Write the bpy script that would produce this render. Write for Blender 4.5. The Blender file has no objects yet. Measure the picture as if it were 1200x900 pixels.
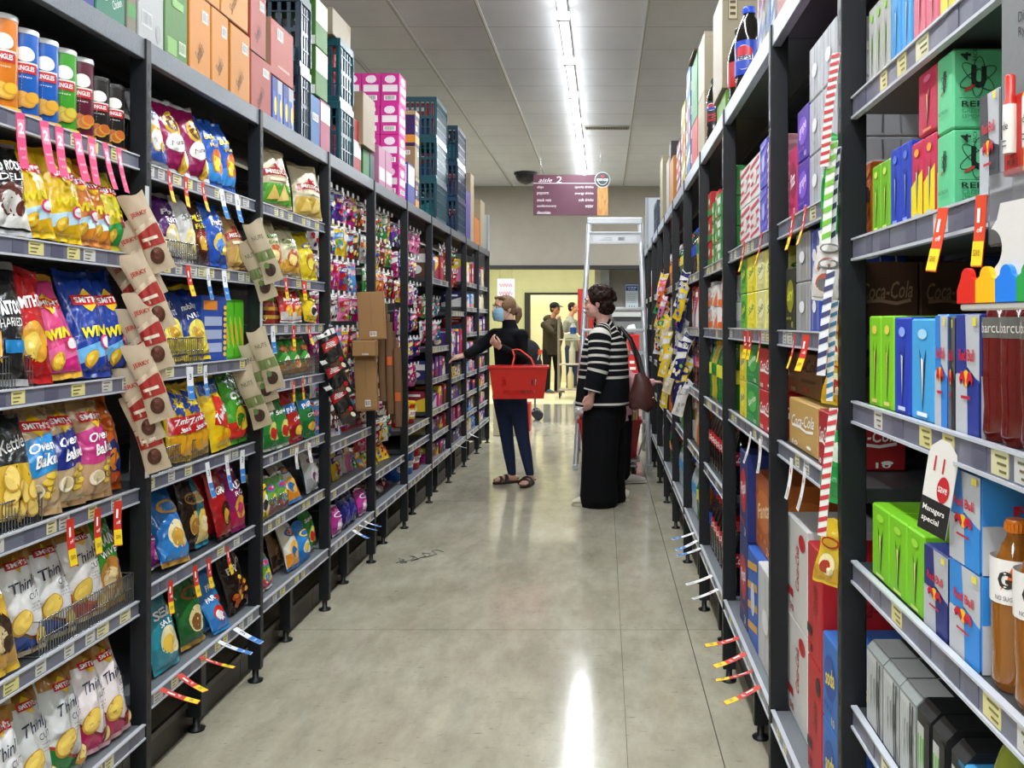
import bpy, math, random
import numpy as np
from mathutils import Vector, Matrix
PI = math.pi
RND = random.Random(11)
SC = bpy.context.scene
COL = SC.collection
F = 1090.0            # focal length in pixels of the 1200x900 photograph
VX, VY = 708.0, 378.0  # vanishing point of the aisle
EYE = 1.4

def P(px, py, Y):
    return Vector(((px - VX) * Y / F, Y, EYE + (VY - py) * Y / F))

def lin(c):
    if isinstance(c, str):
        c = tuple(int(c[i:i + 2], 16) for i in (0, 2, 4))
    o = []
    for k in c[:3]:
        k = k / 255.0
        o.append(k / 12.92 if k <= 0.04045 else ((k + 0.055) / 1.055) ** 2.4)
    return (o[0], o[1], o[2], 1.0)

# ------------------------------------------------------------------ materials
MATS = {}
def mat(name, rough=0.5, metal=0.0, bump=0.0, bscale=40.0, var=0.06, vscale=9.0, coat=0.0, trans=0.0, spec=0.5, sss=0.0, detail=2.0, crease=0.0):
    """printed / painted surface: the colour is the print stored on the faces, with procedural grain and relief"""
    if name in MATS:
        return MATS[name]
    m = bpy.data.materials.new(name); m.use_nodes = True
    nt = m.node_tree; N = nt.nodes; L = nt.links
    b = N['Principled BSDF']
    at = N.new('ShaderNodeAttribute'); at.attribute_name = 'Col'
    tc = N.new('ShaderNodeTexCoord')
    nz = N.new('ShaderNodeTexNoise'); nz.inputs['Scale'].default_value = vscale; nz.inputs['Detail'].default_value = 3
    L.new(tc.outputs['Object'], nz.inputs['Vector'])
    mr = N.new('ShaderNodeMapRange'); mr.inputs[3].default_value = 1 - var; mr.inputs[4].default_value = 1 + var
    L.new(nz.outputs['Fac'], mr.inputs[0])
    mx = N.new('ShaderNodeVectorMath'); mx.operation = 'SCALE'
    L.new(at.outputs['Color'], mx.inputs[0]); L.new(mr.outputs[0], mx.inputs['Scale'])
    L.new(mx.outputs[0], b.inputs['Base Color'])
    b.inputs['Roughness'].default_value = rough; b.inputs['Metallic'].default_value = metal
    b.inputs['Specular IOR Level'].default_value = spec
    if coat: b.inputs['Coat Weight'].default_value = coat; b.inputs['Coat Roughness'].default_value = 0.1
    if trans: b.inputs['Transmission Weight'].default_value = trans
    if sss:
        b.inputs['Subsurface Weight'].default_value = sss; b.inputs['Subsurface Radius'].default_value = (0.01, 0.004, 0.002)
    if bump:
        n2 = N.new('ShaderNodeTexNoise'); n2.inputs['Scale'].default_value = bscale; n2.inputs['Detail'].default_value = detail
        L.new(tc.outputs['Object'], n2.inputs['Vector'])
        bp = N.new('ShaderNodeBump'); bp.inputs['Strength'].default_value = bump; bp.inputs['Distance'].default_value = 0.01
        L.new(n2.outputs['Fac'], bp.inputs['Height']); L.new(bp.outputs['Normal'], b.inputs['Normal'])
        if crease:
            n3 = N.new('ShaderNodeTexNoise'); n3.noise_type = 'RIDGED_MULTIFRACTAL'; n3.inputs['Scale'].default_value = 17; n3.inputs['Detail'].default_value = 2; n3.inputs['Distortion'].default_value = 0.6
            inf = N.new('ShaderNodeObjectInfo'); va = N.new('ShaderNodeVectorMath'); va.operation = 'ADD'
            vs = N.new('ShaderNodeVectorMath'); vs.operation = 'SCALE'; vs.inputs['Scale'].default_value = 3.0; L.new(inf.outputs['Location'], vs.inputs[0])
            L.new(tc.outputs['Object'], va.inputs[0]); L.new(vs.outputs[0], va.inputs[1]); L.new(va.outputs[0], n3.inputs['Vector'])
            b2 = N.new('ShaderNodeBump'); b2.inputs['Strength'].default_value = crease; b2.inputs['Distance'].default_value = 0.02
            L.new(n3.outputs['Fac'], b2.inputs['Height']); L.new(bp.outputs['Normal'], b2.inputs['Normal']); L.new(b2.outputs['Normal'], b.inputs['Normal'])
    MATS[name] = m
    return m
FILM = mat('printed_film', 0.2, bump=0.4, bscale=24, coat=0.35, crease=0.8)
CARD = mat('printed_card', 0.5, bump=0.05, bscale=60, var=0.05)
PLAS = mat('moulded_plastic', 0.28, bump=0.02)
GLOSS = mat('glossy_bottle', 0.08, coat=0.5, trans=0.35, var=0.1)
PAINT = mat('powder_coat_paint', 0.42, bump=0.06, bscale=300, var=0.08)
STEEL = mat('galvanised_steel', 0.38, metal=0.55, bump=0.1, bscale=180, var=0.25, vscale=160)
CHROME = mat('chrome_wire', 0.2, metal=0.9)
CLOTH = mat('woven_cloth', 0.9, bump=0.25, bscale=220, var=0.08, spec=0.2)
SKIN = mat('skin', 0.5, sss=0.12, var=0.05, bump=0.03, bscale=80)
HAIR = mat('hair', 0.6, bump=0.8, bscale=70, var=0.35, vscale=45, spec=0.18)
LEATH = mat('leather', 0.42, bump=0.2, bscale=120, var=0.12)
PAPER = mat('paper', 0.6, var=0.03)

# ------------------------------------------------------------------ mesh builder
class MB:
    def __init__(s):
        s.v = []; s.f = []; s.c = []; s.s = []
    def add(s, verts, faces, col, smooth=False, M=None):
        o = len(s.v)
        if M is not None:
            verts = [M @ Vector(p) for p in verts]
        s.v.extend(tuple(p) for p in verts)
        if not isinstance(col, list):
            c = lin(col) if not (isinstance(col, tuple) and len(col) == 4) else col
            col = [c] * len(faces)
        s.f.extend(tuple(i + o for i in f) for f in faces)
        s.c.extend(col); s.s.extend([smooth] * len(faces))
        return s
    def mesh(s, name, mt):
        me = bpy.data.meshes.new(name)
        me.from_pydata(s.v, [], s.f)
        a = me.attributes.new('Col', 'FLOAT_COLOR', 'FACE')
        if len(me.polygons) == len(s.c):
            a.data.foreach_set('color', np.array(s.c, dtype=np.float32).ravel())
            me.polygons.foreach_set('use_smooth', np.array(s.s, dtype=bool))
        me.materials.append(mt); me.update()
        return me
    def build(s, name, mt, parent=None):
        return link(s.mesh(name, mt), name, parent)
    # --- shapes
    def box(s, a, b, col, ch=0.0, M=None):
        """box from corner a to corner b, edges chamfered by ch"""
        x0, y0, z0 = a; x1, y1, z1 = b
        if ch <= 0:
            v = [(x, y, z) for x in (x0, x1) for y in (y0, y1) for z in (z0, z1)]
            f = [(0, 1, 3, 2), (4, 6, 7, 5), (0, 4, 5, 1), (2, 3, 7, 6), (0, 2, 6, 4), (1, 5, 7, 3)]
            return s.add(v, f, col, M=M)
        ch = min(ch, (x1 - x0) / 2.2, (y1 - y0) / 2.2, (z1 - z0) / 2.2)
        v = []; idx = {}
        for ix in (0, 1):
            for iy in (0, 1):
                for iz in (0, 1):
                    X = (x0, x1)[ix]; Y = (y0, y1)[iy]; Z = (z0, z1)[iz]
                    dx = ch * (1 - 2 * ix); dy = ch * (1 - 2 * iy); dz = ch * (1 - 2 * iz)
                    for ax, q in ((0, (X, Y + dy, Z + dz)), (1, (X + dx, Y, Z + dz)), (2, (X + dx, Y + dy, Z))):
                        idx[ix, iy, iz, ax] = len(v); v.append(q)
        f = []
        g = lambda i, j, k, a: idx[i, j, k, a]
        for i in (0, 1):
            q = [g(i, 0, 0, 0), g(i, 1, 0, 0), g(i, 1, 1, 0), g(i, 0, 1, 0)]; f.append(q if i else q[::-1])
            q = [g(0, i, 0, 1), g(0, i, 1, 1), g(1, i, 1, 1), g(1, i, 0, 1)]; f.append(q if i else q[::-1])
            q = [g(0, 0, i, 2), g(1, 0, i, 2), g(1, 1, i, 2), g(0, 1, i, 2)]; f.append(q if i else q[::-1])
        for i in (0, 1):
            for j in (0, 1):
                q = [g(i, j, 0, 0), g(i, j, 0, 1), g(i, j, 1, 1), g(i, j, 1, 0)]; f.append(q if i != j else q[::-1])
                q = [g(i, 0, j, 0), g(i, 1, j, 0), g(i, 1, j, 2), g(i, 0, j, 2)]; f.append(q if i != j else q[::-1])
                q = [g(0, i, j, 1), g(0, i, j, 2), g(1, i, j, 2), g(1, i, j, 1)]; f.append(q if i != j else q[::-1])
                for k in (0, 1):
                    q = [g(i, j, k, 0), g(i, j, k, 1), g(i, j, k, 2)]; f.append(q if (i + j + k) % 2 else q[::-1])
        return s.add(v, f, col, M=M)
    def loft(s, rings, col, smooth=True, cap=True, M=None):
        """rings: lists of equal numbers of points; col one colour or one per span"""
        n = len(rings[0]); v = [p for r in rings for p in r]; f = []; c = []
        for i in range(len(rings) - 1):
            ci = col[i] if isinstance(col, list) else col
            ci = lin(ci)
            for k in range(n):
                k2 = (k + 1) % n
                f.append((i * n + k, i * n + k2, (i + 1) * n + k2, (i + 1) * n + k)); c.append(ci)
        s.add(v, f, c, smooth, M)
        if cap:
            c0 = col[0] if isinstance(col, list) else col; c1 = col[-1] if isinstance(col, list) else col
            s.add(list(rings[0]), [tuple(range(n))[::-1]], c0, False, M)
            s.add(list(rings[-1]), [tuple(range(n))], c1, False, M)
        return s
    def lathe(s, prof, col, n=20, smooth=True, M=None, cx=0, cy=0, cap=True, sx=1, sy=1):
        rings = [[(cx + r * sx * math.cos(2 * PI * k / n), cy + r * sy * math.sin(2 * PI * k / n), z) for k in range(n)] for r, z in prof]
        return s.loft(rings, col, smooth, cap, M)
    def tube(s, pts, rad, col, n=8, M=None, cap=True, smooth=True, flat=None):
        """tube along points; rad a number, or a list of radii or (ra, rb)"""
        pts = [Vector(p) for p in pts]; m = len(pts)
        tan = []
        for i in range(m):
            t = pts[min(i + 1, m - 1)] - pts[max(i - 1, 0)]
            tan.append(t.normalized() if t.length > 1e-9 else Vector((0, 0, 1)))
        up = Vector(flat) if flat else (Vector((0, 1, 0)) if abs(tan[0].y) < 0.9 else Vector((1, 0, 0)))
        rings = []
        for i in range(m):
            a = up - tan[i] * up.dot(tan[i])
            if a.length < 1e-6: a = tan[i].orthogonal()
            a.normalize(); b = tan[i].cross(a); up = a if not flat else up
            r = rad[i] if isinstance(rad, (list, tuple)) else rad
            ra, rb = r if isinstance(r, (list, tuple)) else (r, r)
            rings.append([pts[i] + b * (ra * math.cos(2 * PI * k / n)) + a * (rb * math.sin(2 * PI * k / n)) for k in range(n)])
        return s.loft(rings, col, smooth, cap, M)
    def ball(s, c, r, col, n=14, m=8, M=None):
        rx, ry, rz = r if isinstance(r, (list, tuple)) else (r, r, r)
        rings = []
        for i in range(m + 1):
            t = -PI / 2 + PI * i / m; q = max(math.cos(t), 0.02)
            rings.append([(c[0] + rx * q * math.cos(2 * PI * k / n), c[1] + ry * q * math.sin(2 * PI * k / n), c[2] + rz * math.sin(t)) for k in range(n)])
        return s.loft(rings, col, True, True, M)

def link(me, name, parent=None):
    o = bpy.data.objects.new(name, me); COL.objects.link(o)
    if parent: o.parent = parent
    return o
def empty(name, loc, rz=0.0):
    o = bpy.data.objects.new(name, None); o.empty_display_size = 0.05
    COL.objects.link(o); o.location = loc; o.rotation_euler = (0, 0, rz)
    return o
def tag(o, label, cat, group=None):
    o['label'] = label; o['category'] = cat
    if group: o['group'] = group
    return o
def struct(o):
    o['kind'] = 'structure'; return o
def copy_tree(o, parent=None):
    c = o.copy(); COL.objects.link(c)
    if parent: c.parent = parent
    for ch in o.children: copy_tree(ch, c)
    return c

# ------------------------------------------------------------------ lettering
GLY = {}
def glyphs(t, sh=0.0, bold=0.0):
    k = (t, sh, bold)
    if k in GLY: return GLY[k]
    cu = bpy.data.curves.new('lettering', 'FONT'); cu.body = t; cu.shear = sh; cu.offset = bold; cu.resolution_u = 2; cu.fill_mode = 'FRONT'
    ob = bpy.data.objects.new('lettering', cu); COL.objects.link(ob)
    dg = bpy.context.evaluated_depsgraph_get(); dg.update()
    me = bpy.data.meshes.new_from_object(ob.evaluated_get(dg))
    V = [(p.co.x, p.co.y) for p in me.vertices]; Fc = [tuple(q.vertices) for q in me.polygons]
    bpy.data.objects.remove(ob); bpy.data.curves.remove(cu); bpy.data.meshes.remove(me)
    if V:
        x0 = min(p[0] for p in V); x1 = max(p[0] for p in V); y0 = min(p[1] for p in V); y1 = max(p[1] for p in V)
        V = [((x - (x0 + x1) / 2) / max(x1 - x0, 1e-6), (y - (y0 + y1) / 2) / max(y1 - y0, 1e-6)) for x, y in V]
    GLY[k] = (V, Fc); return GLY[k]

class Print:
    """prints flat-colour shapes and lettering onto a surface S(u, v, off), u in -1..1, v in 0..1; w and h its size in metres"""
    def __init__(s, mb, S, w, h, lift=0.0007):
        s.mb = mb; s.S = S; s.hw = w / 2; s.h = h; s.o = lift; s.step = lift * 0.45
    def up(s):
        s.o += s.step; return s.o
    def put(s, pts, faces, col):
        o = s.up(); s.mb.add([s.S(u, v, o) for u, v in pts], faces, col, True)
    def band(s, v0, v1, col, u0=-1, u1=1, n=10, m=4):
        if n > 2 and s.o > 0.001: n, m = 18, 7
        a = v0 if callable(v0) else (lambda u: v0); b = v1 if callable(v1) else (lambda u: v1)
        pts = []
        for i in range(n + 1):
            u = u0 + (u1 - u0) * i / n
            for j in range(m + 1): pts.append((u, a(u) + (b(u) - a(u)) * j / m))
        f = [(i * (m + 1) + j, (i + 1) * (m + 1) + j, (i + 1) * (m + 1) + j + 1, i * (m + 1) + j + 1) for i in range(n) for j in range(m)]
        s.put(pts, f, col)
    def ell(s, u, v, ru, rv, col, rot=0.0, n=18, rings=2, star=0, depth=0.3):
        if s.o > 0.001 and ru > 0.3: rings = 4
        """ellipse (radii as parts of half width and of height), or a star with that many points"""
        pts = [(u, v)]; a, b = ru * s.hw, rv * s.h; cr, sr = math.cos(rot), math.sin(rot)
        if star: n = star * 2
        for j in range(1, rings + 1):
            for k in range(n):
                q = j / rings * ((1 - depth * (k % 2)) if star else 1)
                x = a * q * math.cos(2 * PI * k / n); y = b * q * math.sin(2 * PI * k / n)
                pts.append((u + (x * cr - y * sr) / s.hw, v + (x * sr + y * cr) / s.h))
        f = [(0, 1 + k, 1 + (k + 1) % n) for k in range(n)]
        for j in range(1, rings):
            o, p = 1 + (j - 1) * n, 1 + j * n
            f += [(o + k, p + k, p + (k + 1) % n, o + (k + 1) % n) for k in range(n)]
        s.put(pts, f, col)
    def poly(s, pts, col):
        n = len(pts); c = (sum(p[0] for p in pts) / n, sum(p[1] for p in pts) / n); e = []; R_ = 4 if s.o > 0.001 else 1; E_ = 6 if s.o > 0.001 else 1
        for k in range(n):
            a, b = pts[k], pts[(k + 1) % n]
            for t in range(E_): e.append((a[0] + (b[0] - a[0]) * t / E_, a[1] + (b[1] - a[1]) * t / E_))
        m = len(e); q = [c]
        for j in range(1, R_ + 1): q += [(c[0] + (x - c[0]) * j / R_, c[1] + (y - c[1]) * j / R_) for x, y in e]
        f = [(0, 1 + k, 1 + (k + 1) % m) for k in range(m)]
        for j in range(1, R_):
            o, p = 1 + (j - 1) * m, 1 + j * m; f += [(o + k, p + k, p + (k + 1) % m, o + (k + 1) % m) for k in range(m)]
        s.put(q, f, col)
    def text(s, t, u, v, wu, hv, col, rot=0.0, sh=0.0, bold=0.0):
        """lettering fitted into wu (of half width) by hv (of height)"""
        V, Fc = glyphs(t, sh, bold); a, b = wu * s.hw, hv * s.h; cr, sr = math.cos(rot), math.sin(rot)
        pts = []
        for x, y in V:
            x *= a; y *= b
            pts.append((u + (x * cr - y * sr) / s.hw, v + (x * sr + y * cr) / s.h))
        if s.o > 0.001: s.o += 0.0008
        s.put(pts, Fc, col)
    def stroke(s, pts, wd, col):
        """a line of width wd metres through (u, v) points"""
        L = []
        for i, (u, v) in enumerate(pts):
            a = pts[max(i - 1, 0)]; b = pts[min(i + 1, len(pts) - 1)]
            dx, dy = (b[0] - a[0]) * s.hw, (b[1] - a[1]) * s.h; l = math.hypot(dx, dy) or 1
            nx, ny = -dy / l * wd / 2, dx / l * wd / 2
            L += [(u + nx / s.hw, v + ny / s.h), (u - nx / s.hw, v - ny / s.h)]
        s.put(L, [(2 * i, 2 * i + 1, 2 * i + 3, 2 * i + 2) for i in range(len(pts) - 1)], col)

ORD = ['first', 'second', 'third', 'fourth', 'fifth', 'sixth', 'seventh', 'eighth', 'ninth', 'tenth', 'eleventh', 'twelfth']
# ------------------------------------------------------------------ camera
cam = bpy.data.cameras.new('camera'); camo = bpy.data.objects.new('camera', cam); COL.objects.link(camo)
camo.location = (0, 0, EYE); camo.rotation_euler = (PI / 2, 0, 0)
cam.sensor_width = 36; cam.sensor_fit = 'HORIZONTAL'; cam.lens = F / 1200 * 36
cam.shift_x = -(VX - 600) / 1200; cam.shift_y = -(450 - VY) / 1200
cam.clip_start = 0.05
SC.camera = camo
SC.view_settings.view_transform = 'Standard'; SC.view_settings.look = 'None'; SC.view_settings.gamma = 1
SC.view_settings.use_curve_mapping = False
SC.view_settings.exposure = -0.2
w = bpy.data.worlds.new('world'); SC.world = w; w.use_nodes = True
w.node_tree.nodes['Background'].inputs[0].default_value = lin('c8ccd0'); w.node_tree.nodes['Background'].inputs[1].default_value = 0.10

XL, XR = -1.336, 0.463          # aisle faces of the two shelving runs
CEIL, YW = 3.69, 15.6           # ceiling height, soffit wall
TOP = 2.23                      # top of the shelving

def node_mat(name):
    m = bpy.data.materials.new(name); m.use_nodes = True
    return m, m.node_tree.nodes, m.node_tree.links, m.node_tree.nodes['Principled BSDF']
def ramp(N, stops):
    r = N.new('ShaderNodeValToRGB'); e = r.color_ramp.elements
    while len(e) < len(stops): e.new(0.5)
    for k, (p, c) in enumerate(stops): e[k].position = p; e[k].color = lin(c)
    return r
def line_mask(N, L, sep, out, at, wd):
    a = N.new('ShaderNodeMath'); a.operation = 'SUBTRACT'; L.new(sep.outputs[out], a.inputs[0]); a.inputs[1].default_value = at
    b = N.new('ShaderNodeMath'); b.operation = 'ABSOLUTE'; L.new(a.outputs[0], b.inputs[0])
    c = N.new('ShaderNodeMath'); c.operation = 'LESS_THAN'; L.new(b.outputs[0], c.inputs[0]); c.inputs[1].default_value = wd
    return c

# floor: worn polished concrete with saw-cut joints, scuffs and streaks
fm, N, L, B = node_mat('polished_concrete')
tc = N.new('ShaderNodeTexCoord'); sep = N.new('ShaderNodeSeparateXYZ'); L.new(tc.outputs['Object'], sep.inputs[0])
def noise(scale, detail=5, stretch=None, rough=0.6):
    n = N.new('ShaderNodeTexNoise'); n.inputs['Scale'].default_value = scale; n.inputs['Detail'].default_value = detail; n.inputs['Roughness'].default_value = rough
    if stretch:
        mp = N.new('ShaderNodeMapping'); mp.inputs['Scale'].default_value = stretch; L.new(tc.outputs['Object'], mp.inputs[0]); L.new(mp.outputs[0], n.inputs['Vector'])
    else: L.new(tc.outputs['Object'], n.inputs['Vector'])
    return n
n1 = noise(1.5, 8); r1 = ramp(N, [(0.25, 'a59f8a'), (0.5, 'b7b19c'), (0.75, 'c2bdaa')]); L.new(n1.outputs['Fac'], r1.inputs[0])
n2 = noise(9, 8, (1, 0.35, 1), 0.7); r2 = ramp(N, [(0.3, 'b8b8b4'), (0.62, 'ffffff')]); L.new(n2.outputs['Fac'], r2.inputs[0])
mx = N.new('ShaderNodeMix'); mx.data_type = 'RGBA'; mx.blend_type = 'MULTIPLY'; mx.inputs[0].default_value = 0.55
L.new(r1.outputs[0], mx.inputs[6]); L.new(r2.outputs[0], mx.inputs[7])
n3 = noise(34, 6, (0.5, 1.6, 1), 0.75); r3 = ramp(N, [(0.0, '4d4a42'), (0.33, '6a665b'), (0.40, 'ffffff')]); L.new(n3.outputs['Fac'], r3.inputs[0])
m2 = N.new('ShaderNodeMix'); m2.data_type = 'RGBA'; m2.blend_type = 'MULTIPLY'; m2.inputs[0].default_value = 0.6
L.new(mx.outputs[2], m2.inputs[6]); L.new(r3.outputs[0], m2.inputs[7])
seams = [line_mask(N, L, sep, 0, 0.38, 0.0022), line_mask(N, L, sep, 0, 0.075, 0.001), line_mask(N, L, sep, 1, 4.24, 0.002), line_mask(N, L, sep, 1, 7.3, 0.002)]
acc = seams[0]
for q in seams[1:]:
    mm = N.new('ShaderNodeMath'); mm.operation = 'MAXIMUM'; L.new(acc.outputs[0], mm.inputs[0]); L.new(q.outputs[0], mm.inputs[1]); acc = mm
m3 = N.new('ShaderNodeMix'); m3.data_type = 'RGBA'; L.new(acc.outputs[0], m3.inputs[0]); L.new(m2.outputs[2], m3.inputs[6]); m3.inputs[7].default_value = lin('5d594e')
L.new(m3.outputs[2], B.inputs['Base Color'])
n4 = noise(3.2, 6); mr = N.new('ShaderNodeMapRange'); mr.inputs[3].default_value = 0.05; mr.inputs[4].default_value = 0.20; L.new(n4.outputs['Fac'], mr.inputs[0]); L.new(mr.outputs[0], B.inputs['Roughness'])
bp = N.new('ShaderNodeBump'); bp.inputs['Strength'].default_value = 0.04; L.new(n2.outputs['Fac'], bp.inputs['Height']); L.new(bp.outputs[0], B.inputs['Normal'])
B.inputs['Specular IOR Level'].default_value = 0.4
mb = MB(); mb.box((-7, -3, -0.1), (7, 13.0, 0), 'aaaaaa'); struct(mb.build('floor', fm))
# grey threshold strip, then the paler floor of the room beyond
def plain(name, c1, c2, scale, rough, bump=0.03):
    global tc, N, L
    m, N, L, B = node_mat(name); tc = N.new('ShaderNodeTexCoord')
    n = noise(scale, 5); r = ramp(N, [(0.3, c1), (0.7, c2)]); L.new(n.outputs['Fac'], r.inputs[0]); L.new(r.outputs[0], B.inputs['Base Color'])
    B.inputs['Roughness'].default_value = rough
    b = N.new('ShaderNodeBump'); b.inputs['Strength'].default_value = bump; L.new(n.outputs['Fac'], b.inputs['Height']); L.new(b.outputs[0], B.inputs['Normal'])
    return m
mb = MB(); mb.box((-7, 13.0, -0.1), (7, 16.0, -0.001), '888888'); struct(mb.build('floor', plain('grey_vinyl', '8a877c', '9a978b', 4, 0.12)))
mb = MB(); mb.box((-7, 16.0, -0.1), (7, 23, -0.002), '888888'); struct(mb.build('floor', plain('cream_vinyl', 'd8d2aa', 'e2ddb8', 3, 0.3)))

# ceiling: grey tiles in an exposed grid
cm, N, L, B = node_mat('ceiling_tile')
tc = N.new('ShaderNodeTexCoord'); sep = N.new('ShaderNodeSeparateXYZ'); L.new(tc.outputs['Object'], sep.inputs[0])
n1 = noise(2.0, 4, (1, 0.6, 1)); r1 = ramp(N, [(0.3, 'bcbdbf'), (0.7, 'c8c9cb')]); L.new(n1.outputs['Fac'], r1.inputs[0])
md = N.new('ShaderNodeMath'); md.operation = 'FLOORED_MODULO'; L.new(sep.outputs[1], md.inputs[0]); md.inputs[1].default_value = 0.6
lt = N.new('ShaderNodeMath'); lt.operation = 'LESS_THAN'; L.new(md.outputs[0], lt.inputs[0]); lt.inputs[1].default_value = 0.008
m3 = N.new('ShaderNodeMix'); m3.data_type = 'RGBA'; L.new(lt.outputs[0], m3.inputs[0]); L.new(r1.outputs[0], m3.inputs[6]); m3.inputs[7].default_value = lin('7f7d78')
L.new(m3.outputs[2], B.inputs['Base Color']); B.inputs['Roughness'].default_value = 0.7
sn = N.new('ShaderNodeMath'); sn.operation = 'PINGPONG'; L.new(sep.outputs[1], sn.inputs[0]); sn.inputs[1].default_value = 0.3
bp = N.new('ShaderNodeBump'); bp.inputs['Strength'].default_value = 0.25; bp.inputs['Distance'].default_value = 0.02; L.new(sn.outputs[0], bp.inputs['Height']); L.new(bp.outputs[0], B.inputs['Normal'])
mb = MB(); mb.box((-7, -3, CEIL), (7, YW + 0.2, CEIL + 0.1), '888888'); struct(mb.build('ceiling', cm))
for k in range(-6, 9):
    if k == 0: continue
    x = -0.3 + 0.617 * k
    mb = MB(); mb.box((x - 0.016, -3, CEIL - 0.012), (x + 0.016, YW, CEIL), 'c6c4be'); mb.box((x - 0.006, -3, CEIL - 0.022), (x + 0.006, YW, CEIL - 0.012), '8d8b86')
    struct(mb.build('trim_%d' % (k + 7), PAINT))

# walls
beige = plain('beige_wall_paint', '8b8578', '918b7e', 6, 0.75)
green = plain('pale_green_wall_paint', 'b4b68c', 'bcbd94', 5, 0.7)
cream = plain('cream_wall_paint', 'e6e0bc', 'ece6c6', 5, 0.7)
dark = plain('black_paint', '141414', '1c1c1c', 6, 0.6)
mb = MB(); mb.box((-7, YW, 2.36), (7, YW + 0.25, CEIL), '888888'); struct(mb.build('wall_back', beige))
mb = MB(); mb.box((-7, YW - 0.02, 2.30), (7, YW + 0.25, 2.36), '888888'); struct(mb.build('trim_20', dark))
mb = MB(); mb.box((-7, -3.1, 0), (7, -3, CEIL), '888888'); struct(mb.build('wall_front', beige))
mb = MB(); mb.box((-7.1, -3, 0), (-7, 23, CEIL), '888888'); struct(mb.build('wall_left', beige))
mb = MB(); mb.box((7, -3, 0), (7.1, 23, CEIL), '888888'); struct(mb.build('wall_right', beige))
YB = 21.0
def px_x(px, Y): return (px - VX) * Y / F
def px_z(py, Y): return EYE + (VY - py) * Y / F
# far room: green wall around a wide opening onto a cream recess
dx0 = px_x(616, YB); dz = px_z(345.5, YB)
mb = MB(); mb.box((-7, YB, 0), (dx0, YB + 0.15, 3.2), '888888'); struct(mb.build('wall_far_side', green))
mb = MB(); mb.box((dx0, YB, dz), (7, YB + 0.15, 3.2), '888888'); struct(mb.build('wall_far_top', green))
mb = MB(); mb.box((-4, YB + 0.9, 0), (7, YB + 1.0, 3.2), '888888'); struct(mb.build('wall_far', cream))
mb = MB(); mb.box((-7, YW + 0.2, 3.2), (7, 23, 3.3), '888888'); struct(mb.build('ceiling', cream))
mb = MB(); mb.box((dx0 - 0.02, YB - 0.05, 0), (dx0 + 0.10, YB + 0.16, dz), '888888'); mb.box((dx0 - 0.02, YB - 0.05, dz), (3, YB + 0.16, dz + 0.05), '888888'); struct(mb.build('door_1', dark))
# partition with pale uprights on the far side of the opening
yp = 16.4
mb = MB(); mb.box((px_x(697, yp), yp, 0), (px_x(704, yp), yp + 0.3, 3.2), '888888'); struct(mb.build('wall_pier', plain('pale_pier', 'b5b0a0', 'bdb8a8', 5, 0.6)))
mb = MB(); mb.box((px_x(704, yp), yp + 0.02, 0), (px_x(714, yp), yp + 0.3, 3.2), '888888'); struct(mb.build('trim_21', plain('grey_upright', '8f9496', '9a9fa1', 5, 0.4)))
mb = MB(); mb.box((px_x(714, yp), yp + 0.1, 0), (6.9, yp + 0.35, 3.2), '888888'); struct(mb.build('wall_partition', plain('grey_partition', '77746a', '807d73', 5, 0.6)))

# ------------------------------------------------------------------ lights
em, N, L, B = node_mat('fluorescent_tube'); B.inputs['Base Color'].default_value = (1, 1, 1, 1)
B.inputs['Emission Color'].default_value = lin('f6fbff'); B.inputs['Emission Strength'].default_value = 17
LX = -0.3; y = -2.6; seg = 1.16; n = 0
proto = None
while y < 14.2:
    if proto is None:
        lamp = empty('ceiling_light', (LX, y, CEIL))
        m1 = MB(); m1.box((-0.035, 0, -0.03), (0.035, seg, 0), 'e4e4e2', 0.004); m1.box((-0.05, 0, -0.094), (0.05, 0.012, -0.03), 'bfc0c0'); m1.box((-0.05, seg - 0.012, -0.094), (0.05, seg, -0.03), 'bfc0c0'); m1.build('batten', PAINT, lamp)
        m2_ = MB(); m2_.tube([(0, 0.014, -0.05), (0, seg - 0.014, -0.05)], [(0.042, 0.030)] * 2, 'ffffff', 12); m2_.build('diffuser', em, lamp)
        proto = lamp
    else:
        lamp = copy_tree(proto); lamp.location.y = y
    tag(lamp, 'white fluorescent batten light in the continuous strip along the aisle ceiling', 'ceiling light', 'fluorescent battens in one strip')
    y += seg + 0.012
def area(name, loc, rot, sx, sy, power, col):
    l = bpy.data.lights.new(name, 'AREA'); l.shape = 'RECTANGLE'; l.size = sx; l.size_y = sy; l.energy = power; l.color = lin(col)[:3]
    o = bpy.data.objects.new(name, l); COL.objects.link(o); o.location = loc; o.rotation_euler = rot; return o
area('batten_downlight', (LX, 5.8, CEIL - 0.097), (0, 0, 0), 0.075, 16.6, 330, 'f6fbff')
for x in (-3.4, 2.8):   # the strips of the neighbouring aisles
    area('neighbour_aisle_strip', (x, 6, CEIL - 0.06), (0, 0, 0), 0.1, 17, 420, 'f6fbff')
area('unseen_fill_strip', (-0.4, -1.6, CEIL - 0.06), (math.radians(25), 0, 0), 6, 0.3, 210, 'f6fbff')  # fill lamp added behind the camera to lift the lower shelves
for x in (-3.6, 2.6): area('unseen_fill_strip', (x, 13.4, CEIL - 0.06), (0, 0, 0), 3.0, 0.3, 200, 'f6fbff')  # added lamps, hidden by the shelving, to brighten the far end
area('far_room_light', (-1, 18.4, 3.15), (0, 0, 0), 4, 2.5, 260, 'fffcee')
area('recess_light', (-1.5, 21.5, 3.1), (0, 0, 0), 3, 0.5, 85, 'fffcee')

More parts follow.
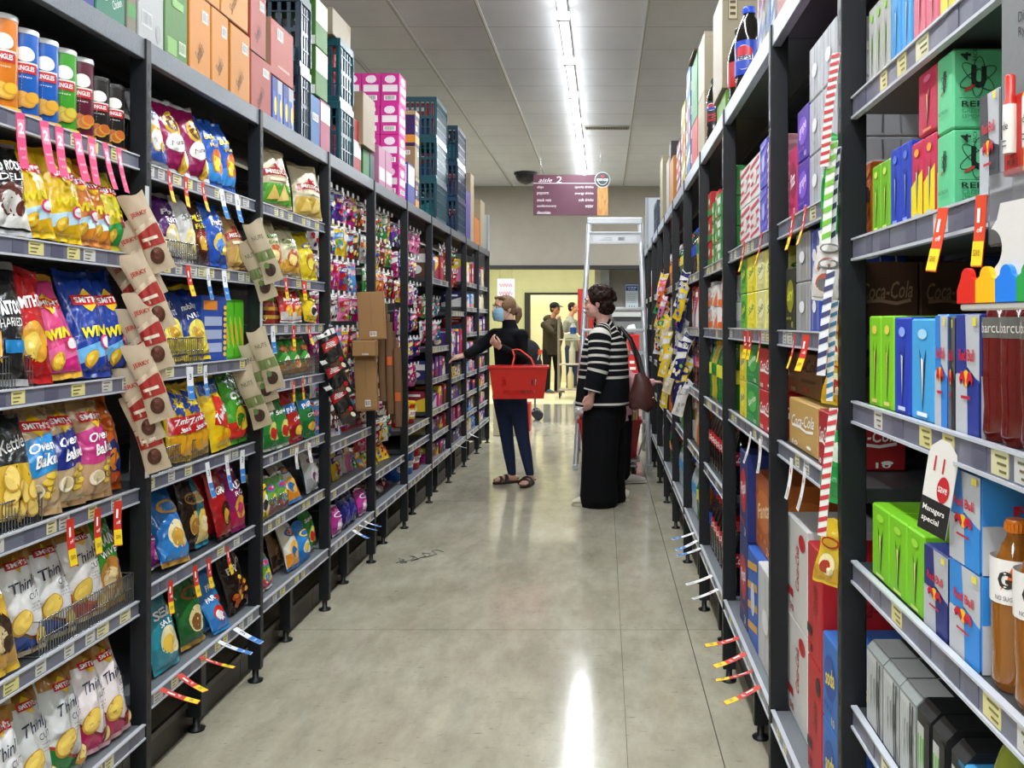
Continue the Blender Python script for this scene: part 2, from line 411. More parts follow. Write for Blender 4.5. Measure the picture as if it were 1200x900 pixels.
# ------------------------------------------------------------------ shelving
def rail_color(): return '8d8ea0'
def make_bay(side, Y0, Y1, shelves, label, near_post=False, bottom=0.30, hooks=None, flip=False):
    """one bay: x = 0 at the aisle face, going back to x = -0.5 (before mirroring), y from 0 to the bay's width"""
    W = Y1 - Y0; s = 1 if side == 'L' else -1
    X = XL if side == 'L' else XR
    root = empty('shelving_bay', (X, Y0 + 0.03, 0)); tag(root, label, 'shelving', 'shelving bays of the ' + ('crisps' if side == 'L' else 'drinks') + ' side')
    def bx(m, x0, x1, y0, y1, z0, z1, c, ch=0.0):   # depths x0 < x1 measured back from the aisle face
        a, b = sorted((-s * x0, -s * x1)); m.box((a, y0, z0), (b, y1, z1), c, ch)
    posts = [(W - 0.03, 0.0299)] + ([(-0.03, 0.0299)] if near_post else [])
    for yy, t in posts:
        m = MB(); bx(m, 0, 0.05, yy, yy + t, 0.05, TOP, '12161b', 0.002)
        for k in range(43):
            z = 0.12 + k * 0.048; bx(m, -0.0006, 0.0, yy + 0.011, yy + 0.019, z, z + 0.022, '08090b')
        p = m.build('upright_post', PAINT, root)
        m = MB(); m.lathe([(0.028, 0.0), (0.03, 0.008), (0.012, 0.014), (0.012, 0.05)], '101214', 12, cx=-s * 0.025, cy=yy + 0.015); m.build('levelling_foot', PAINT, p)
    m = MB(); bx(m, 0.04, 0.09, W / 2 - 0.02, W / 2 + 0.02, 0.05, bottom - 0.045, '14181d', 0.002); p = m.build('support_leg', PAINT, root)
    m = MB(); m.lathe([(0.028, 0.0), (0.03, 0.008), (0.012, 0.014), (0.012, 0.05)], '101214', 12, cx=-s * 0.065, cy=W / 2); m.build('levelling_foot', PAINT, p)
    m = MB(); bx(m, 0.49, 0.51, 0, W - 0.004, 0.05, TOP - 0.05, '15181c')
    for k in range(18):
        z = 0.2 + k * 0.11; bx(m, 0.486, 0.49, 0, W - 0.004, z, z + 0.006, '0b0c0e')
    m.build('back_panel', PAINT, root)
    m = MB(); bx(m, 0.09, 0.105, 0, W - 0.004, 0.0, 0.10, '2b241c'); bx(m, 0.085, 0.09, 0, W - 0.004, 0.085, 0.105, '4a4640'); m.build('plinth', PAINT, root)
    m = MB(); bx(m, 0.005, 0.03, 0.0, W - 0.03, TOP - 0.062, TOP, '666c72' if side == 'L' else 'a9b4c2', 0.002); m.build('top_beam', STEEL, root)
    m = MB(); bx(m, 0.03, 0.5, 0, W - 0.004, TOP - 0.03, TOP - 0.004, '2a2d31'); bx(m, 0.2, 0.23, 0, W - 0.004, TOP - 0.06, TOP - 0.03, '1b1d20'); m.build('top_deck', PAINT, root)
    for i, z in enumerate(shelves + [bottom]):
        last = i == len(shelves); d0 = 0.012 if last else 0.03
        m = MB(); bx(m, d0, 0.486, 0.002, W - 0.032, z - 0.03, z, '3b3f42' if not last else '70757a', 0.002)
        for q in (0.2, 0.36): bx(m, q, q + 0.02, 0.01, W - 0.04, z - 0.04, z - 0.03, '202327')
        sh = m.build('shelf', PAINT, root)
        # ticket rail: a lilac-grey strip with white lips and paper tickets
        m = MB(); f = d0 - 0.008; h = 0.042
        a = 0.018 if not last else 0.022
        bx(m, f, d0, 0.004, W - 0.033, z - 0.036, z + 0.003, '696b7c'); bx(m, f - 0.004, d0, 0.004, W - 0.033, z + 0.000, z + 0.004, 'c0c4cc'); bx(m, f - 0.004, d0, 0.004, W - 0.033, z - 0.040, z - 0.035, 'c0c4cc')
        rr = random.Random(int(z * 1000) + int(Y0 * 77)); y = 0.02
        while y < W - 0.12:
            c = rr.choice(['d9cf8c', 'd8d2a8', '55566a', 'c9c8c4', '5b5c70'])
            wd = rr.uniform(0.035, 0.06); bx(m, f - 0.0012, f, y, y + wd, z - 0.032, z - 0.001, c)
            if c[0] in 'dc':
                for k in range(3):
                    bx(m, f - 0.0018, f - 0.0012, y + 0.005, y + wd * (0.5 + 0.12 * k), z - 0.027 + k * 0.009, z - 0.024 + k * 0.009, '6b6844')
            y += wd + rr.uniform(0.01, 0.09)
        m.build('ticket_rail', PLAS, sh)
    if hooks:
        m = None
        for (y, z) in hooks:
            m = MB(); xa = -s * 0.47; xb = -s * 0.10
            m.tube([(xa, y, z), (xb, y, z), (xb + s * 0.02, y, z + 0.012)], 0.003, 'aeb2b5', 6)
            q = xb + s * 0.022
            m.box((min(q, q + s * 0.002), y - 0.017, z), (max(q, q + s * 0.002), y + 0.017, z + 0.026), 'e8e8e6')
            m.build('peg_hook', PLAS, root)
    return root

LB = [1.816 + 0.9 * k for k in range(11)]           # bay edges
CR = ['first', 'second', 'third', 'fourth', 'fifth', 'sixth', 'seventh', 'eighth', 'ninth', 'tenth']
LSH = [[1.884, 1.594, 1.243, 0.914, 0.585], [1.87, 1.587, 1.261, 0.934, 0.61], [1.875, 1.59, 1.39, 1.152, 0.86, 0.59],
       [0.79, 0.555], [0.50], [0.66, 0.53], [1.75, 1.2, 0.95, 0.7, 0.5], [1.5, 1.1, 0.9, 0.7, 0.5], [1.8, 1.55, 1.3, 1.1, 0.9, 0.7, 0.5], [1.8, 1.55, 1.3, 1.1, 0.9, 0.7, 0.5]]
LBOT = [0.225, 0.298] + [0.30] * 8
HOOKS = {}
def hook_grid(z0, z1, dz, dy, rr):
    out = []; z = z1; r = 0
    while z > z0:
        y = 0.06 + (r % 2) * dy * 0.3
        while y < 0.83: out.append((y, z)); y += dy
        z -= dz; r += 1
    return out
HOOKS[3] = hook_grid(0.98, 2.1, 0.185, 0.105, 0); HOOKS[4] = hook_grid(0.75, 2.1, 0.19, 0.115, 0); HOOKS[5] = hook_grid(0.9, 2.08, 0.20, 0.125, 0)
HOOKS[6] = hook_grid(1.3, 1.6, 0.2, 0.14, 0); HOOKS[7] = hook_grid(1.7, 2.08, 0.2, 0.14, 0)
LLAB = ['with round chip tubes on its top shelf', 'with nut and popcorn bags on five shelves', 'with corn chip bags and seven shelves', 'of hooked lolly packets above two low shelves',
        'of hooked lolly packets above one low shelf', 'of hooked packets above plastic tubs', 'with chocolate packets on five shelves', 'with dark packets on five shelves', 'beside masked shopper with seven thin shelves', 'ending the crisps run at the pale end panel']
LBAY = []
for k in range(10):
    LBAY.append(make_bay('L', LB[k], LB[k + 1], LSH[k], 'black steel shelving bay ' + LLAB[k], near_post=(k == 0), bottom=LBOT[k], hooks=HOOKS.get(k)))
RB = [0.917 + 0.9 * k for k in range(13)]; RB[2] = 2.59
RSH = [[1.836, 1.56, 1.244, 0.933, 0.65], [1.67, 1.376, 1.07], [1.67, 1.376, 1.06], [1.66, 1.37, 1.04, 0.72]] + [[1.66, 1.37, 1.04, 0.72]] * 7
RLAB = ['of energy drink cartons facing the front', 'with gold and red cola cartons', 'with yellow lemon soda cartons', 'with cola bottles behind a red label', 'fifth along the drinks run', 'sixth along the drinks run', 'seventh along the drinks run',
        'eighth along the drinks run', 'ninth along the drinks run', 'tenth along the drinks run', 'ending the drinks run beside the ladder']
for k in range(11):
    make_bay('R', RB[k], RB[k + 1], RSH[k], 'black steel shelving bay ' + RLAB[k], near_post=True if k == 0 else False, bottom=0.32 if k else 0.30)
# pale end panels
for (x0, x1, yy, lab, z1) in ((XL - 0.52, XL - 0.02, LB[10] + 0.05, 'pale grey end panel closing the crisps shelving', 2.66), (XR + 0.03, XR + 0.6, RB[11] + 0.05, 'pale end panel closing the drinks shelving above the ladder side', 2.86)):
    m = MB(); m.box((x0, yy, 0.02), (x1, yy + 0.025, z1), 'b9c0c8', 0.004); m.box((x0 - 0.01, yy - 0.008, 0.02), (x0 + 0.02, yy + 0.033, z1), '9aa1a8', 0.003); m.box((x1 - 0.02, yy - 0.008, 0.02), (x1 + 0.01, yy + 0.033, z1), '9aa1a8', 0.003)
    tag(m.build('end_panel', PAINT), lab, 'panel')
# ------------------------------------------------------------------ goods: prototypes
MESH = {}
def surf_bag(w, h, t, seed, seal=0.055):
    r = random.Random(seed); p = [r.uniform(0, 6.3) for _ in range(8)]; tw = r.uniform(-0.12, 0.12); lump = r.uniform(0.75, 1.0)
    def core(u, v):
        a = min(max((v - seal) / (1 - 2 * seal), 0.0), 1.0)
        f = math.sin(PI * a ** lump) ** 0.6 if 0 < a < 1 else 0.0
        e = (1 - abs(u) ** 2.4) ** 0.7 if abs(u) < 1 else 0.0
        wr = 0.0050 * (math.exp(-a * 7) + math.exp(-(1 - a) * 7)) * math.sin(7.5 * u + p[0] + 3 * a) * (1 - u * u)
        wr += 0.0046 * math.sin(4.2 * u + 5 * v + p[1]) * math.sin(6.5 * v + p[2]) * (1 - u * u) * (1 if 0 < a < 1 else 0.4)
        wr += 0.0030 * math.sin(9 * u - 11 * v + p[3]) * (1 - u * u)
        for q in range(3): wr += 0.0045 * (1 - abs(math.sin((2.2 + q) * u * math.cos(p[q]) + (5 + 2 * q) * v * math.sin(p[q] + 0.8) + p[5 + q]))) ** 5 * (1 - u * u)
        x = u * w / 2 * (1 - 0.075 * f) + 0.004 * math.sin(7 * v + p[4]) * abs(u)
        z = v * h + 0.006 * math.sin(3.0 * u + p[5]) * (1 if v > 0.9 else 0) * (v - 0.9) * 10
        bend = tw * 0.10 * math.sin(PI * v) * u * h * 0.3 + 0.03 * h * (v - 0.5) ** 2
        return x, f * e * t / 2, wr * min(1.0, w / 0.16), z, bend
    def front(u, v, off):
        x, d, wr, z, b = core(u, v); return (x, -d - wr - off + b, z)
    def back(u, v):
        x, d, wr, z, b = core(u, v); return (x, d * 0.8 - wr + b + 0.0006, z)
    return front, back

def bag_mesh(key, w, h, t, base, deco=None, seed=0, nu=20, nv=28, mt=None, sealcol=None):
    """pillow bag with crimped seals, front towards -y, standing on its bottom seal"""
    if key in MESH: return MESH[key]
    mb = MB(); fr, bk = surf_bag(w, h, t, seed or hash_s(key))
    us = [math.sin(PI / 2 * (2 * i / nu - 1)) for i in range(nu + 1)]
    vs = [0, 0.03, 0.055] + [0.055 + 0.89 * j / nv for j in range(1, nv)] + [0.945, 0.97, 1]
    n = len(vs); col = lin(base); sc = lin(sealcol) if sealcol else col
    V = [fr(u, v, 0) for u in us for v in vs]; Fc = []; Cc = []
    for i in range(nu):
        for j in range(n - 1):
            Fc.append((i * n + j, (i + 1) * n + j, (i + 1) * n + j + 1, i * n + j + 1)); Cc.append(sc if (j < 2 or j > n - 4) else col)
    o = len(V); V += [bk(u, v) for u in us for v in vs]
    for i in range(nu):
        for j in range(n - 1):
            Fc.append((o + i * n + j, o + i * n + j + 1, o + (i + 1) * n + j + 1, o + (i + 1) * n + j)); Cc.append(sc if (j < 2 or j > n - 4) else col)
    mb.add(V, Fc, Cc, True)
    if deco: deco(Print(mb, fr, w, h, 0.0012))
    MESH[key] = mb.mesh('bag', mt or FILM); return MESH[key]
def hash_s(s):
    h = 7
    for ch in str(s): h = (h * 31 + ord(ch)) % 99991
    return h + 1

def carton_mesh(key, w, d, h, base, deco=None, ch=0.003, mt=None, top=None, flaps=True, slope=0.0):
    """box; front towards -y, origin at the middle of its base; deco gets printers for front, side near -x, side near +x, top"""
    if key in MESH: return MESH[key]
    mb = MB()
    if slope:
        pr = [(-d / 2, 0), (d / 2, 0), (d / 2, h - slope), (d / 2 - slope, h), (-d / 2 + slope, h), (-d / 2, h - slope)]
        A = [(-w / 2, y, z) for y, z in pr]; Bq = [(w / 2, y, z) for y, z in pr]; n = len(pr)
        mb.add(A + Bq, [(k, n + k, n + (k + 1) % n, (k + 1) % n)[::-1] if False else (k, (k + 1) % n, n + (k + 1) % n, n + k)[::-1] for k in range(n)] + [tuple(range(n))[::-1], tuple(range(n, 2 * n))], base)
    else:
        mb.box((-w / 2, -d / 2, 0), (w / 2, d / 2, h), base, ch)
    hh = h - slope
    fr = Print(mb, lambda u, v, o: (u * w / 2, -d / 2 - o, v * hh), w, hh, 0.0006)
    ln = Print(mb, lambda u, v, o: (-w / 2 - o, -u * d / 2, v * h), d, h, 0.0006)
    rn = Print(mb, lambda u, v, o: (w / 2 + o, u * d / 2, v * h), d, h, 0.0006)
    tp = Print(mb, lambda u, v, o: (u * w / 2, -d / 2 + slope + v * (d - 2 * slope), h + o), w, d - 2 * slope, 0.0006)
    if flaps:
        c = tuple(min(255, int(int(base[i:i + 2], 16) * 0.78)) for i in (0, 2, 4))
        tp.band(0.49, 0.51, c, -0.98, 0.98, 1, 1)
        for q in (ln, rn): q.band(0.90, 0.905, c, -0.97, 0.97, 1, 1)
    if deco: deco(fr, ln, rn, tp)
    MESH[key] = mb.mesh('carton', mt or CARD); return MESH[key]

def barcode(p, u, v, wu, hv, bg='f4f4f0', fg='26241f'):
    p.band(v - hv / 2, v + hv / 2, bg, u - wu / 2, u + wu / 2, 1, 1)
    r = random.Random(int(u * 50 + v * 90)); x = u - wu * 0.42
    o = p.up()
    while x < u + wu * 0.4:
        q = wu * r.uniform(0.015, 0.05); pts = [(x, v - hv * 0.36), (x + q, v - hv * 0.36), (x + q, v + hv * 0.4), (x, v + hv * 0.4)]
        p.mb.add([p.S(a, b, o) for a, b in pts], [(0, 1, 2, 3)], fg); x += q + wu * r.uniform(0.02, 0.05)

def chipshape(p, u, v, r, col='eec23a', rot=0.3, edge='c98f1c'):
    p.ell(u, v, r, r * p.hw / p.h * 0.72, edge, rot); p.ell(u + r * 0.04, v + 0.006, r * 0.88, r * 0.88 * p.hw / p.h * 0.72, col, rot)
    p.ell(u - r * 0.2, v + 0.012, r * 0.4, r * 0.18 * p.hw / p.h, 'f6d766', rot)

# --- crisps bag designs. Each: (w, h, t, base colour, painter)
def smiths_badge(p, u, v, s=1.0, txt="SMITH'S"):
    p.poly([(u, v + 0.10 * s), (u + 0.46 * s, v), (u, v - 0.10 * s), (u - 0.46 * s, v)], 'f2c51e')
    p.band(lambda q: v - 0.042 * s, lambda q: v + 0.042 * s, 'c8171d', u - 0.62 * s, u + 0.62 * s, 8, 1)
    p.text(txt, u, v, 1.08 * s, 0.05 * s, 'ffffff', bold=0.02)
def win(p, v=0.36, c='f3e01c'):
    p.text('WIN', -0.1, v, 1.2, 0.10, c, 0.08, 0.15, 0.05); p.ell(0.45, v - 0.1, 0.3, 0.07, 'd8306c'); p.ell(0.45, v - 0.1, 0.22, 0.05, 'f4f0f0')
def d_smiths(base, low, mid='bfe0f2'):
    def f(p):
        p.band(0.06, lambda u: 0.16 + 0.05 * u, low, -0.97, 0.97); p.band(lambda u: 0.16 + 0.05 * u, lambda u: 0.30 + 0.06 * u, mid, -0.97, 0.97)
        smiths_badge(p, 0, 0.70, 1.15); win(p, 0.40); chipshape(p, -0.35, 0.15, 0.32)
    return f
def d_thinly(low, low2, chip='e9c65c'):
    def f(p):
        p.band(0.04, lambda u: 0.22 - 0.10 * math.sin(2 * u + 1), low, -0.97, 0.97); p.band(lambda u: 0.22 - 0.10 * math.sin(2 * u + 1), lambda u: 0.25 - 0.10 * math.sin(2 * u + 1), low2, -0.97, 0.97)
        p.band(0.80, 0.945, 'a8772c', -0.95, 0.95); smiths_badge(p, 0.05, 0.80, 0.85)
        p.text('Thinly', 0.1, 0.60, 1.35, 0.13, '1b2440', 0.12, 0.35, 0.006); p.text('CUT', 0.35, 0.50, 0.55, 0.055, '1b2440', 0.1)
        for k in range(3): p.text('salt & vinegar'[:6 + 3 * k], 0.35, 0.43 - 0.03 * k, 0.5 + 0.1 * k, 0.014, '5c6470')
        chipshape(p, -0.45, 0.30, 0.42, chip, 0.5, 'b98a2c'); chipshape(p, 0.45, 0.13, 0.34, 'f0d98a', -0.4)
    return f
def d_baked(base2, title, tc='ffffff', pic='e6c64a'):
    def f(p):
        p.band(lambda u: 0.36 + 0.03 * math.sin(3 * u), lambda u: 0.70 + 0.05 * u, base2, -0.97, 0.97, 12, 6)
        smiths_badge(p, 0, 0.80, 1.2); p.text(title[0], -0.1, 0.60, 1.1, 0.09, tc, 0.12, 0.3, 0.02); p.text(title[1], 0.1, 0.48, 1.3, 0.11, tc, 0.12, 0.3, 0.03)
        for k in range(4): p.ell(0.15 * (k % 2), 0.16 + 0.055 * k, 0.28, 0.036, 'b8891e'); p.ell(0.15 * (k % 2), 0.168 + 0.055 * k, 0.27, 0.03, pic)
        p.ell(-0.55, 0.2, 0.3, 0.07, 'e8ddc4'); p.ell(-0.5, 0.21, 0.2, 0.05, 'c9b48c')
    return f
def d_kettle(p):
    p.band(0.06, 0.52, 'd8b02c', -0.97, 0.97, 10, 8); p.text('Kettle', 0, 0.70, 1.4, 0.12, 'f4f4f0', 0.14, 0.3, 0.01)
    for k in range(7): chipshape(p, -0.5 + 0.5 * (k % 3), 0.14 + 0.13 * (k // 3), 0.36, 'f0d070', k * 1.3, 'c2922a')
def d_doritos(p):
    p.text('DORITOS', 0, 0.60, 1.5, 0.12, 'f2f2f0', 0.1, 0, 0.05); p.text('CHARRED', 0.1, 0.48, 1.2, 0.07, 'f2f2f0', 0.1); p.band(0.24, 0.34, '1d78b4', -0.2, 0.7); p.poly([(-0.7, 0.3), (-0.3, 0.42), (-0.35, 0.16)], 'd89a2c')
def d_blob(cols, title=None, tc='ffffff', lines=True):
    def f(p):
        p.band(0.07, 0.30, cols[0], -0.97, 0.97); p.ell(0, 0.34, 0.62, 0.17, cols[1], 0.2); p.ell(-0.1, 0.30, 0.42, 0.11, cols[2], -0.3)
        p.ell(0.3, 0.24, 0.26, 0.07, cols[1], 0.5)
        if title:
            p.text(title[0], 0, 0.68, title[2] if len(title) > 2 else 1.35, 0.11, tc, 0.1, 0.15, 0.03)
            if title[1]: p.text(title[1], 0.05, 0.56, 1.1, 0.07, tc, 0.1, 0.1, 0.01)
        else: p.ell(0, 0.68, 0.7, 0.09, cols[2]); p.ell(0, 0.68, 0.55, 0.06, cols[0])
    return f
def d_twist(p):
    p.ell(0, 0.73, 0.95, 0.2, '1d3f9a', star=9, depth=0.28); p.ell(0, 0.73, 0.55, 0.1, 'f0d628', star=8, depth=0.35)
    p.band(0.33, 0.55, 'cf1f26', -0.95, 0.95); p.text('Zombie', -0.05, 0.49, 1.4, 0.08, 'ffffff', 0.1, 0.2, 0.02); p.text('Snack', 0.1, 0.39, 1.1, 0.07, 'ffffff', 0.1, 0.2, 0.02)
    p.band(0.07, 0.30, 'e7a51c', -0.95, 0.95)
def d_twisties(a='f2c81c'):
    def f(p):
        p.poly([(-0.75, 0.34), (0.55, 0.22), (0.8, 0.62), (-0.3, 0.72)], 'd8281e'); p.text('Twisties', 0.02, 0.47, 1.35, 0.14, 'ffffff', 0.45, 0.2, 0.03)
        p.band(0.74, 0.93, '1e4c9c', -0.95, 0.95); p.text('PARTY', 0, 0.82, 1.2, 0.07, 'f4f4ee')
        for k in range(5): p.ell(-0.5 + 0.25 * k, 0.15 + 0.03 * (k % 2), 0.2, 0.03, 'e89a14', 0.6 * k)
    return f
def d_mission(g):
    def f(p):
        p.band(0.06, 0.36, g, -0.95, 0.95); p.band(lambda u: 0.50 - 0.05 * u * u, lambda u: 0.62 - 0.05 * u * u, 'a3242a', -0.85, 0.85); p.text('MISSION', 0, 0.55, 1.35, 0.07, 'f6efe0', 0, 0, 0.02)
        p.ell(0, 0.66, 0.25, 0.06, 'a3242a'); p.poly([(-0.7, 0.1), (0.0, 0.12), (-0.4, 0.34)], 'e8c56a'); p.poly([(-0.1, 0.08), (0.7, 0.14), (0.3, 0.36)], 'edd07e'); p.band(0.4, 0.45, 'ece2c4', -0.6, 0.6)
    return f
def d_rrd(p):
    p.ell(0.1, 0.62, 0.62, 0.16, 'd2a93a', 0.5); p.ell(0.1, 0.62, 0.45, 0.11, '6b4a1c', 0.5); p.ell(-0.05, 0.36, 0.66, 0.12, 'e4e2de', 0.2); p.text('Natural', -0.05, 0.36, 0.95, 0.06, '55233b', 0.2, 0.2)
    chipshape(p, 0.4, 0.14, 0.45, 'e2b23a', 0.9)
def d_party(a, b):
    def f(p):
        p.band(0.56, 0.72, '1b79c4', -0.95, 0.95); p.text('PARTY', 0, 0.64, 1.6, 0.10, 'ffffff', 0.16, 0, 0.03); p.band(0.08, 0.32, b, -0.95, 0.95); p.text('Chips', 0, 0.42, 1.1, 0.09, 'ffffff', 0.15, 0.3, 0.02); p.ell(0, 0.2, 0.6, 0.09, 'e8b83c')
    return f
def d_popcorn(p):
    p.text('Popcorn', 0, 0.66, 1.6, 0.13, 'f2ead8', 0.25, 0.1, 0.03)
    r = random.Random(4)
    for k in range(26): p.ell(r.uniform(-0.75, 0.75), r.uniform(0.1, 0.5), 0.13, 0.035, r.choice(['c8641c', 'e0982c', 'a8421a', 'efc04a', '7a2c14']), r.uniform(0, 3), 8, 1)

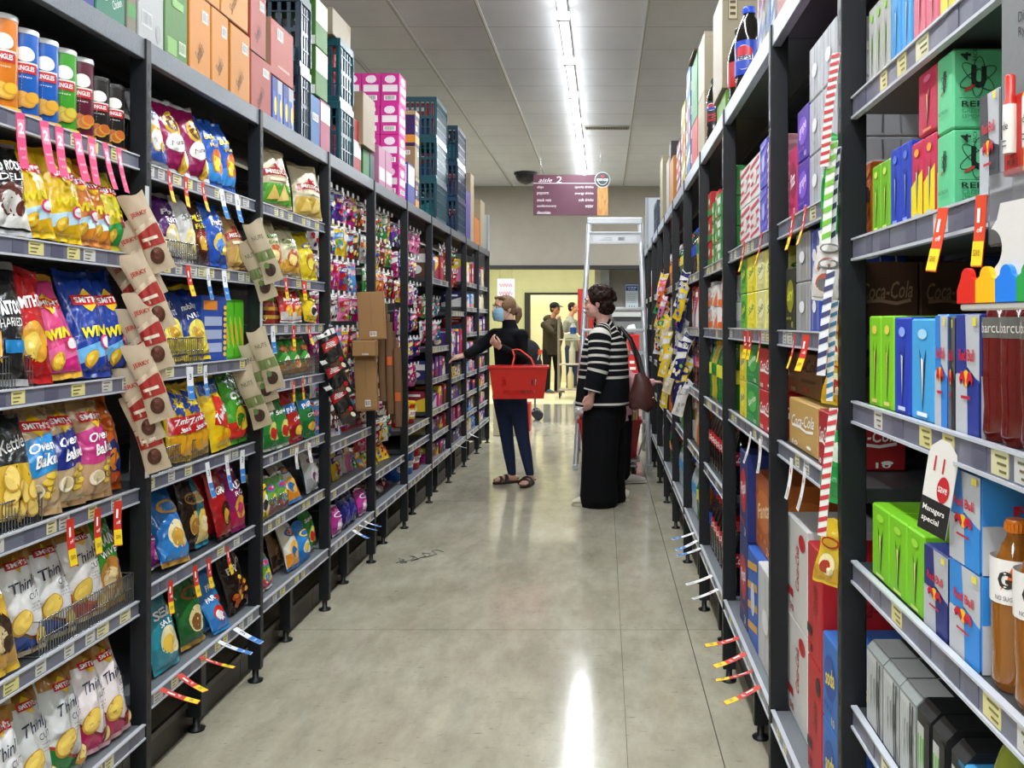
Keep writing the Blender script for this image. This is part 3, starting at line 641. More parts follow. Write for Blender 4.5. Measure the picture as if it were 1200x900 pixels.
BAGS = {   # key: (w, h, t, base, painter, seal colour, words)
    'yel_smiths': (0.185, 0.29, 0.085, 'eec81e', d_smiths('eec81e', 'e3b418'), None, 'yellow crinkle chip bag'),
    'ora_smiths': (0.18, 0.28, 0.08, 'd8812c', d_smiths('d8812c', 'de8a26'), None, 'orange crinkle chip bag'),
    'grn_smiths': (0.18, 0.28, 0.08, 'd9cf30', d_smiths('d9cf30', '1d8a3c', '2f9c4a'), None, 'yellow and green chip bag'),
    'blu_smiths': (0.19, 0.30, 0.085, '1c3f9c', d_smiths('1c3f9c', '1a3a98', '6fb4e4'), None, 'royal blue crinkle chip bag'),
    'pnk_smiths': (0.185, 0.28, 0.085, 'd4447c', d_smiths('d4447c', 'c81f78', 'e86aa0'), 'd9a32c', 'pink and gold chip bag'),
    'red_plain': (0.18, 0.29, 0.08, 'b81a20', d_blob(['a31318', 'e0a030', 'f0d060'], ("SMITH'S", None)), None, 'shiny red chip bag'),
    'black_crisp': (0.18, 0.27, 0.08, '191a1c', d_blob(['e8e6e2', '5a2a22', 'b8b4ae'], ('RED ROCK', 'DELI')), 'a8a8aa', 'black and silver chip bag'),
    'black_corn': (0.19, 0.30, 0.08, '15161a', d_doritos, '9a9a9c', 'black corn chip bag'),
    'kettle': (0.18, 0.27, 0.085, '23272a', d_kettle, None, 'black topped chip bag'),
    'baked_blue': (0.185, 0.28, 0.085, 'c2a67c', d_baked('2b8fd4', ('Oven', 'Baked')), 'b39468', 'kraft and sky blue chip bag'),
    'baked_navy': (0.195, 0.29, 0.085, 'c8ae84', d_baked('1d2f86', ('Oven', 'Baked')), 'a9865c', 'kraft and navy chip bag'),
    'baked_pink': (0.18, 0.28, 0.085, 'c09a74', d_baked('c4357e', ('Oven', 'Baked')), 'a9865c', 'kraft and magenta chip bag'),
    'orange_bag': (0.18, 0.30, 0.085, 'd4601a', d_blob(['c4501a', '1a2c6c', 'e8882a']), None, 'bright orange chip bag'),
    'thin_blue': (0.19, 0.29, 0.085, 'e8e8e8', d_thinly('1d4596', '6a3b2a'), 'c9b894', 'white and blue thin chip bag'),
    'thin_red': (0.19, 0.29, 0.085, 'ece9e6', d_thinly('c93a2a', 'e0661e'), 'c9b894', 'white and red thin chip bag'),
    'thin_green': (0.20, 0.28, 0.085, 'd0d2d0', d_thinly('1f7a34', 'b03020'), '8a8c88', 'silver and green thin chip bag'),
    'thin_pink': (0.19, 0.29, 0.085, 'f0e6e6', d_thinly('b81f5a', '7c2030'), 'd9a9b0', 'white and pink thin chip bag'),
    'green_grain': (0.19, 0.28, 0.085, '3f9a2c', d_blob(['d8b27a', 'c8863c', 'e8cf96'], ('GRAIN', 'WAVES')), 'c9a23a', 'grass green corn chip bag'),
    'teal_bag': (0.17, 0.30, 0.08, '2f93a8', d_blob(['2a8a9e', 'ece2b4', 'f0c84a'], ('SEA', 'SALT')), '3aa0b4', 'teal popped chip bag'),
    'yel_brown': (0.17, 0.29, 0.08, 'd6ac34', d_blob(['b88a3c', '3a2a20', 'd8c090'], ('CORN', None)), None, 'yellow brown corn chip bag'),
    'silver_chip': (0.17, 0.27, 0.08, 'b9bcbf', d_blob(['2a4a9a', 'c8a23a', 'e8e8e8']), '6a6c6e', 'silver and blue chip bag'),
    'maroon_rrd': (0.18, 0.27, 0.085, '8e1450', d_rrd, 'c4c4c6', 'maroon deli chip bag'),
    'blue_burger': (0.18, 0.26, 0.085, '2458b4', d_blob(['3b8fd8', 'd8702a', 'e8e03a'], ('Burger', 'Rings'), 'f4d23a'), None, 'blue snack ring bag'),
    'purple_pop': (0.17, 0.24, 0.075, '5b2472', d_blob(['e8e4d8', 'eedc8c', 'f2ecd0'], ('Pop', 'corn')), 'b8b4b8', 'purple popcorn bag'),
    'white_pop': (0.16, 0.25, 0.075, 'd9d8d4', d_blob(['efe4b8', 'f0d978', 'f6efc8'], ('cobs', None), '5a5a5c'), None, 'white popcorn bag'),
    'choc_puff': (0.16, 0.26, 0.07, '4a2618', d_blob(['3a1c10', '8a2a1a', 'd8a83a'], ('PUFF', 'FULL'), 'f0e43a'), None, 'brown puffed snack bag'),
    'blue_slim': (0.16, 0.28, 0.07, '1d56b8', d_blob(['1848a8', 'e8c84a', '4a8ae0'], ('Pretzel', None)), None, 'bright blue pretzel bag'),
    'kraft_corn': (0.18, 0.26, 0.08, 'b98e58', d_mission('caa25c'), None, 'kraft tortilla chip bag'),
    'nobby': (0.20, 0.27, 0.085, '23408e', d_blob(['e8d23a', 'f2e45a', 'd8a03a'], ("nobby's", 'NUTS')), 'e8c81e', 'blue and yellow nut bag'),
    'twist_zombie': (0.18, 0.26, 0.08, 'e8c01e', d_twist, None, 'yellow and red cheese snack bag'),
    'twisties': (0.17, 0.29, 0.085, 'efca1c', d_twisties(), None, 'golden twist snack bag'),
    'green_nacho': (0.17, 0.27, 0.08, '4aa82c', d_blob(['d8281e', 'f0d03a', '2a7a1e'], ('corn', 'chips')), None, 'lime green corn chip bag'),
    'sky_big': (0.22, 0.33, 0.10, '2272c0', d_blob(['2a80cc', 'f0e2b0', 'd0a040'], None), 'b8893a', 'large sky blue chip bag'),
    'brown_nut': (0.14, 0.25, 0.07, '2c1a14', d_blob(['1c120e', 'd8b05a', 'b07a34']), None, 'dark brown nut bag'),
    'teal_nut': (0.14, 0.25, 0.07, '2a8aa4', d_blob(['d8c07a', 'e8c24a', 'f0e0b0']), None, 'teal and gold nut bag'),
    'red_grain': (0.15, 0.26, 0.07, 'b4161c', d_blob(['941016', '3a1410', 'e0a83a'], ('GRAIN', None)), '2a1210', 'deep red snack bag'),
    'mag_grain': (0.15, 0.25, 0.07, '8a1460', d_blob(['a81a4a', 'd8a23a', 'c8306a'], ('RED', 'ROCK')), None, 'magenta snack bag'),
    'green_chip': (0.17, 0.28, 0.08, '1e6a30', d_blob(['185a28', 'efe0a0', '8a5a2a']), 'd0a23a', 'dark green chip bag'),
    'cyan_pack': (0.15, 0.22, 0.07, '2f86cc', d_blob(['2a70b8', 'd0281e', 'f0f0f0'], ('PARTY', None)), None, 'cyan snack packet'),
    'popcorn_dk': (0.17, 0.26, 0.08, '241612', d_popcorn, None, 'dark caramel popcorn bag'),
    'mission_green': (0.22, 0.27, 0.10, 'c9b994', d_mission('5aa834'), '8a7a58', 'cream and green tortilla chip bag'),
    'mission_cream': (0.22, 0.27, 0.10, 'd6c8a4', d_mission('c8a84a'), 'a8986e', 'cream tortilla chip bag'),
    'olive_site': (0.19, 0.29, 0.09, 'ccc29a', d_blob(['d09a3a', 'b0562a', 'e6c878'], ('Snack', 'Bites'), '4a6a2a'), '8a7444', 'cream and olive cracker bag'),
    'lemon_bag': (0.15, 0.25, 0.08, 'e6cf28', d_blob(['d8bc1e', 'a86a2a', 'f0e05a'], ('CC', None), '2a3a8a'), None, 'lemon yellow snack bag'),
    'red_flame': (0.13, 0.18, 0.06, 'c4281c', d_blob(['e8e4e0', 'f08a1e', 'f6c83a'], ('hot', 'nuts')), 'e4e0dc', 'white and red nut packet'),
    'yellow_round': (0.17, 0.20, 0.08, 'f0d21c', d_blob(['e8c414', 'f6f2e8', '26241e']), None, 'round yellow snack bag'),
    'green_veg': (0.15, 0.18, 0.07, '3e9a34', d_blob(['f0a02a', 'e8efc8', 'e0601e']), 'd8dcd4', 'green and orange snack packet'),
    'green_leaf': (0.16, 0.22, 0.07, '2c8a3c', d_blob(['1e7a30', 'd8d86a', 'c8281e'], ('Super', None)), 'c9d8c4', 'leaf green nut packet'),
    'party_red': (0.16, 0.24, 0.07, 'b82020', d_party('b82020', '94151a'), None, 'red party size chip bag'),
    'party_green': (0.16, 0.24, 0.07, '1f7a3a', d_party('1f7a3a', '16602c'), None, 'green party size chip bag'),
    'silver_big': (0.17, 0.26, 0.07, 'b4b6b8', d_blob(['9a9c9e', 'd0d2d4', '7a3a5a']), None, 'silver foil nut bag'),
    'cand_mix': (0.15, 0.16, 0.06, '6aa84a', d_blob(['c82a5a', 'f0d83a', '3a86c8']), 'e4e4e0', 'green and pink mixed snack bag'),
    'white_orange': (0.16, 0.24, 0.07, 'e4ddd0', d_blob(['e8901e', 'f0b84a', '2a6ab0']), '3a72b0', 'white and orange cracker bag'),
    'brown_almond': (0.15, 0.22, 0.06, '8a6a4c', d_blob(['4a3424', 'b88a54', '6a4a30']), 'b8a080', 'brown almond bag'),
    'blue_bubble': (0.15, 0.18, 0.07, '2a86d4', d_blob(['1a6ab8', 'e8e8e4', 'f0d03a']), None, 'aqua snack packet'),
    'purple_blob': (0.15, 0.15, 0.07, 'c23a9a', d_blob(['8a2a7a', 'e89ad0', 'f0e0ee']), 'e8d8e8', 'pink and purple rice snack packet'),
    'navy_pouch': (0.15, 0.17, 0.08, '1c1f6e', d_blob(['161a5c', '3a3fa8', '2a2f88']), None, 'navy foil pouch'),
}
def bag(key):
    b = BAGS[key]; return bag_mesh(key, b[0], b[1], b[2], b[3], b[4], sealcol=b[5])

# --- chip tubes
def can_deco(mb, r, h, base, low):
    S = lambda u, v, o: ((r + o) * math.sin(u * PI * 0.5), -(r + o) * math.cos(u * PI * 0.5), 0.004 + v * (h - 0.014))
    p = Print(mb, S, PI * r, h, 0.0007)
    p.band(0.62, 0.66, 'f0ece4', -0.55, 0.55, 12, 1); p.band(0.53, 0.64, 'c41a20', -0.5, 0.5, 12, 1); p.text('PRINGLES', 0, 0.585, 0.72, 0.055, 'ffffff', 0, 0, 0.02)
    p.ell(0.02, 0.745, 0.36, 0.085, 'f2efe8')
    p.text('crisps', 0, 0.48, 0.5, 0.025, 'f2efe8')
    for k in range(4): p.ell(-0.25 + 0.17 * k, 0.20 + 0.05 * (k % 2), 0.26, 0.075, 'c8932a', 0.7 * k); p.ell(-0.24 + 0.17 * k, 0.21 + 0.05 * (k % 2), 0.22, 0.058, low, 0.7 * k)
    p.band(0.02, 0.06, low, -1, 1, 14, 1)
    for k in range(6): p.band(0.30 + 0.035 * k, 0.318 + 0.035 * k, 'e8e6e0', 0.78, 0.97 - 0.02 * (k % 3), 2, 1)
def chip_tube(base, low, h=0.235, lid='d8dadc'):
    key = ('tube', base, h)
    if key in MESH: return MESH[key]
    mb = MB(); r = 0.0375
    mb.lathe([(r - 0.001, 0), (r, 0.003), (r, h - 0.012)], base, 24, cap=True)
    mb.lathe([(r + 0.001, h - 0.013), (r + 0.0015, h - 0.004), (r, h), (r - 0.004, h), (r - 0.006, h - 0.003)], lid, 24)
    can_deco(mb, r, h, base, low)
    MESH[key] = mb.mesh('chip_tube', PLAS); return MESH[key]

# --- placing and labelling
ROWS = {}
def put(me_or_obj, name, loc, rotz, words, place, cat, group, lean=0.0, roll=0.0, scale=1.0, ground=False, ylim=None, xlim=None):
    o = link(me_or_obj, name) if isinstance(me_or_obj, bpy.types.Mesh) else me_or_obj
    o.rotation_mode = 'XYZ'; M = Matrix.Rotation(rotz, 4, 'Z') @ Matrix.Rotation(roll, 4, 'Y') @ Matrix.Rotation(-lean, 4, 'X')
    o.rotation_euler = M.to_euler()
    sc = scale if isinstance(scale, tuple) else (scale, scale, scale)
    o.scale = sc
    if ground and o.type == 'MESH':
        V = np.empty(len(o.data.vertices) * 3, dtype=np.float32); o.data.vertices.foreach_get('co', V); V = V.reshape(-1, 3) * np.array(sc, dtype=np.float32)
        m3 = np.array(M.to_3x3()); W = V @ m3.T; loc = (loc[0], loc[1], loc[2] - float(W[:, 2].min()))
        if ylim:
            a, b = float(W[:, 1].min()) + loc[1], float(W[:, 1].max()) + loc[1]
            if a < ylim[0]: loc = (loc[0], loc[1] + ylim[0] - a, loc[2])
            elif b > ylim[1]: loc = (loc[0], loc[1] + ylim[1] - b, loc[2])
        if xlim is not None:
            e = float(W[:, 0].max() if xlim < 0 else -W[:, 0].min()) + abs(loc[0]) * (-1 if xlim < 0 else -1)
            e = e - (-abs(xlim))
            if e > 0: loc = (loc[0] - e if xlim < 0 else loc[0] + e, loc[1], loc[2])
    o.location = loc
    ROWS.setdefault((words, place), []).append((loc[1], loc[2], o))
    o['category'] = cat; o['group'] = group
    return o
def finish_labels():
    for (words, place), L in ROWS.items():
        L.sort(key=lambda t: (round(t[0], 2), -t[1]))
        for i, (_, _, o) in enumerate(L):
            if len(L) == 1: o['label'] = words + ' ' + place
            else:
                n = ORD[i] if i < len(ORD) else 'number %d' % (i + 1)
                o['label'] = n + ' ' + words + ' ' + place
SHW = ['top', 'second', 'third', 'fourth', 'fifth', 'sixth', 'seventh']
LEAN_JIT = random.Random(3)
def left_row(bay, row, items, group='crisps and snack bags'):
    """items: (key, px of the front's middle, yaw towards the camera in degrees, depth back from the rail, lift, lean degrees)"""
    z = (LSH[bay] + [LBOT[bay]])[row]; n = len(LSH[bay]) + 1
    place = 'on %s shelf of %s crisps bay' % ('bottom' if row == n - 1 else SHW[row], CR[bay])
    pxs = sorted(it[1] for it in items)
    for it in items:
        key, px = it[0], it[1]; yaw = max(3, (it[2] if len(it) > 2 else 30) - 20); dep = it[3] if len(it) > 3 else 0.05; lift = it[4] if len(it) > 4 else 0.0; lean = it[5] if len(it) > 5 else 9
        b = BAGS[key]; me = bag(key); xf = XL - dep
        a = math.radians(yaw); s = it[6] if len(it) > 6 else 1.0
        up = (LSH[bay][row - 1] if row else 2.19) - z - 0.045 - lift; sz = min(s, up / (b[1] + 0.008)); xc = xf + 0.035 - b[2] * 0.35 * math.cos(a)
        Y = F * -xc / (VX - px)
        k = pxs.index(px); nb_ = [abs(F * -xc / (VX - q) - Y) for q in (pxs[k - 1:k] + pxs[k + 1:k + 2])]
        sx = max(0.66, min(0.88, 0.99 * (sum(nb_) / len(nb_)) / (b[0] * s))) if nb_ else 0.88
        put(me, 'snack_bag', (xc, Y, z + 0.0052 + lift + b[2] * s * 0.02), PI / 2 - a, b[6], place, 'snack bag', group,
            math.radians(lean + 4 + LEAN_JIT.uniform(-2, 3)), math.radians(LEAN_JIT.uniform(-4, 4)), (sx * s, s * 0.84, sz), True, (LB[bay] + 0.032, LB[bay + 1] - 0.002), XL + 0.01)
# ------------------------------------------------------------------ crisps side, near bays
tubes = [('d87a1c', 'e8b02a', 0.235), ('1a5cb4', 'd8a02c', 0.225), ('1a5cb4', 'd8a02c', 0.225), ('3f9a26', 'c8b83a', 0.225), ('58142c', 'c8642a', 0.225), ('1e1a18', 'b85a1c', 0.195), ('1e1a18', 'b85a1c', 0.195)]
tw = ['orange chip tube', 'blue chip tube', 'blue chip tube', 'green chip tube', 'maroon chip tube', 'black and copper chip tube', 'black and copper chip tube']
for i, (b, lo, h) in enumerate(tubes):
    put(chip_tube(b, lo, h, '2a2826' if b[0] == '1' and h < 0.2 else 'd8dadc'), 'chip_tube', (XL - 0.085, 2.185 + i * 0.0815, 1.885), math.radians(43), tw[i], 'on top shelf of first crisps bay', 'chip tube', 'chip tubes on the top shelf')
left_row(0, 0, [('silver_chip', 150, 30, 0.10, 0, 6, 0.62)])
left_row(0, 1, [('black_crisp', 12, 38, 0.05, 0, 12), ('yel_smiths', 42, 34, 0.045), ('yel_smiths', 74, 34, 0.04), ('ora_smiths', 97, 32, 0.05), ('ora_smiths', 114, 28, 0.05), ('grn_smiths', 133, 28, 0.05), ('red_plain', 146, 20, 0.15, 0.0)])
left_row(0, 2, [('black_corn', 6, 40, 0.05), ('red_plain', 37, 38, 0.05), ('pnk_smiths', 74, 34, 0.05, 0, 14), ('blu_smiths', 110, 34, 0.045), ('blu_smiths', 137, 30, 0.05)])
left_row(0, 3, [('kettle', 22, 36, 0.05), ('baked_blue', 50, 36, 0.05), ('baked_navy', 82, 26, 0.05), ('baked_pink', 116, 26, 0.04), ('orange_bag', 143, 24, 0.07)])
left_row(0, 4, [('yel_brown', 2, 30, 0.04), ('thin_blue', 30, 36, 0.07), ('thin_blue', 66, 34, 0.07), ('thin_red', 104, 30, 0.07), ('green_grain', 140, 24, 0.07)])
left_row(0, 5, [('thin_blue', 8, 36, 0.04), ('thin_green', 46, 28, 0.05, 0, 14), ('thin_green', 80, 28, 0.05), ('thin_pink', 110, 30, 0.05), ('thin_pink', 138, 26, 0.04)])
left_row(1, 0, [('silver_chip', 184, 30, 0.06, 0, 14), ('maroon_rrd', 207, 34, 0.05, 0, 12), ('maroon_rrd', 232, 30, 0.05), ('blue_burger', 252, 22, 0.05), ('blue_burger', 268, 20, 0.05)])
left_row(1, 1, [('purple_pop', 200, 30, 0.07), ('white_pop', 220, 24, 0.06), ('choc_puff', 236, 26, 0.05), ('blue_slim', 256, 24, 0.04), ('kraft_corn', 279, 16, 0.06)])
left_row(1, 2, [('nobby', 206, 26, 0.06, 0, 14), ('nobby', 232, 28, 0.07, 0, 12)])
left_row(1, 3, [('green_nacho', 190, 20, 0.14), ('twist_zombie', 212, 28, 0.05), ('twist_zombie', 232, 24, 0.05), ('twisties', 260, 22, 0.04), ('green_nacho', 280, 16, 0.06)])
left_row(1, 4, [('purple_blob', 184, 10, 0.10), ('sky_big', 207, 30, 0.04, 0, 20), ('brown_nut', 226, 26, 0.09), ('teal_nut', 238, 24, 0.08), ('red_grain', 250, 24, 0.10), ('red_grain', 264, 20, 0.05), ('mag_grain', 280, 16, 0.05)])
left_row(1, 5, [('teal_bag', 197, 24, 0.05), ('green_chip', 227, 26, 0.06), ('cyan_pack', 250, 22, 0.08), ('cyan_pack', 261, 30, 0.03, 0, 24, 0.8), ('popcorn_dk', 280, 18, 0.06)])
left_row(2, 0, [('mission_green', 324, 44, 0.05), ('mission_cream', 362, 44, 0.05)])
left_row(2, 1, [('olive_site', 321, 34, 0.05), ('olive_site', 341, 34, 0.05), ('lemon_bag', 363, 34, 0.05)])
left_row(2, 2, [('red_flame', 337, 30, 0.05), ('red_flame', 347, 30, 0.05), ('yellow_round', 364, 14, 0.05)])
left_row(2, 3, [('green_veg', 334, 22, 0.07), ('green_veg', 346, 16, 0.06), ('green_veg', 358, 14, 0.07)])
left_row(2, 4, [('green_leaf', 318, 20, 0.06), ('green_leaf', 332, 18, 0.05), ('party_red', 348, 20, 0.04), ('party_green', 363, 16, 0.04)])
left_row(2, 5, [('yellow_round', 308, 14, 0.05), ('cand_mix', 320, 20, 0.06), ('cand_mix', 331, 18, 0.06), ('white_orange', 346, 30, 0.05, 0, 26), ('silver_big', 367, 16, 0.06)])
left_row(2, 6, [('cand_mix', 312, 20, 0.06), ('brown_almond', 328, 24, 0.12), ('white_orange', 345, 22, 0.05, 0, 14), ('blue_bubble', 358, 18, 0.05), ('green_leaf', 368, 14, 0.08)])

# boxes of snacks among the bags
def d_popbox(fr, ln, rn, tp):
    fr.band(0.78, 0.92, 'e08a2a', -0.9, 0.2, 1, 1)
    for k in range(3): fr.band(0.14 + 0.2 * k, 0.28 + 0.2 * k, 'a9b6d8', -0.85, 0.55, 1, 1)
    for k in range(9): fr.ell(0.78, 0.1 + 0.09 * k, 0.14, 0.035, 'f0c03a', n=8, rings=1)
    ln.band(0.1, 0.9, '2a50b4', -0.9, 0.9, 1, 1)
def d_greenbox(fr, ln, rn, tp):
    fr.band(0.05, 0.95, '58c01e', -0.95, 0.95, 1, 1)
    for k in range(2): fr.ell(-0.45 + 0.9 * k, 0.45, 0.26, 0.28, 'a8d83a', 0.3); fr.ell(-0.45 + 0.9 * k, 0.42, 0.12, 0.2, 'f0a02a', 0.3)
put(carton_mesh('popbox', 0.17, 0.09, 0.235, '2348a6', d_popbox), 'snack_box', (XL - 0.10, 1.386 * F / (VX - 254), 1.2615), PI / 2 - 0.1, 'tall blue popcorn box', 'on third shelf of second crisps bay', 'snack box', 'boxes among the snack bags')
for k, px in enumerate((270, 281)):
    put(carton_mesh('greenbox', 0.10, 0.09, 0.225, '46a81a', d_greenbox), 'snack_box', (XL - 0.10, 1.386 * F / (VX - px) , 1.2615), PI / 2, 'tall lime green snack box', 'on third shelf of second crisps bay', 'snack box', 'boxes among the snack bags')
# jars of hot sauce nuts
def jar():
    o = empty('nut_jar', (0, 0, 0)); m = MB()
    m.lathe([(0.034, 0), (0.037, 0.006), (0.037, 0.085), (0.03, 0.1)], 'a8361c', 18)
    S = lambda u, v, of: ((0.0374 + of) * math.sin(u * PI * 0.8), -(0.0374 + of) * math.cos(u * PI * 0.8), v * 0.1)
    p = Print(m, S, 0.18, 0.1, 0.0006); p.band(0.25, 0.75, 'd8a838', -0.9, 0.9, 14, 1); p.band(0.4, 0.6, '7a1a12', -0.9, 0.9, 14, 1); m.build('jar', PLAS, o)
    m = MB(); m.lathe([(0.033, 0.1), (0.033, 0.118), (0.03, 0.12)], '5aa02a', 18); m.build('lid', PLAS, o); return o
j0 = jar()
for i, (px, dz, w_) in enumerate(((311, 0, 'red nut jar with green lid'), (322, 0, 'red nut jar with green lid'), (311, 0.121, 'upper red nut jar stacked'), (322, 0.121, 'upper red nut jar stacked'))):
    j = j0 if i == 0 else copy_tree(j0)
    put(j, 'nut_jar', (XL - 0.09, 1.426 * F / (VX - px), 1.391 + dz), PI / 2 - 0.5, w_, 'on third shelf of third crisps bay', 'jar', 'nut jars')

# wire basket fronts holding bags back on the shelf edge
def wire_front(W, H, col='9a9c9e'):
    m = MB(); m.tube([(-W / 2, 0, 0), (W / 2, 0, 0)], 0.0022, col, 6); m.tube([(-W / 2, 0, H), (W / 2, 0, H)], 0.0028, col, 6); m.tube([(-W / 2, 0, H / 2), (W / 2, 0, H / 2)], 0.0016, col, 6)
    n = int(W / 0.011)
    for k in range(n + 1):
        x = -W / 2 + W * k / n; m.tube([(x, 0, 0), (x, 0, H)], 0.0013, col, 5, cap=False)
    for sx in (-W / 2, W / 2):
        m.tube([(sx, 0, H), (sx, 0.09, H), (sx, 0.09, 0), (sx, 0, 0)], 0.002, col, 6)
        for k in range(1, 5): m.tube([(sx, 0.018 * k, 0), (sx, 0.018 * k, H)], 0.0013, col, 5, cap=False)
    return m
for i, (bay, row, px0, px1, H) in enumerate(((0, 2, -8, 38, 0.075), (0, 3, -5, 49, 0.07), (0, 4, 46, 156, 0.085), (1, 1, 197, 242, 0.07), (1, 2, 195, 238, 0.085), (1, 3, 186, 244, 0.07), (2, 3, 326, 374, 0.08), (2, 5, 307, 338, 0.08), (1, 4, 292, 300, 0.07))):
    xf = -XL + 0.034; Y0 = F * xf / (VX - px0); Y1 = F * xf / (VX - px1); z = (LSH[bay] + [LBOT[bay]])[row]
    if bay == 1 and row == 4: continue
    o = wire_front(Y1 - Y0, H).build('wire_basket_front', CHROME); o.location = (-xf, (Y0 + Y1) / 2, z + 0.003); o.rotation_euler = (0, 0, PI / 2)
    n = len(LSH[bay]) + 1
    tag(o, 'chrome wire basket front on %s shelf of %s crisps bay' % (SHW[row], CR[bay]), 'wire basket', 'wire basket fronts')

# price flags clipped to the rails
def flag_mesh(style, H=0.105, W=0.024):
    key = ('flag', style, H)
    if key in MESH: return MESH[key]
    m = MB(); n = 6; bend = 0.0015 if style == 'orange' else 0.005
    S = lambda u, v, o: (u * W / 2, -bend * (1 - v) ** 2 * 3 - 0.002 - o, (v - 1) * H)
    V = []; Fc = []
    for j in range(n + 1):
        for u in (-1, 1): V.append(S(u, j / n, 0))
    for j in range(n): Fc.append((2 * j, 2 * j + 1, 2 * j + 3, 2 * j + 2))
    c = {'pink': 'd84a78', 'redyel': 'c8301e', 'whiteblue': 'e4e6ea', 'white': 'e8e6e4', 'orange': 'd8441e'}[style]
    Vb = [(a, b + 0.0008, z) for a, b, z in V]
    m.add(V, Fc, c, True); m.add(Vb, [f[::-1] for f in Fc], c, True)
    p = Print(m, S, W, H, 0.0005)
    if style == 'pink':
        p.band(0.55, 0.88, 'e88aa8', -0.8, 0.8, 1, 4); p.text('2', 0, 0.72, 1.1, 0.2, 'ffffff', 0, 0, 0.03); p.text('special', 0, 0.35, 1.4, 0.07, 'f4d0dc'); p.text('each', 0, 0.2, 1.0, 0.06, 'f4d0dc')
    elif style in ('redyel', 'orange'):
        p.band(0.02, 0.36, 'f0d01e', -1, 1, 1, 4); p.text('1', -0.2, 0.72, 0.5, 0.2, 'ffffff', 0, 0, 0.04); p.text('off', 0.15, 0.52, 1.0, 0.08, 'ffffff'); p.text('save', 0, 0.2, 1.2, 0.09, '8a5a10')
    elif style == 'whiteblue':
        p.band(0.02, 0.42, '2a7ac8', -1, 1, 1, 4); p.text('low', 0, 0.25, 1.2, 0.09, 'ffffff'); p.text('3', 0, 0.7, 0.8, 0.18, '3a4a6a')
    else:
        p.text('4', 0, 0.7, 0.8, 0.2, 'b81a1a'); p.band(0.05, 0.3, 'c8c8c4', -0.7, 0.7, 1, 1)
    MESH[key] = m.mesh('price_flag', PAPER); return MESH[key]
FW = {'pink': 'pink price flag', 'redyel': 'red and yellow price flag', 'whiteblue': 'white and blue price flag', 'white': 'white price flag', 'orange': 'red topped price flag'}
def flags(side, z, xs, style, place, out=False, H=0.105, yawj=18, seed=0):
    r = random.Random(seed + int(z * 100) + len(xs))
    for px in xs:
        xf = (XL - 0.012) if side == 'L' else (XR + 0.012)
        Y = F * abs(xf) / abs(VX - px)
        a = (PI / 2 if side == 'L' else -PI / 2) + (-1 if side == 'L' else 1) * math.radians(12 + r.uniform(-yawj, yawj) * 0.8)
        put(flag_mesh(style, H), 'price_flag', (xf + (0.012 if side == 'L' else -0.012), Y, z - 0.004), a, FW[style], place, 'price flag', 'price flags on the shelf rails', lean=math.radians(66 if out else 0) + r.uniform(-0.1, 0.1), roll=r.uniform(-0.12, 0.12))
pl = lambda b, r: 'hanging under %s shelf of %s crisps bay' % (r, CR[b])
flags('L', 1.884, (17, 45, 63, 84, 101, 117, 133), 'pink', pl(0, 'top'), H=0.125)
flags('L', 0.914, (76, 109, 133), 'redyel', pl(0, 'fourth'), H=0.12)
flags('L', 1.87, (193, 213, 233), 'redyel', pl(1, 'top'), H=0.10); flags('L', 1.87, (255, 273), 'whiteblue', pl(1, 'top'))
flags('L', 1.587, (215,), 'redyel', pl(1, 'second'), H=0.10); flags('L', 1.587, (239, 258), 'whiteblue', pl(1, 'second'))
flags('L', 1.261, (218, 236), 'whiteblue', pl(1, 'third')); flags('L', 0.934, (238, 261, 280), 'whiteblue', pl(1, 'fourth'), H=0.12)
flags('L', 0.61, (195, 224, 240, 262), 'redyel', pl(1, 'fifth'), H=0.10)
flags('L', 1.59, (331, 353), 'orange', pl(2, 'second'), H=0.09); flags('L', 1.39, (316,), 'whiteblue', pl(2, 'third'), H=0.11); flags('L', 1.39, (341, 358), 'redyel', pl(2, 'third'), H=0.09)
flags('L', 1.152, (341, 351), 'orange', pl(2, 'fourth'), H=0.09); flags('L', 0.86, (344, 359), 'white', pl(2, 'fifth'), H=0.09)
flags('L', 0.298, (184, 205, 230), 'redyel', 'sticking out of bottom shelf of second crisps bay', out=True, H=0.12); flags('L', 0.298, (252, 271), 'whiteblue', 'sticking out of bottom shelf of second crisps bay', out=True, H=0.12)
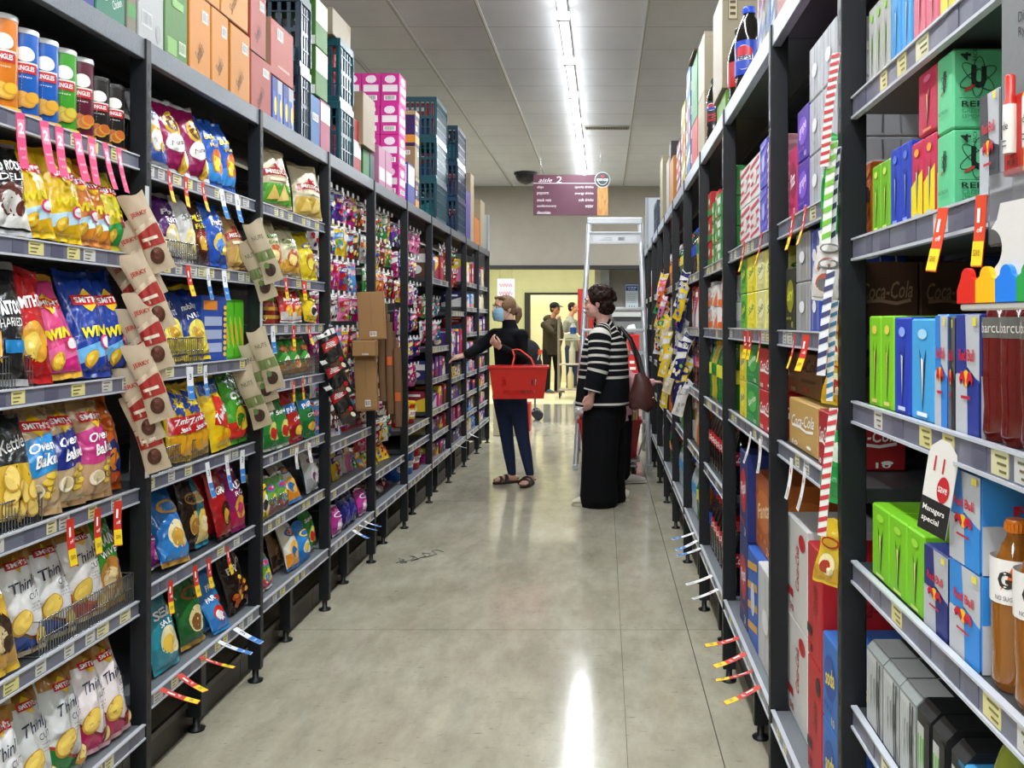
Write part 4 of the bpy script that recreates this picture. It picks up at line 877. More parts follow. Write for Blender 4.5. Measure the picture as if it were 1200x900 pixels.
# ------------------------------------------------------------------ crisps side, far bays: hooked packets, tubs and boxes
PAL = {'red': 'b81c22', 'crimson': '8e1230', 'orange': 'd8661a', 'yellow': 'e6c424', 'green': '2c8a3a', 'lime': '7abf2a', 'teal': '1f8a92', 'sky blue': '4a9ad8', 'blue': '2348b0', 'navy': '1a2060',
       'purple': '4a1f86', 'magenta': 'b81f7e', 'pink': 'e07aa8', 'white': 'dcdad6', 'silver': 'a8aaae', 'brown': '5a3420', 'black': '1c1a1c', 'cream': 'd8c9a4'}
def packet(cn, cn2, var):
    key = ('packet', cn, cn2, var)
    if key in MESH: return MESH[key]
    r = random.Random(hash_s(str(key))); W, H = ((0.10, 0.165), (0.085, 0.18), (0.115, 0.15))[var]
    c1, c2 = PAL[cn], PAL[cn2]; c3 = PAL[r.choice(list(PAL))]
    def f(p):
        p.band(0.86, 0.97, 'e8e6e2' if var != 1 else c2, -0.95, 0.95); p.ell(0, 0.915, 0.16, 0.022, '17171a')
        p.band(lambda u: 0.58 + 0.06 * u, lambda u: 0.76 + 0.04 * u, c2, -0.93, 0.93)
        for k in range(4): p.band(0.62 + 0.03 * k, 0.635 + 0.03 * k, 'f4f2ee', -0.6 + 0.1 * k, 0.5 - 0.1 * (k % 2), 3, 1)
        for k in range(7): p.ell(r.uniform(-0.6, 0.6), r.uniform(0.12, 0.48), 0.2, 0.07, r.choice([c2, c3, 'f0e4c8', c3]), r.uniform(0, 3), 9, 1)
    return bag_mesh(key, W, H, 0.03, c1, f, nu=8, nv=9, sealcol=None)
BAYCOL = {3: ['white', 'crimson', 'purple', 'pink', 'magenta', 'red', 'sky blue', 'yellow', 'brown'], 4: ['brown', 'white', 'red', 'green', 'yellow', 'orange', 'crimson', 'silver'], 5: ['purple', 'navy', 'red', 'yellow', 'pink', 'magenta', 'white'],
          6: ['red', 'green', 'white', 'pink', 'teal', 'crimson'], 7: ['white', 'red', 'black', 'crimson', 'brown', 'green']}
rr = random.Random(21)
for b, hk in HOOKS.items():
    zs = sorted({z for _, z in hk}, reverse=True); cols = BAYCOL[b]
    for (y, z) in hk:
        ri = zs.index(z); n = 1
        if rr.random() < 0.06: continue
        cn = rr.choice(cols) if ri % 2 else cols[(ri + int(y * 6)) % len(cols)]; c2 = rr.choice([c for c in cols if c != cn]); var = rr.choice((0, 0, 1, 2))
        me = packet(cn, c2, var); H = (0.165, 0.18, 0.15)[var]
        a = PI / 2 - math.radians(rr.uniform(-4, 26))
        put(me, 'hanging_packet', (XL - 0.108 - 0.01 * rr.random(), LB[b] + 0.03 + y, z - H * 0.915), a, '%s packet with %s panel' % (cn, c2), 'on %s hook row of %s crisps bay' % (ORD[ri], CR[b]), 'hanging packet', 'packets on hooks', lean=math.radians(rr.uniform(-5, 4)), roll=rr.uniform(-0.06, 0.06))
    for z in zs[::2]:
        pass
# goods box prototype in any colour
def goods_box(cn, cn2, w, d, h, var=0):
    key = ('gbox', cn, cn2, round(w, 3), round(d, 3), round(h, 3), var)
    c1, c2 = PAL[cn], PAL[cn2]
    def f(fr, ln, rn, tp):
        for p in (fr, ln, rn):
            if var == 0:
                p.band(0.52, 0.82, c2, -0.85, 0.85, 1, 1); p.ell(0, 0.28, 0.5, 0.16, c2, n=12, rings=1)
                for k in range(3): p.band(0.58 + 0.07 * k, 0.61 + 0.07 * k, 'f2f0ec', -0.6, 0.5 - 0.2 * k, 1, 1)
            elif var == 1:
                p.band(0.06, 0.34, c2, -0.98, 0.98, 1, 1); p.ell(0, 0.62, 0.6, 0.22, c2, 0.3, 12, 1); p.ell(0.1, 0.62, 0.35, 0.12, 'f0e8d8', 0.3, 10, 1)
            else:
                p.poly([(-0.98, 0.02), (0.98, 0.02), (0.98, 0.7), (-0.98, 0.3)], c2); p.band(0.76, 0.88, 'f0eee8', -0.7, 0.6, 1, 1)
    return carton_mesh(key, w, d, h, c1, f, flaps=False)
def fill_row(side, b, z, hmax, cols, seed, place, kind='box', gname='boxed goods', wmin=0.07, wmax=0.16, layers=1, Y0=None, Y1=None, gap=0.004, skip=0.0):
    r = random.Random(seed); E = LB if side == 'L' else RB
    y = (E[b] + 0.034) if Y0 is None else Y0; ye = (E[b + 1] - 0.004) if Y1 is None else Y1
    while y < ye - wmin:
        w_ = min(r.uniform(wmin, wmax), ye - y); cn = r.choice(cols); c2 = r.choice([c for c in cols + ['white'] if c != cn]); var = r.randrange(3); h = hmax * r.uniform(0.78, 1.0) / layers
        w_ = round(w_, 2); h = round(h, 2)
        if w_ < 0.05: break
        if r.random() < skip: y += w_; continue
        d = 0.2; dep = 0.035 + r.uniform(0, 0.03)
        for l in range(layers):
            x = (XL - dep - d / 2) if side == 'L' else (XR + dep + d / 2)
            put(goods_box(cn, c2, w_ - gap, d, h - 0.002, var), 'goods_box', (x, y + w_ / 2, z + 0.0012 + l * h), PI / 2 if side == 'L' else -PI / 2, '%s box with %s print' % (cn, c2), place, kind, gname)
        y += w_
def fill_bags(side, b, z, cols, seed, place, w=0.12, lean=14, dep=0.05, step=0.085, ytop=1.0):
    r = random.Random(seed); E = LB if side == 'L' else RB; y = E[b] + 0.09
    while y < E[b + 1] - 0.06:
        cn = r.choice(cols); c2 = r.choice([c for c in cols if c != cn]); me = packet(cn, c2, r.choice((0, 1, 2)))
        x = (XL - dep - 0.05) if side == 'L' else (XR + dep + 0.05)
        put(me, 'snack_packet', (x - r.uniform(0, 0.03), y, z + 0.001), (PI / 2 if side == 'L' else -PI / 2) - math.radians(r.uniform(-5, 30)), '%s packet with %s panel' % (cn, c2), place, 'snack packet', 'packets standing on shelves', lean=math.radians(lean + r.uniform(-4, 14)), ground=True)
        y += step * r.uniform(0.9, 1.3)
cb = lambda s, b: '%s shelf of %s crisps bay' % (s, CR[b])
fill_bags('L', 3, 0.79, ['red', 'sky blue', 'yellow', 'white', 'crimson'], 1, 'on ' + cb('upper', 3)); fill_bags('L', 3, 0.555, ['sky blue', 'yellow', 'purple', 'pink', 'white'], 2, 'on ' + cb('middle', 3))
for i, (px, k) in enumerate(((405, 'navy_pouch'), (412, 'navy_pouch'), (395, 'purple_blob'), (425, 'purple_blob'))):
    left_row(3, 2, [(k, px, 20, 0.05, 0, 8)])
fill_bags('L', 4, 0.50, ['red', 'green', 'yellow', 'purple', 'orange'], 4, 'on ' + cb('upper', 4), lean=30); fill_bags('L', 4, 0.30, ['pink', 'white', 'crimson', 'yellow'], 5, 'on ' + cb('bottom', 4), lean=40, step=0.12)
# lolly tubs with lids and wire handles
def tub(base, lid, words, loc, place):
    key = ('tub', base); o = empty('lolly_tub', loc)
    m = MB(); m.lathe([(0.075, 0), (0.08, 0.005), (0.088, 0.145)], base, 24)
    S = lambda u, v, of: ((0.081 + 0.007 * v + of) * math.sin(u * 1.6), -(0.081 + 0.007 * v + of) * math.cos(u * 1.6), 0.01 + v * 0.13)
    p = Print(m, S, 0.26, 0.13, 0.001); p.band(0.2, 0.8, lid, -0.7, 0.7, 10, 2); p.ell(0, 0.5, 0.4, 0.2, 'f0ece0'); p.text('LOLLIES', 0, 0.5, 0.7, 0.14, base); m.build('tub', PLAS, o)
    m = MB(); m.lathe([(0.09, 0.14), (0.092, 0.146), (0.092, 0.158), (0.088, 0.162)], lid, 24); m.build('lid', PLAS, o)
    m = MB(); m.tube([(0.09 * math.cos(t), -0.02 - 0.07 * math.sin(t), 0.135 - 0.05 * math.sin(t)) for t in [PI * k / 10 for k in range(11)]], 0.0025, 'd8d8d4', 6); m.build('handle', PLAS, o)
    o.rotation_euler = (0, 0, PI / 2 - 0.5); tag(o, words + ' ' + place, 'tub', 'lolly tubs')
tub('b81a1e', 'd8b01c', 'red lolly tub with yellow lid', (XL - 0.14, LB[5] + 0.30, 0.661), 'on upper shelf of sixth crisps bay'); tub('b81a1e', 'd8b01c', 'second red lolly tub with yellow lid', (XL - 0.14, LB[5] + 0.52, 0.661), 'on upper shelf of sixth crisps bay')
tub('1c58b0', '1c58b0', 'blue lolly tub', (XL - 0.14, LB[5] + 0.22, 0.301), 'on bottom shelf of sixth crisps bay'); tub('1c58b0', '1c58b0', 'second blue lolly tub', (XL - 0.14, LB[5] + 0.45, 0.301), 'on bottom shelf of sixth crisps bay'); tub('b81a1e', 'b81a1e', 'plain red lolly tub', (XL - 0.14, LB[5] + 0.68, 0.301), 'on bottom shelf of sixth crisps bay')
warm = ['red', 'purple', 'yellow', 'navy', 'crimson', 'white', 'brown', 'magenta']; cool = ['white', 'sky blue', 'red', 'pink', 'navy', 'purple', 'cream', 'yellow']
for b in range(6, 10):
    zs = LSH[b] + [LBOT[b]]
    for i, z in enumerate(zs):
        up = zs[i - 1] if i else 2.13
        if (b, i) in ((6, 1), (7, 0)): continue
        fill_row('L', b, z, min(up - z - 0.075, 0.26), warm if b < 8 else cool, b * 31 + i, 'on ' + cb('bottom' if i == len(zs) - 1 else SHW[i], b), wmin=0.09, wmax=0.2)
flags('L', 0.30, (424, 418, 411), 'whiteblue', 'sticking out of bottom shelf of fourth crisps bay', out=True)
flags('L', 0.30, (533, 541, 549), 'white', 'sticking out of bottom shelf of eighth crisps bay', out=True)
# ------------------------------------------------------------------ drinks side
DR = ORD
def dplace(b, r): return 'on %s shelf of %s drinks bay' % (r, DR[b])
def rbox(key, px0, px1, z, h, base, deco, words, place, dep=0.0, d=0.22, cat='drinks carton', name='drinks_carton', slope=0.0, layers=1, yaw=0.0, gap=0.002, mt=None, group='cartons on the drinks shelves'):
    xf = XR + 0.035 + dep; Y1 = F * xf / (px0 - VX); Y0 = F * xf / (px1 - VX); w_ = Y1 - Y0 - gap
    for b in RB:   # keep clear of the uprights
        if Y0 < b + 0.031 < Y1 and xf < XR + 0.06: 
            pass
    me = carton_mesh((key, round(w_, 3), d, h), w_, d, h - 0.0015, base, deco, slope=slope, flaps=False, mt=mt)
    for l in range(layers):
        put(me, name, (xf + d / 2, (Y0 + Y1) / 2, z + 0.0015 + l * h), -PI / 2 + yaw, words if layers == 1 else ('lower ', 'upper ', 'topmost ')[l] + words, place, cat, group)
def d_spear(dark, pale, acc):
    def f(fr, ln, rn, tp):
        for p in (fr,):
            p.poly([(-0.25, 0.72), (0.05, 0.08), (0.35, 0.72), (0.05, 0.45)], dark); p.poly([(-0.1, 0.62), (0.05, 0.18), (0.12, 0.6)], pale)
            p.ell(0.05, 0.85, 0.4, 0.05, acc); p.band(0.05, 0.09, pale, -0.4, 0.5, 1, 1)
        rn.poly([(-0.3, 0.8), (0.0, 0.1), (0.3, 0.8), (0, 0.5)], dark); rn.band(0.86, 0.93, acc, -0.6, 0.6, 1, 1)
        tp.band(0.4, 0.6, acc, -0.6, 0.6, 1, 1)
    return f
def claw(p, u, v, s, col):
    for k, (a, b) in enumerate(((-0.5, -0.06), (0.0, 0.0), (0.5, 0.04))):
        x = u + a * s; p.poly([(x - 0.12 * s, v + 0.22 * s), (x + 0.12 * s, v + 0.25 * s), (x + 0.06 * s, v), (x + 0.12 * s, v - 0.1 * s), (x - 0.02 * s, v - 0.28 * s + b), (x - 0.1 * s, v - 0.08 * s)], col)
def d_monster(green, grey='b9bbb8'):
    def f(fr, ln, rn, tp):
        fr.band(0.0, 0.86, grey, -0.92, 0.1, 1, 1); claw(fr, -0.4, 0.55, 0.75, green); fr.band(0.0, 0.95, '141414', 0.15, 0.96, 1, 1); claw(rn, 0.2, 0.5, 0.5, green)
        tp.ell(-0.3, 0.7, 0.2, 0.05, green); tp.band(0.2, 0.3, 'c8c8c8', -0.4, 0.2, 1, 1)
    return f
def d_ultra(fr, ln, rn, tp):
    fr.band(0, 0.97, 'c6c9c8', -0.97, 0.97, 1, 1); claw(fr, 0, 0.5, 0.8, '8e9492')
    for k in range(6): fr.stroke([(-0.8 + 0.3 * k, 0.9), (-0.6 + 0.28 * k, 0.6), (-0.75 + 0.3 * k, 0.3), (-0.6 + 0.3 * k, 0.05)], 0.002, '9aa09e')
    for k in range(2): fr.stroke([(0.5 + 0.35 * k, 0.98), (0.42 + 0.3 * k, 0.5), (0.6 + 0.2 * k, 0.0)], 0.006, '24282a')
    tp.band(0, 1, '2a2e2e', -0.97, 0.97, 1, 1); tp.band(0.0, 0.18, 'c6c9c8', -0.97, 0.97, 1, 1); tp.band(0.5, 0.54, '9aa4a2', -0.9, 0.6, 1, 1)
def d_bull(a, b):
    """quartered can pattern with two red beasts before a yellow sun"""
    def f(fr, ln, rn, tp):
        for p in (fr, rn):
            p.poly([(-0.99, 0.48), (0.0, 0.56), (0.99, 0.44), (0.99, 0.99), (-0.1, 0.99), (-0.99, 0.99)], b)
            p.poly([(-0.99, 0.5), (-0.05, 0.52), (-0.2, 0.99), (-0.99, 0.99)], a); p.poly([(0.05, 0.0), (0.99, 0.0), (0.99, 0.46), (0.0, 0.52)], a); p.poly([(-0.99, 0.0), (0.05, 0.0), (0.0, 0.52), (-0.99, 0.49)], b)
            p.text('Red Bull', 0.0, 0.66, 1.3, 0.10, 'c8102e', 0, 0, 0.03)
            p.ell(0, 0.47, 0.26, 0.07, 'f0c01e')
            for sx in (-1, 1):
                p.poly([(sx * 0.05, 0.45), (sx * 0.18, 0.52), (sx * 0.42, 0.53), (sx * 0.6, 0.46), (sx * 0.5, 0.41), (sx * 0.42, 0.46), (sx * 0.22, 0.44), (sx * 0.14, 0.40)], 'c8102e')
            p.band(0.30, 0.325, 'b81a30', -0.4, 0.4, 1, 1); p.band(0.9, 0.97, 'e8d84a', 0.6, 0.9, 1, 1)
    return f
def d_mint(fr, ln, rn, tp):
    for p, s in ((fr, 0.8), (rn, 1.0)):
        q = 0 if p is fr else -0.38
        p.text('U', q, 0.64, 0.42 * s, 0.28, '12201a', -0.15, -0.15, 0.07)
        for a in (0.5, -0.7, 1.5):
            p.stroke([(q + 0.5 * s * math.cos(t) * math.cos(a) - 0.16 * s * math.sin(t) * math.sin(a), 0.64 + (0.5 * math.cos(t) * math.sin(a) + 0.16 * math.sin(t) * math.cos(a)) * s * p.hw / p.h) for t in [2 * PI * k / 26 for k in range(27)]], 0.0011, '1a3226')
        p.ell(q - 0.22, 0.5, 0.16, 0.02, 'b8442e', 0.5)
    rn.text('REFRESH', -0.15, 0.30, 1.3, 0.075, '12201a', 0, 0, 0.01); rn.text('GREEN APPLE', -0.3, 0.21, 1.0, 0.045, '1f7a4a'); rn.text('LEMONADE', -0.42, 0.14, 0.75, 0.045, '1f7a4a')
    rn.text('4', -0.72, 0.88, 0.2, 0.13, '12201a', PI / 2, 0, 0.02); rn.text('PACK', -0.5, 0.9, 0.3, 0.05, '12201a', PI / 2); rn.band(0.36, 0.366, '1f5a3a', -0.9, 0.9, 1, 1); fr.text('REFRESH', 0, 0.25, 1.2, 0.05, '1f5a3a')
def d_script(txt, col, foot=None, num=None, numc=None):
    def f(fr, ln, rn, tp):
        for p in (fr, rn):
            p.text(txt, 0, 0.60, 1.6, 0.24, col, 0.06, 0.4, 0.01); p.stroke([(-0.75, 0.44), (-0.2, 0.46), (0.3, 0.42), (0.75, 0.47)], 0.007, col)
            if foot: p.band(0.0, 0.12, foot, -0.99, 0.99, 1, 1)
            if num: p.text(num, -0.5 if p is fr else 0.4, 0.10, 0.4, 0.10, numc or col, 0, 0, 0.02); p.ell(0.5, 0.14, 0.16, 0.035, numc or col)
    return f
def d_big30(main, txtcol, acc):
    def f(fr, ln, rn, tp):
        for p in (fr, rn):
            p.text('30', -0.45, 0.09, 0.36, 0.07, acc, 0, 0, 0.02); p.text('Coca-Cola', 0.1, 0.55, 0.9 if p is fr else 1.3, 0.16, txtcol, PI / 2 if p is fr else 0.0, 0.4, 0.01)
            p.ell(0.55, 0.84, 0.3, 0.08, acc); p.band(0.2, 0.28, acc, -0.98, -0.3, 1, 1)
    return f
def d_word(txt, col, c2, num='10'):
    def f(fr, ln, rn, tp):
        for p in (fr, rn):
            p.ell(0, 0.55, 0.75, 0.26, c2); p.text(txt, 0, 0.56, 1.2, 0.2, col, 0.2, 0.2, 0.02); p.text(num, 0.5, 0.1, 0.35, 0.1, col)
            for k in range(3): p.ell(-0.55 + 0.4 * k, 0.2, 0.12, 0.03, c2)
    return f
def d_stripe(c2, c3):
    def f(fr, ln, rn, tp):
        for p in (fr, rn):
            for k in range(4): p.poly([(-0.95, 0.1 + 0.22 * k), (0.95, 0.2 + 0.22 * k), (0.95, 0.28 + 0.22 * k), (-0.95, 0.18 + 0.22 * k)], c2)
            p.ell(0.1, 0.5, 0.4, 0.18, c3)
    return f
def d_foil(fr, ln, rn, tp):
    for p in (fr, rn):
        for k in range(5): p.stroke([(-0.8 + 0.4 * k, 0.95), (-0.7 + 0.36 * k, 0.5), (-0.8 + 0.4 * k, 0.05)], 0.004, ('8a8c92', 'c8cace', '6a6c72')[k % 3])
        p.ell(0, 0.5, 0.4, 0.12, 'e4e4e6')

# bottle prototype
def bottle(name_key, h, r, liquid, cap, label=None, lab=(0.35, 0.62), deco=None, clear=False):
    o = empty('drink_bottle', (0, 0, 0)); m = MB()
    prof = [(r * 0.82, 0), (r * 0.97, 0.012 * h / 0.25), (r, 0.06 * h), (r * 0.93, 0.2 * h), (r, 0.34 * h), (r, 0.62 * h), (r * 0.95, 0.68 * h), (r * 0.62, 0.84 * h), (r * 0.40, 0.90 * h), (r * 0.38, 0.93 * h)]
    m.lathe(prof, liquid, 22); m.build('bottle_body', GLOSS, o)
    m = MB(); m.lathe([(r * 0.44, 0.925 * h), (r * 0.45, 0.93 * h), (r * 0.45, 0.985 * h), (r * 0.40, h)], cap, 18)
    for k in range(18):
        t = 2 * PI * k / 18; m.box((r * 0.44 * math.cos(t) - 0.001, r * 0.44 * math.sin(t) - 0.001, 0.935 * h), (r * 0.44 * math.cos(t) + 0.001, r * 0.44 * math.sin(t) + 0.001, 0.98 * h), cap)
    m.build('cap', PLAS, o)
    if label:
        m = MB(); z0, z1 = lab[0] * h, lab[1] * h; m.lathe([(r * 1.015, z0), (r * 1.02, z0 + 0.002), (r * 1.02, z1 - 0.002), (r * 1.015, z1)], label, 24, cap=False)
        if deco:
            S = lambda u, v, of: ((r * 1.022 + of) * math.sin(u * PI * 0.6), -(r * 1.022 + of) * math.cos(u * PI * 0.6), z0 + v * (z1 - z0)); deco(Print(m, S, 1.2 * PI * r, z1 - z0, 0.0005))
        m.build('label', PLAS, o)
    return o
BOT = {}
def place_bottle(key, mk, X, Y, z, words, place, rot=-PI / 2 + 0.7):
    if key not in BOT: BOT[key] = mk(); o = BOT[key]
    else: o = copy_tree(BOT[key])
    put(o, 'drink_bottle', (X, Y, z + 0.001), rot, words, place, 'bottle', 'bottles on the drinks shelves')

# ---- bay 0 (nearest)
p0 = lambda r: dplace(0, r); T = 'top'
for k in range(3): rbox('top_green', 1018 + 8 * k, 1026 + 8 * k, 1.836, 0.15, 'a9aaa4' if k else 'b0b2ae', d_spear('2a4a1a', '7ac01e', '8ad02a'), 'white and lime energy pack', p0(T))
for k in range(2): rbox('top_sky', 1044 + 12.5 * k, 1056 + 12.5 * k, 1.836, 0.15, '2a8fd0', d_spear('14406a', '8ac8f0', 'c8e4f4'), 'sky blue energy pack', p0(T))
for k in range(2): rbox('top_pink', 1070 + 15 * k, 1085 + 15 * k, 1.836, 0.15, 'c85a6e', d_spear('8a2040', 'e89aa8', 'd8a0b0'), 'dusty pink energy pack', p0(T))
rbox('top_yel', 1101, 1122, 1.836, 0.15, 'd8c83a', d_spear('5a5a1a', 'f0e48a', 'e8e0a0'), 'pale yellow energy pack', p0(T))
rbox('top_yel2', 1126, 1150, 1.836, 0.15, '9a6ab8', d_spear('4a2a6a', 'd8c0e8', 'c8a8e0'), 'lilac energy pack', p0(T))
b2 = p0('second')
rbox('o_box', 1013, 1021, 1.56, 0.16, 'd0601a', d_stripe('e8902a', 'f0b04a'), 'orange drink pouch box', b2, dep=0.03)
for k in range(2): rbox('s_lime', 1022 + 10.3 * k, 1032 + 10.3 * k, 1.56, 0.128, '6fae1e', d_spear('1c2c12', 'd8e86a', 'c8e05a'), 'lime green energy box', b2)
for k in range(2): rbox('s_blue', 1043.5 + 12 * k, 1055 + 12 * k, 1.56, 0.138, '1c3cb0', d_spear('0c1440', '8aa0e8', '5a78d8'), 'royal blue energy box', b2)
def d_redyel(fr, ln, rn, tp):
    fr.poly([(-0.98, 0.0), (0.98, 0.0), (0.98, 0.62), (-0.98, 0.45)], 'e8d21c'); d_spear('2a1a1a', 'c8c4bc', 'e8a030')(fr, ln, rn, tp); rn.band(0.0, 0.5, 'e8d21c', -0.98, 0.98, 1, 1)
for k in range(2): rbox('s_redyel', 1068 + 14.6 * k, 1082 + 14.6 * k, 1.56, 0.128, 'c01f4c', d_redyel, 'crimson and yellow energy box', b2)
rbox('s_maroon', 1076, 1098, 1.689, 0.102, 'b81f46', d_spear('3a1020', 'e08a5a', 'd8608a'), 'crimson energy box stacked on another', b2)
rbox('mint', 1098, 1117, 1.56, 0.116, '5fc48c', d_mint, 'mint green refresh carton', b2, d=0.115, layers=2)
rbox('greyblack', 1149, 1172, 1.56, 0.138, '8e9096', d_bull('3a3c44', 'b8bac0'), 'grey and charcoal four pack', b2, d=0.20)
rbox('greyblack', 1178, 1204, 1.56, 0.138, '8e9096', d_bull('3a3c44', 'b8bac0'), 'silver and charcoal four pack', b2, d=0.20)
b3 = p0('third')
for k in range(2): rbox('t_lime', 1018.5 + 14.4 * k, 1032.5 + 14.4 * k, 1.244, 0.168, '7cc41a', d_spear('1c2c12', 'd8c86a', 'e0d050'), 'tall lime energy pack', b3, d=0.26)
rbox('t_blue', 1048, 1067, 1.244, 0.165, '1a3ab0', d_spear('0c1440', 'c8d0e8', '8aa8f0'), 'tall royal blue energy pack', b3, d=0.26)
rbox('t_sky', 1068, 1095, 1.244, 0.162, '3fa0dc', d_spear('1a2a4a', 'e8eef4', 'a8d8f4'), 'tall sky blue energy pack', b3, d=0.26)
rbox('t_bull', 1096.5, 1111.5, 1.244, 0.168, '2f7fd0', d_bull('2f7fd0', 'b9bcc2'), 'blue and silver four pack', b3, d=0.22)
rbox('t_char', 1112.5, 1120, 1.244, 0.165, '3a3c42', d_bull('2a2c32', '5a5c64'), 'charcoal four pack', b3, d=0.22)
rbox('t_bull2', 1121, 1149, 1.244, 0.168, '23358c', d_bull('23358c', 'b9bcc2'), 'navy and silver four pack', b3, d=0.22)
def red_lab(p): p.text('barcure', 0, 0.5, 0.8, 0.5, 'e8e0d8')
for i, (x, y) in enumerate(((0.527, 1.225), (0.527, 1.168), (0.527, 1.111), (0.527, 1.054), (0.588, 1.21), (0.588, 1.15))): place_bottle('red', lambda: bottle('red', 0.225, 0.0275, '7a1c1a', '1c1a1c', '6a6a66', (0.60, 0.72), red_lab), x, y, 1.244, 'dark red sports drink bottle', b3)
for i, (x, y) in enumerate(((0.535, 0.99), (0.61, 1.04))): place_bottle('green', lambda: bottle('green', 0.245, 0.034, '4a9a1c', '2a6a1a', '8ac84a', (0.6, 0.72)), x, y, 1.244, 'green sports drink bottle', b3)
b4 = p0('fourth')
for k in range(3): rbox('f_lime', 1022 + 20.3 * k, 1042 + 20.3 * k, 0.933, 0.134, '74bf16', d_spear('1c2c12', 'c8d87a', '9ad83a'), 'lime green can carton', b4, d=0.26)
rbox('f_bull', 1083.5, 1112, 0.933, 0.126, '202a72', d_bull('202a72', 'b4b6bc'), 'navy and silver can carton', b4, d=0.24)
rbox('f_sf', 1113.5, 1150, 0.933, 0.131, '2f86d4', d_bull('2f86d4', 'b9bcc2'), 'sky blue and silver can carton', b4, d=0.24, layers=2)
rbox('f_can', 1152, 1166, 0.933, 0.12, '2270c4', d_bull('2270c4', 'a9acb2'), 'blue four pack', b4, d=0.12, dep=0.05, layers=2)
def gat(p):
    p.band(0, 1, 'e4e0dc', -1, 1, 10, 1); p.poly([(-0.1, 0.3), (0.15, 0.85), (0.3, 0.55), (0.1, 0.5)], 'd8601a'); p.text('G', 0.0, 0.55, 0.3, 0.4, '2a2a2a', 0, 0, 0.04); p.text('NO SUGAR', 0.05, 0.14, 0.5, 0.1, '3a3a3a')
for i, (x, y) in enumerate(((0.527, 1.188), (0.527, 1.12), (0.527, 1.052), (0.592, 1.17), (0.592, 1.10))): place_bottle('gat', lambda: bottle('gat', 0.215, 0.031, 'a8661a', 'e07a14', 'e4e0dc', (0.52, 0.78), gat), x, y, 0.933, 'amber sports drink bottle with orange cap', b4)
b5 = p0('fifth')
for k in range(3): rbox('ultra', 1016 + 19.5 * k, 1035 + 19.5 * k, 0.65, 0.15, '8e9492', d_ultra, 'silver claw marked can pack', b5, d=0.30, slope=0.012)
for k in range(3): rbox('monster', 1075 + 16 * k + k * k * 2, 1091 + 16 * k + k * k * 2, 0.65, 0.155, '1a1b1c', d_monster('5ab41e'), 'black can pack with green claw', b5, d=0.30, slope=0.016)
rbox('lb', 1122, 1152, 0.65, 0.14, '3f9ad0', d_spear('14406a', 'c8e4f4', 'a8d8f4'), 'light blue can carton', b5, d=0.22)
for i, y in enumerate((1.19, 1.115, 1.04)): place_bottle('lime', lambda: bottle('lime', 0.235, 0.036, '9aa83a', 'e07a14', 'c8d08a', (0.4, 0.6)), 0.53, y, 0.65, 'lime sports drink bottle with orange cap', b5)
# ---- bay 1
b1 = lambda r: dplace(1, r)
rbox('mag', 925, 934, 1.67, 0.19, 'b81f5a', d_word('fizz', 'f4e0ea', '8a1440', '10'), 'magenta can carton', b1('top'), d=0.2)
rbox('purp', 934.5, 948, 1.67, 0.135, '4a1f9a', d_word('grape', 'e8d0f4', '7a4ac8', '10'), 'purple can carton', b1('top'), d=0.2, layers=2)
rbox('foil', 948.5, 962.5, 1.67, 0.13, 'b4b6bc', d_foil, 'silver foil can pack', b1('top'), d=0.2, layers=3)
rbox('foil', 963.5, 979.5, 1.67, 0.13, 'b4b6bc', d_foil, 'second silver foil can pack', b1('top'), d=0.2, layers=3)
rbox('darkgreen', 921, 932, 1.376, 0.17, '2a2c1a', d_word('dry', 'd8d83a', '8a8a1c', '10'), 'dark olive can carton', b1('second'), d=0.2)
rbox('greycan', 933, 948.5, 1.376, 0.125, '9a9a98', d_foil, 'grey can pack', b1('second'), d=0.2, layers=2)
rbox('bluecan', 949.5, 961, 1.376, 0.122, '1f46b4', d_foil, 'blue soda can pack', b1('second'), d=0.2, layers=2)
for k in range(2):
    me = carton_mesh('brown_coke', 0.125, 0.13, 0.145, '4a2c1c', d_script('Coca-Cola', '9a7a64'))
    put(me, 'drinks_carton', (0.567 + 0.132 * k, 1.93, 1.3775), -PI / 2, ('front', 'rear')[k] + ' dark brown cola carton', b1('second'), 'drinks carton', 'cartons on the drinks shelves')
    me = carton_mesh('darkblue_carton', 0.12, 0.09, 0.19, '182a6a', d_word('soda', '6a80c0', '22408a', '10'))
    put(me, 'drinks_carton', (0.767 + 0.095 * k, 1.93, 1.3775), -PI / 2, ('front', 'rear')[k] + ' dark blue soda carton', b1('second'), 'drinks carton', 'cartons on the drinks shelves')
def d_zero(fr, ln, rn, tp):
    for p in (fr, rn): p.text('Coca-Cola', 0, 0.68, 1.8, 0.3, '14100e', 0.05, 0.4, 0.01); p.text('ZERO SUGAR', 0.3, 0.36, 0.9, 0.08, '1c1410'); p.text('10', -0.6, 0.1, 0.25, 0.1, 'e0d8c8'); p.ell(0.2, 0.16, 0.14, 0.05, 'b01a1e')
rbox('zero', 924, 962, 1.199, 0.118, '6a4a26', d_zero, 'dark zero sugar cola carton upon gold one', b1('third'), d=0.13, dep=0.045)
rbox('gold', 925, 958, 1.07, 0.127, 'c09a58', d_script('Coca-Cola', 'f4f0e8', None, '10', 'f4f0e8'), 'gold cola carton', b1('third'), d=0.16, dep=0.01)
rbox('redc', 959, 972, 1.07, 0.13, 'a01a22', d_script('Coca-Cola', 'f4e8e4', None, '10', 'f4f0e8'), 'deep red cola carton', b1('third'), d=0.17)
rbox('navy30', 1034, 1125, 0.32, 0.68, '20407a', d_big30('20407a', 'c8d4e8', 'e0e4ea'), 'tall navy cola tray behind white ones', b1('bottom'), d=0.12, dep=0.26)
rbox('w30', 922, 946, 0.32, 0.272, 'd2d0cc', d_big30('d2d0cc', 'b81a20', 'b81a20'), 'white thirty can cola carton', b1('bottom'), d=0.22, dep=0.02, layers=2)
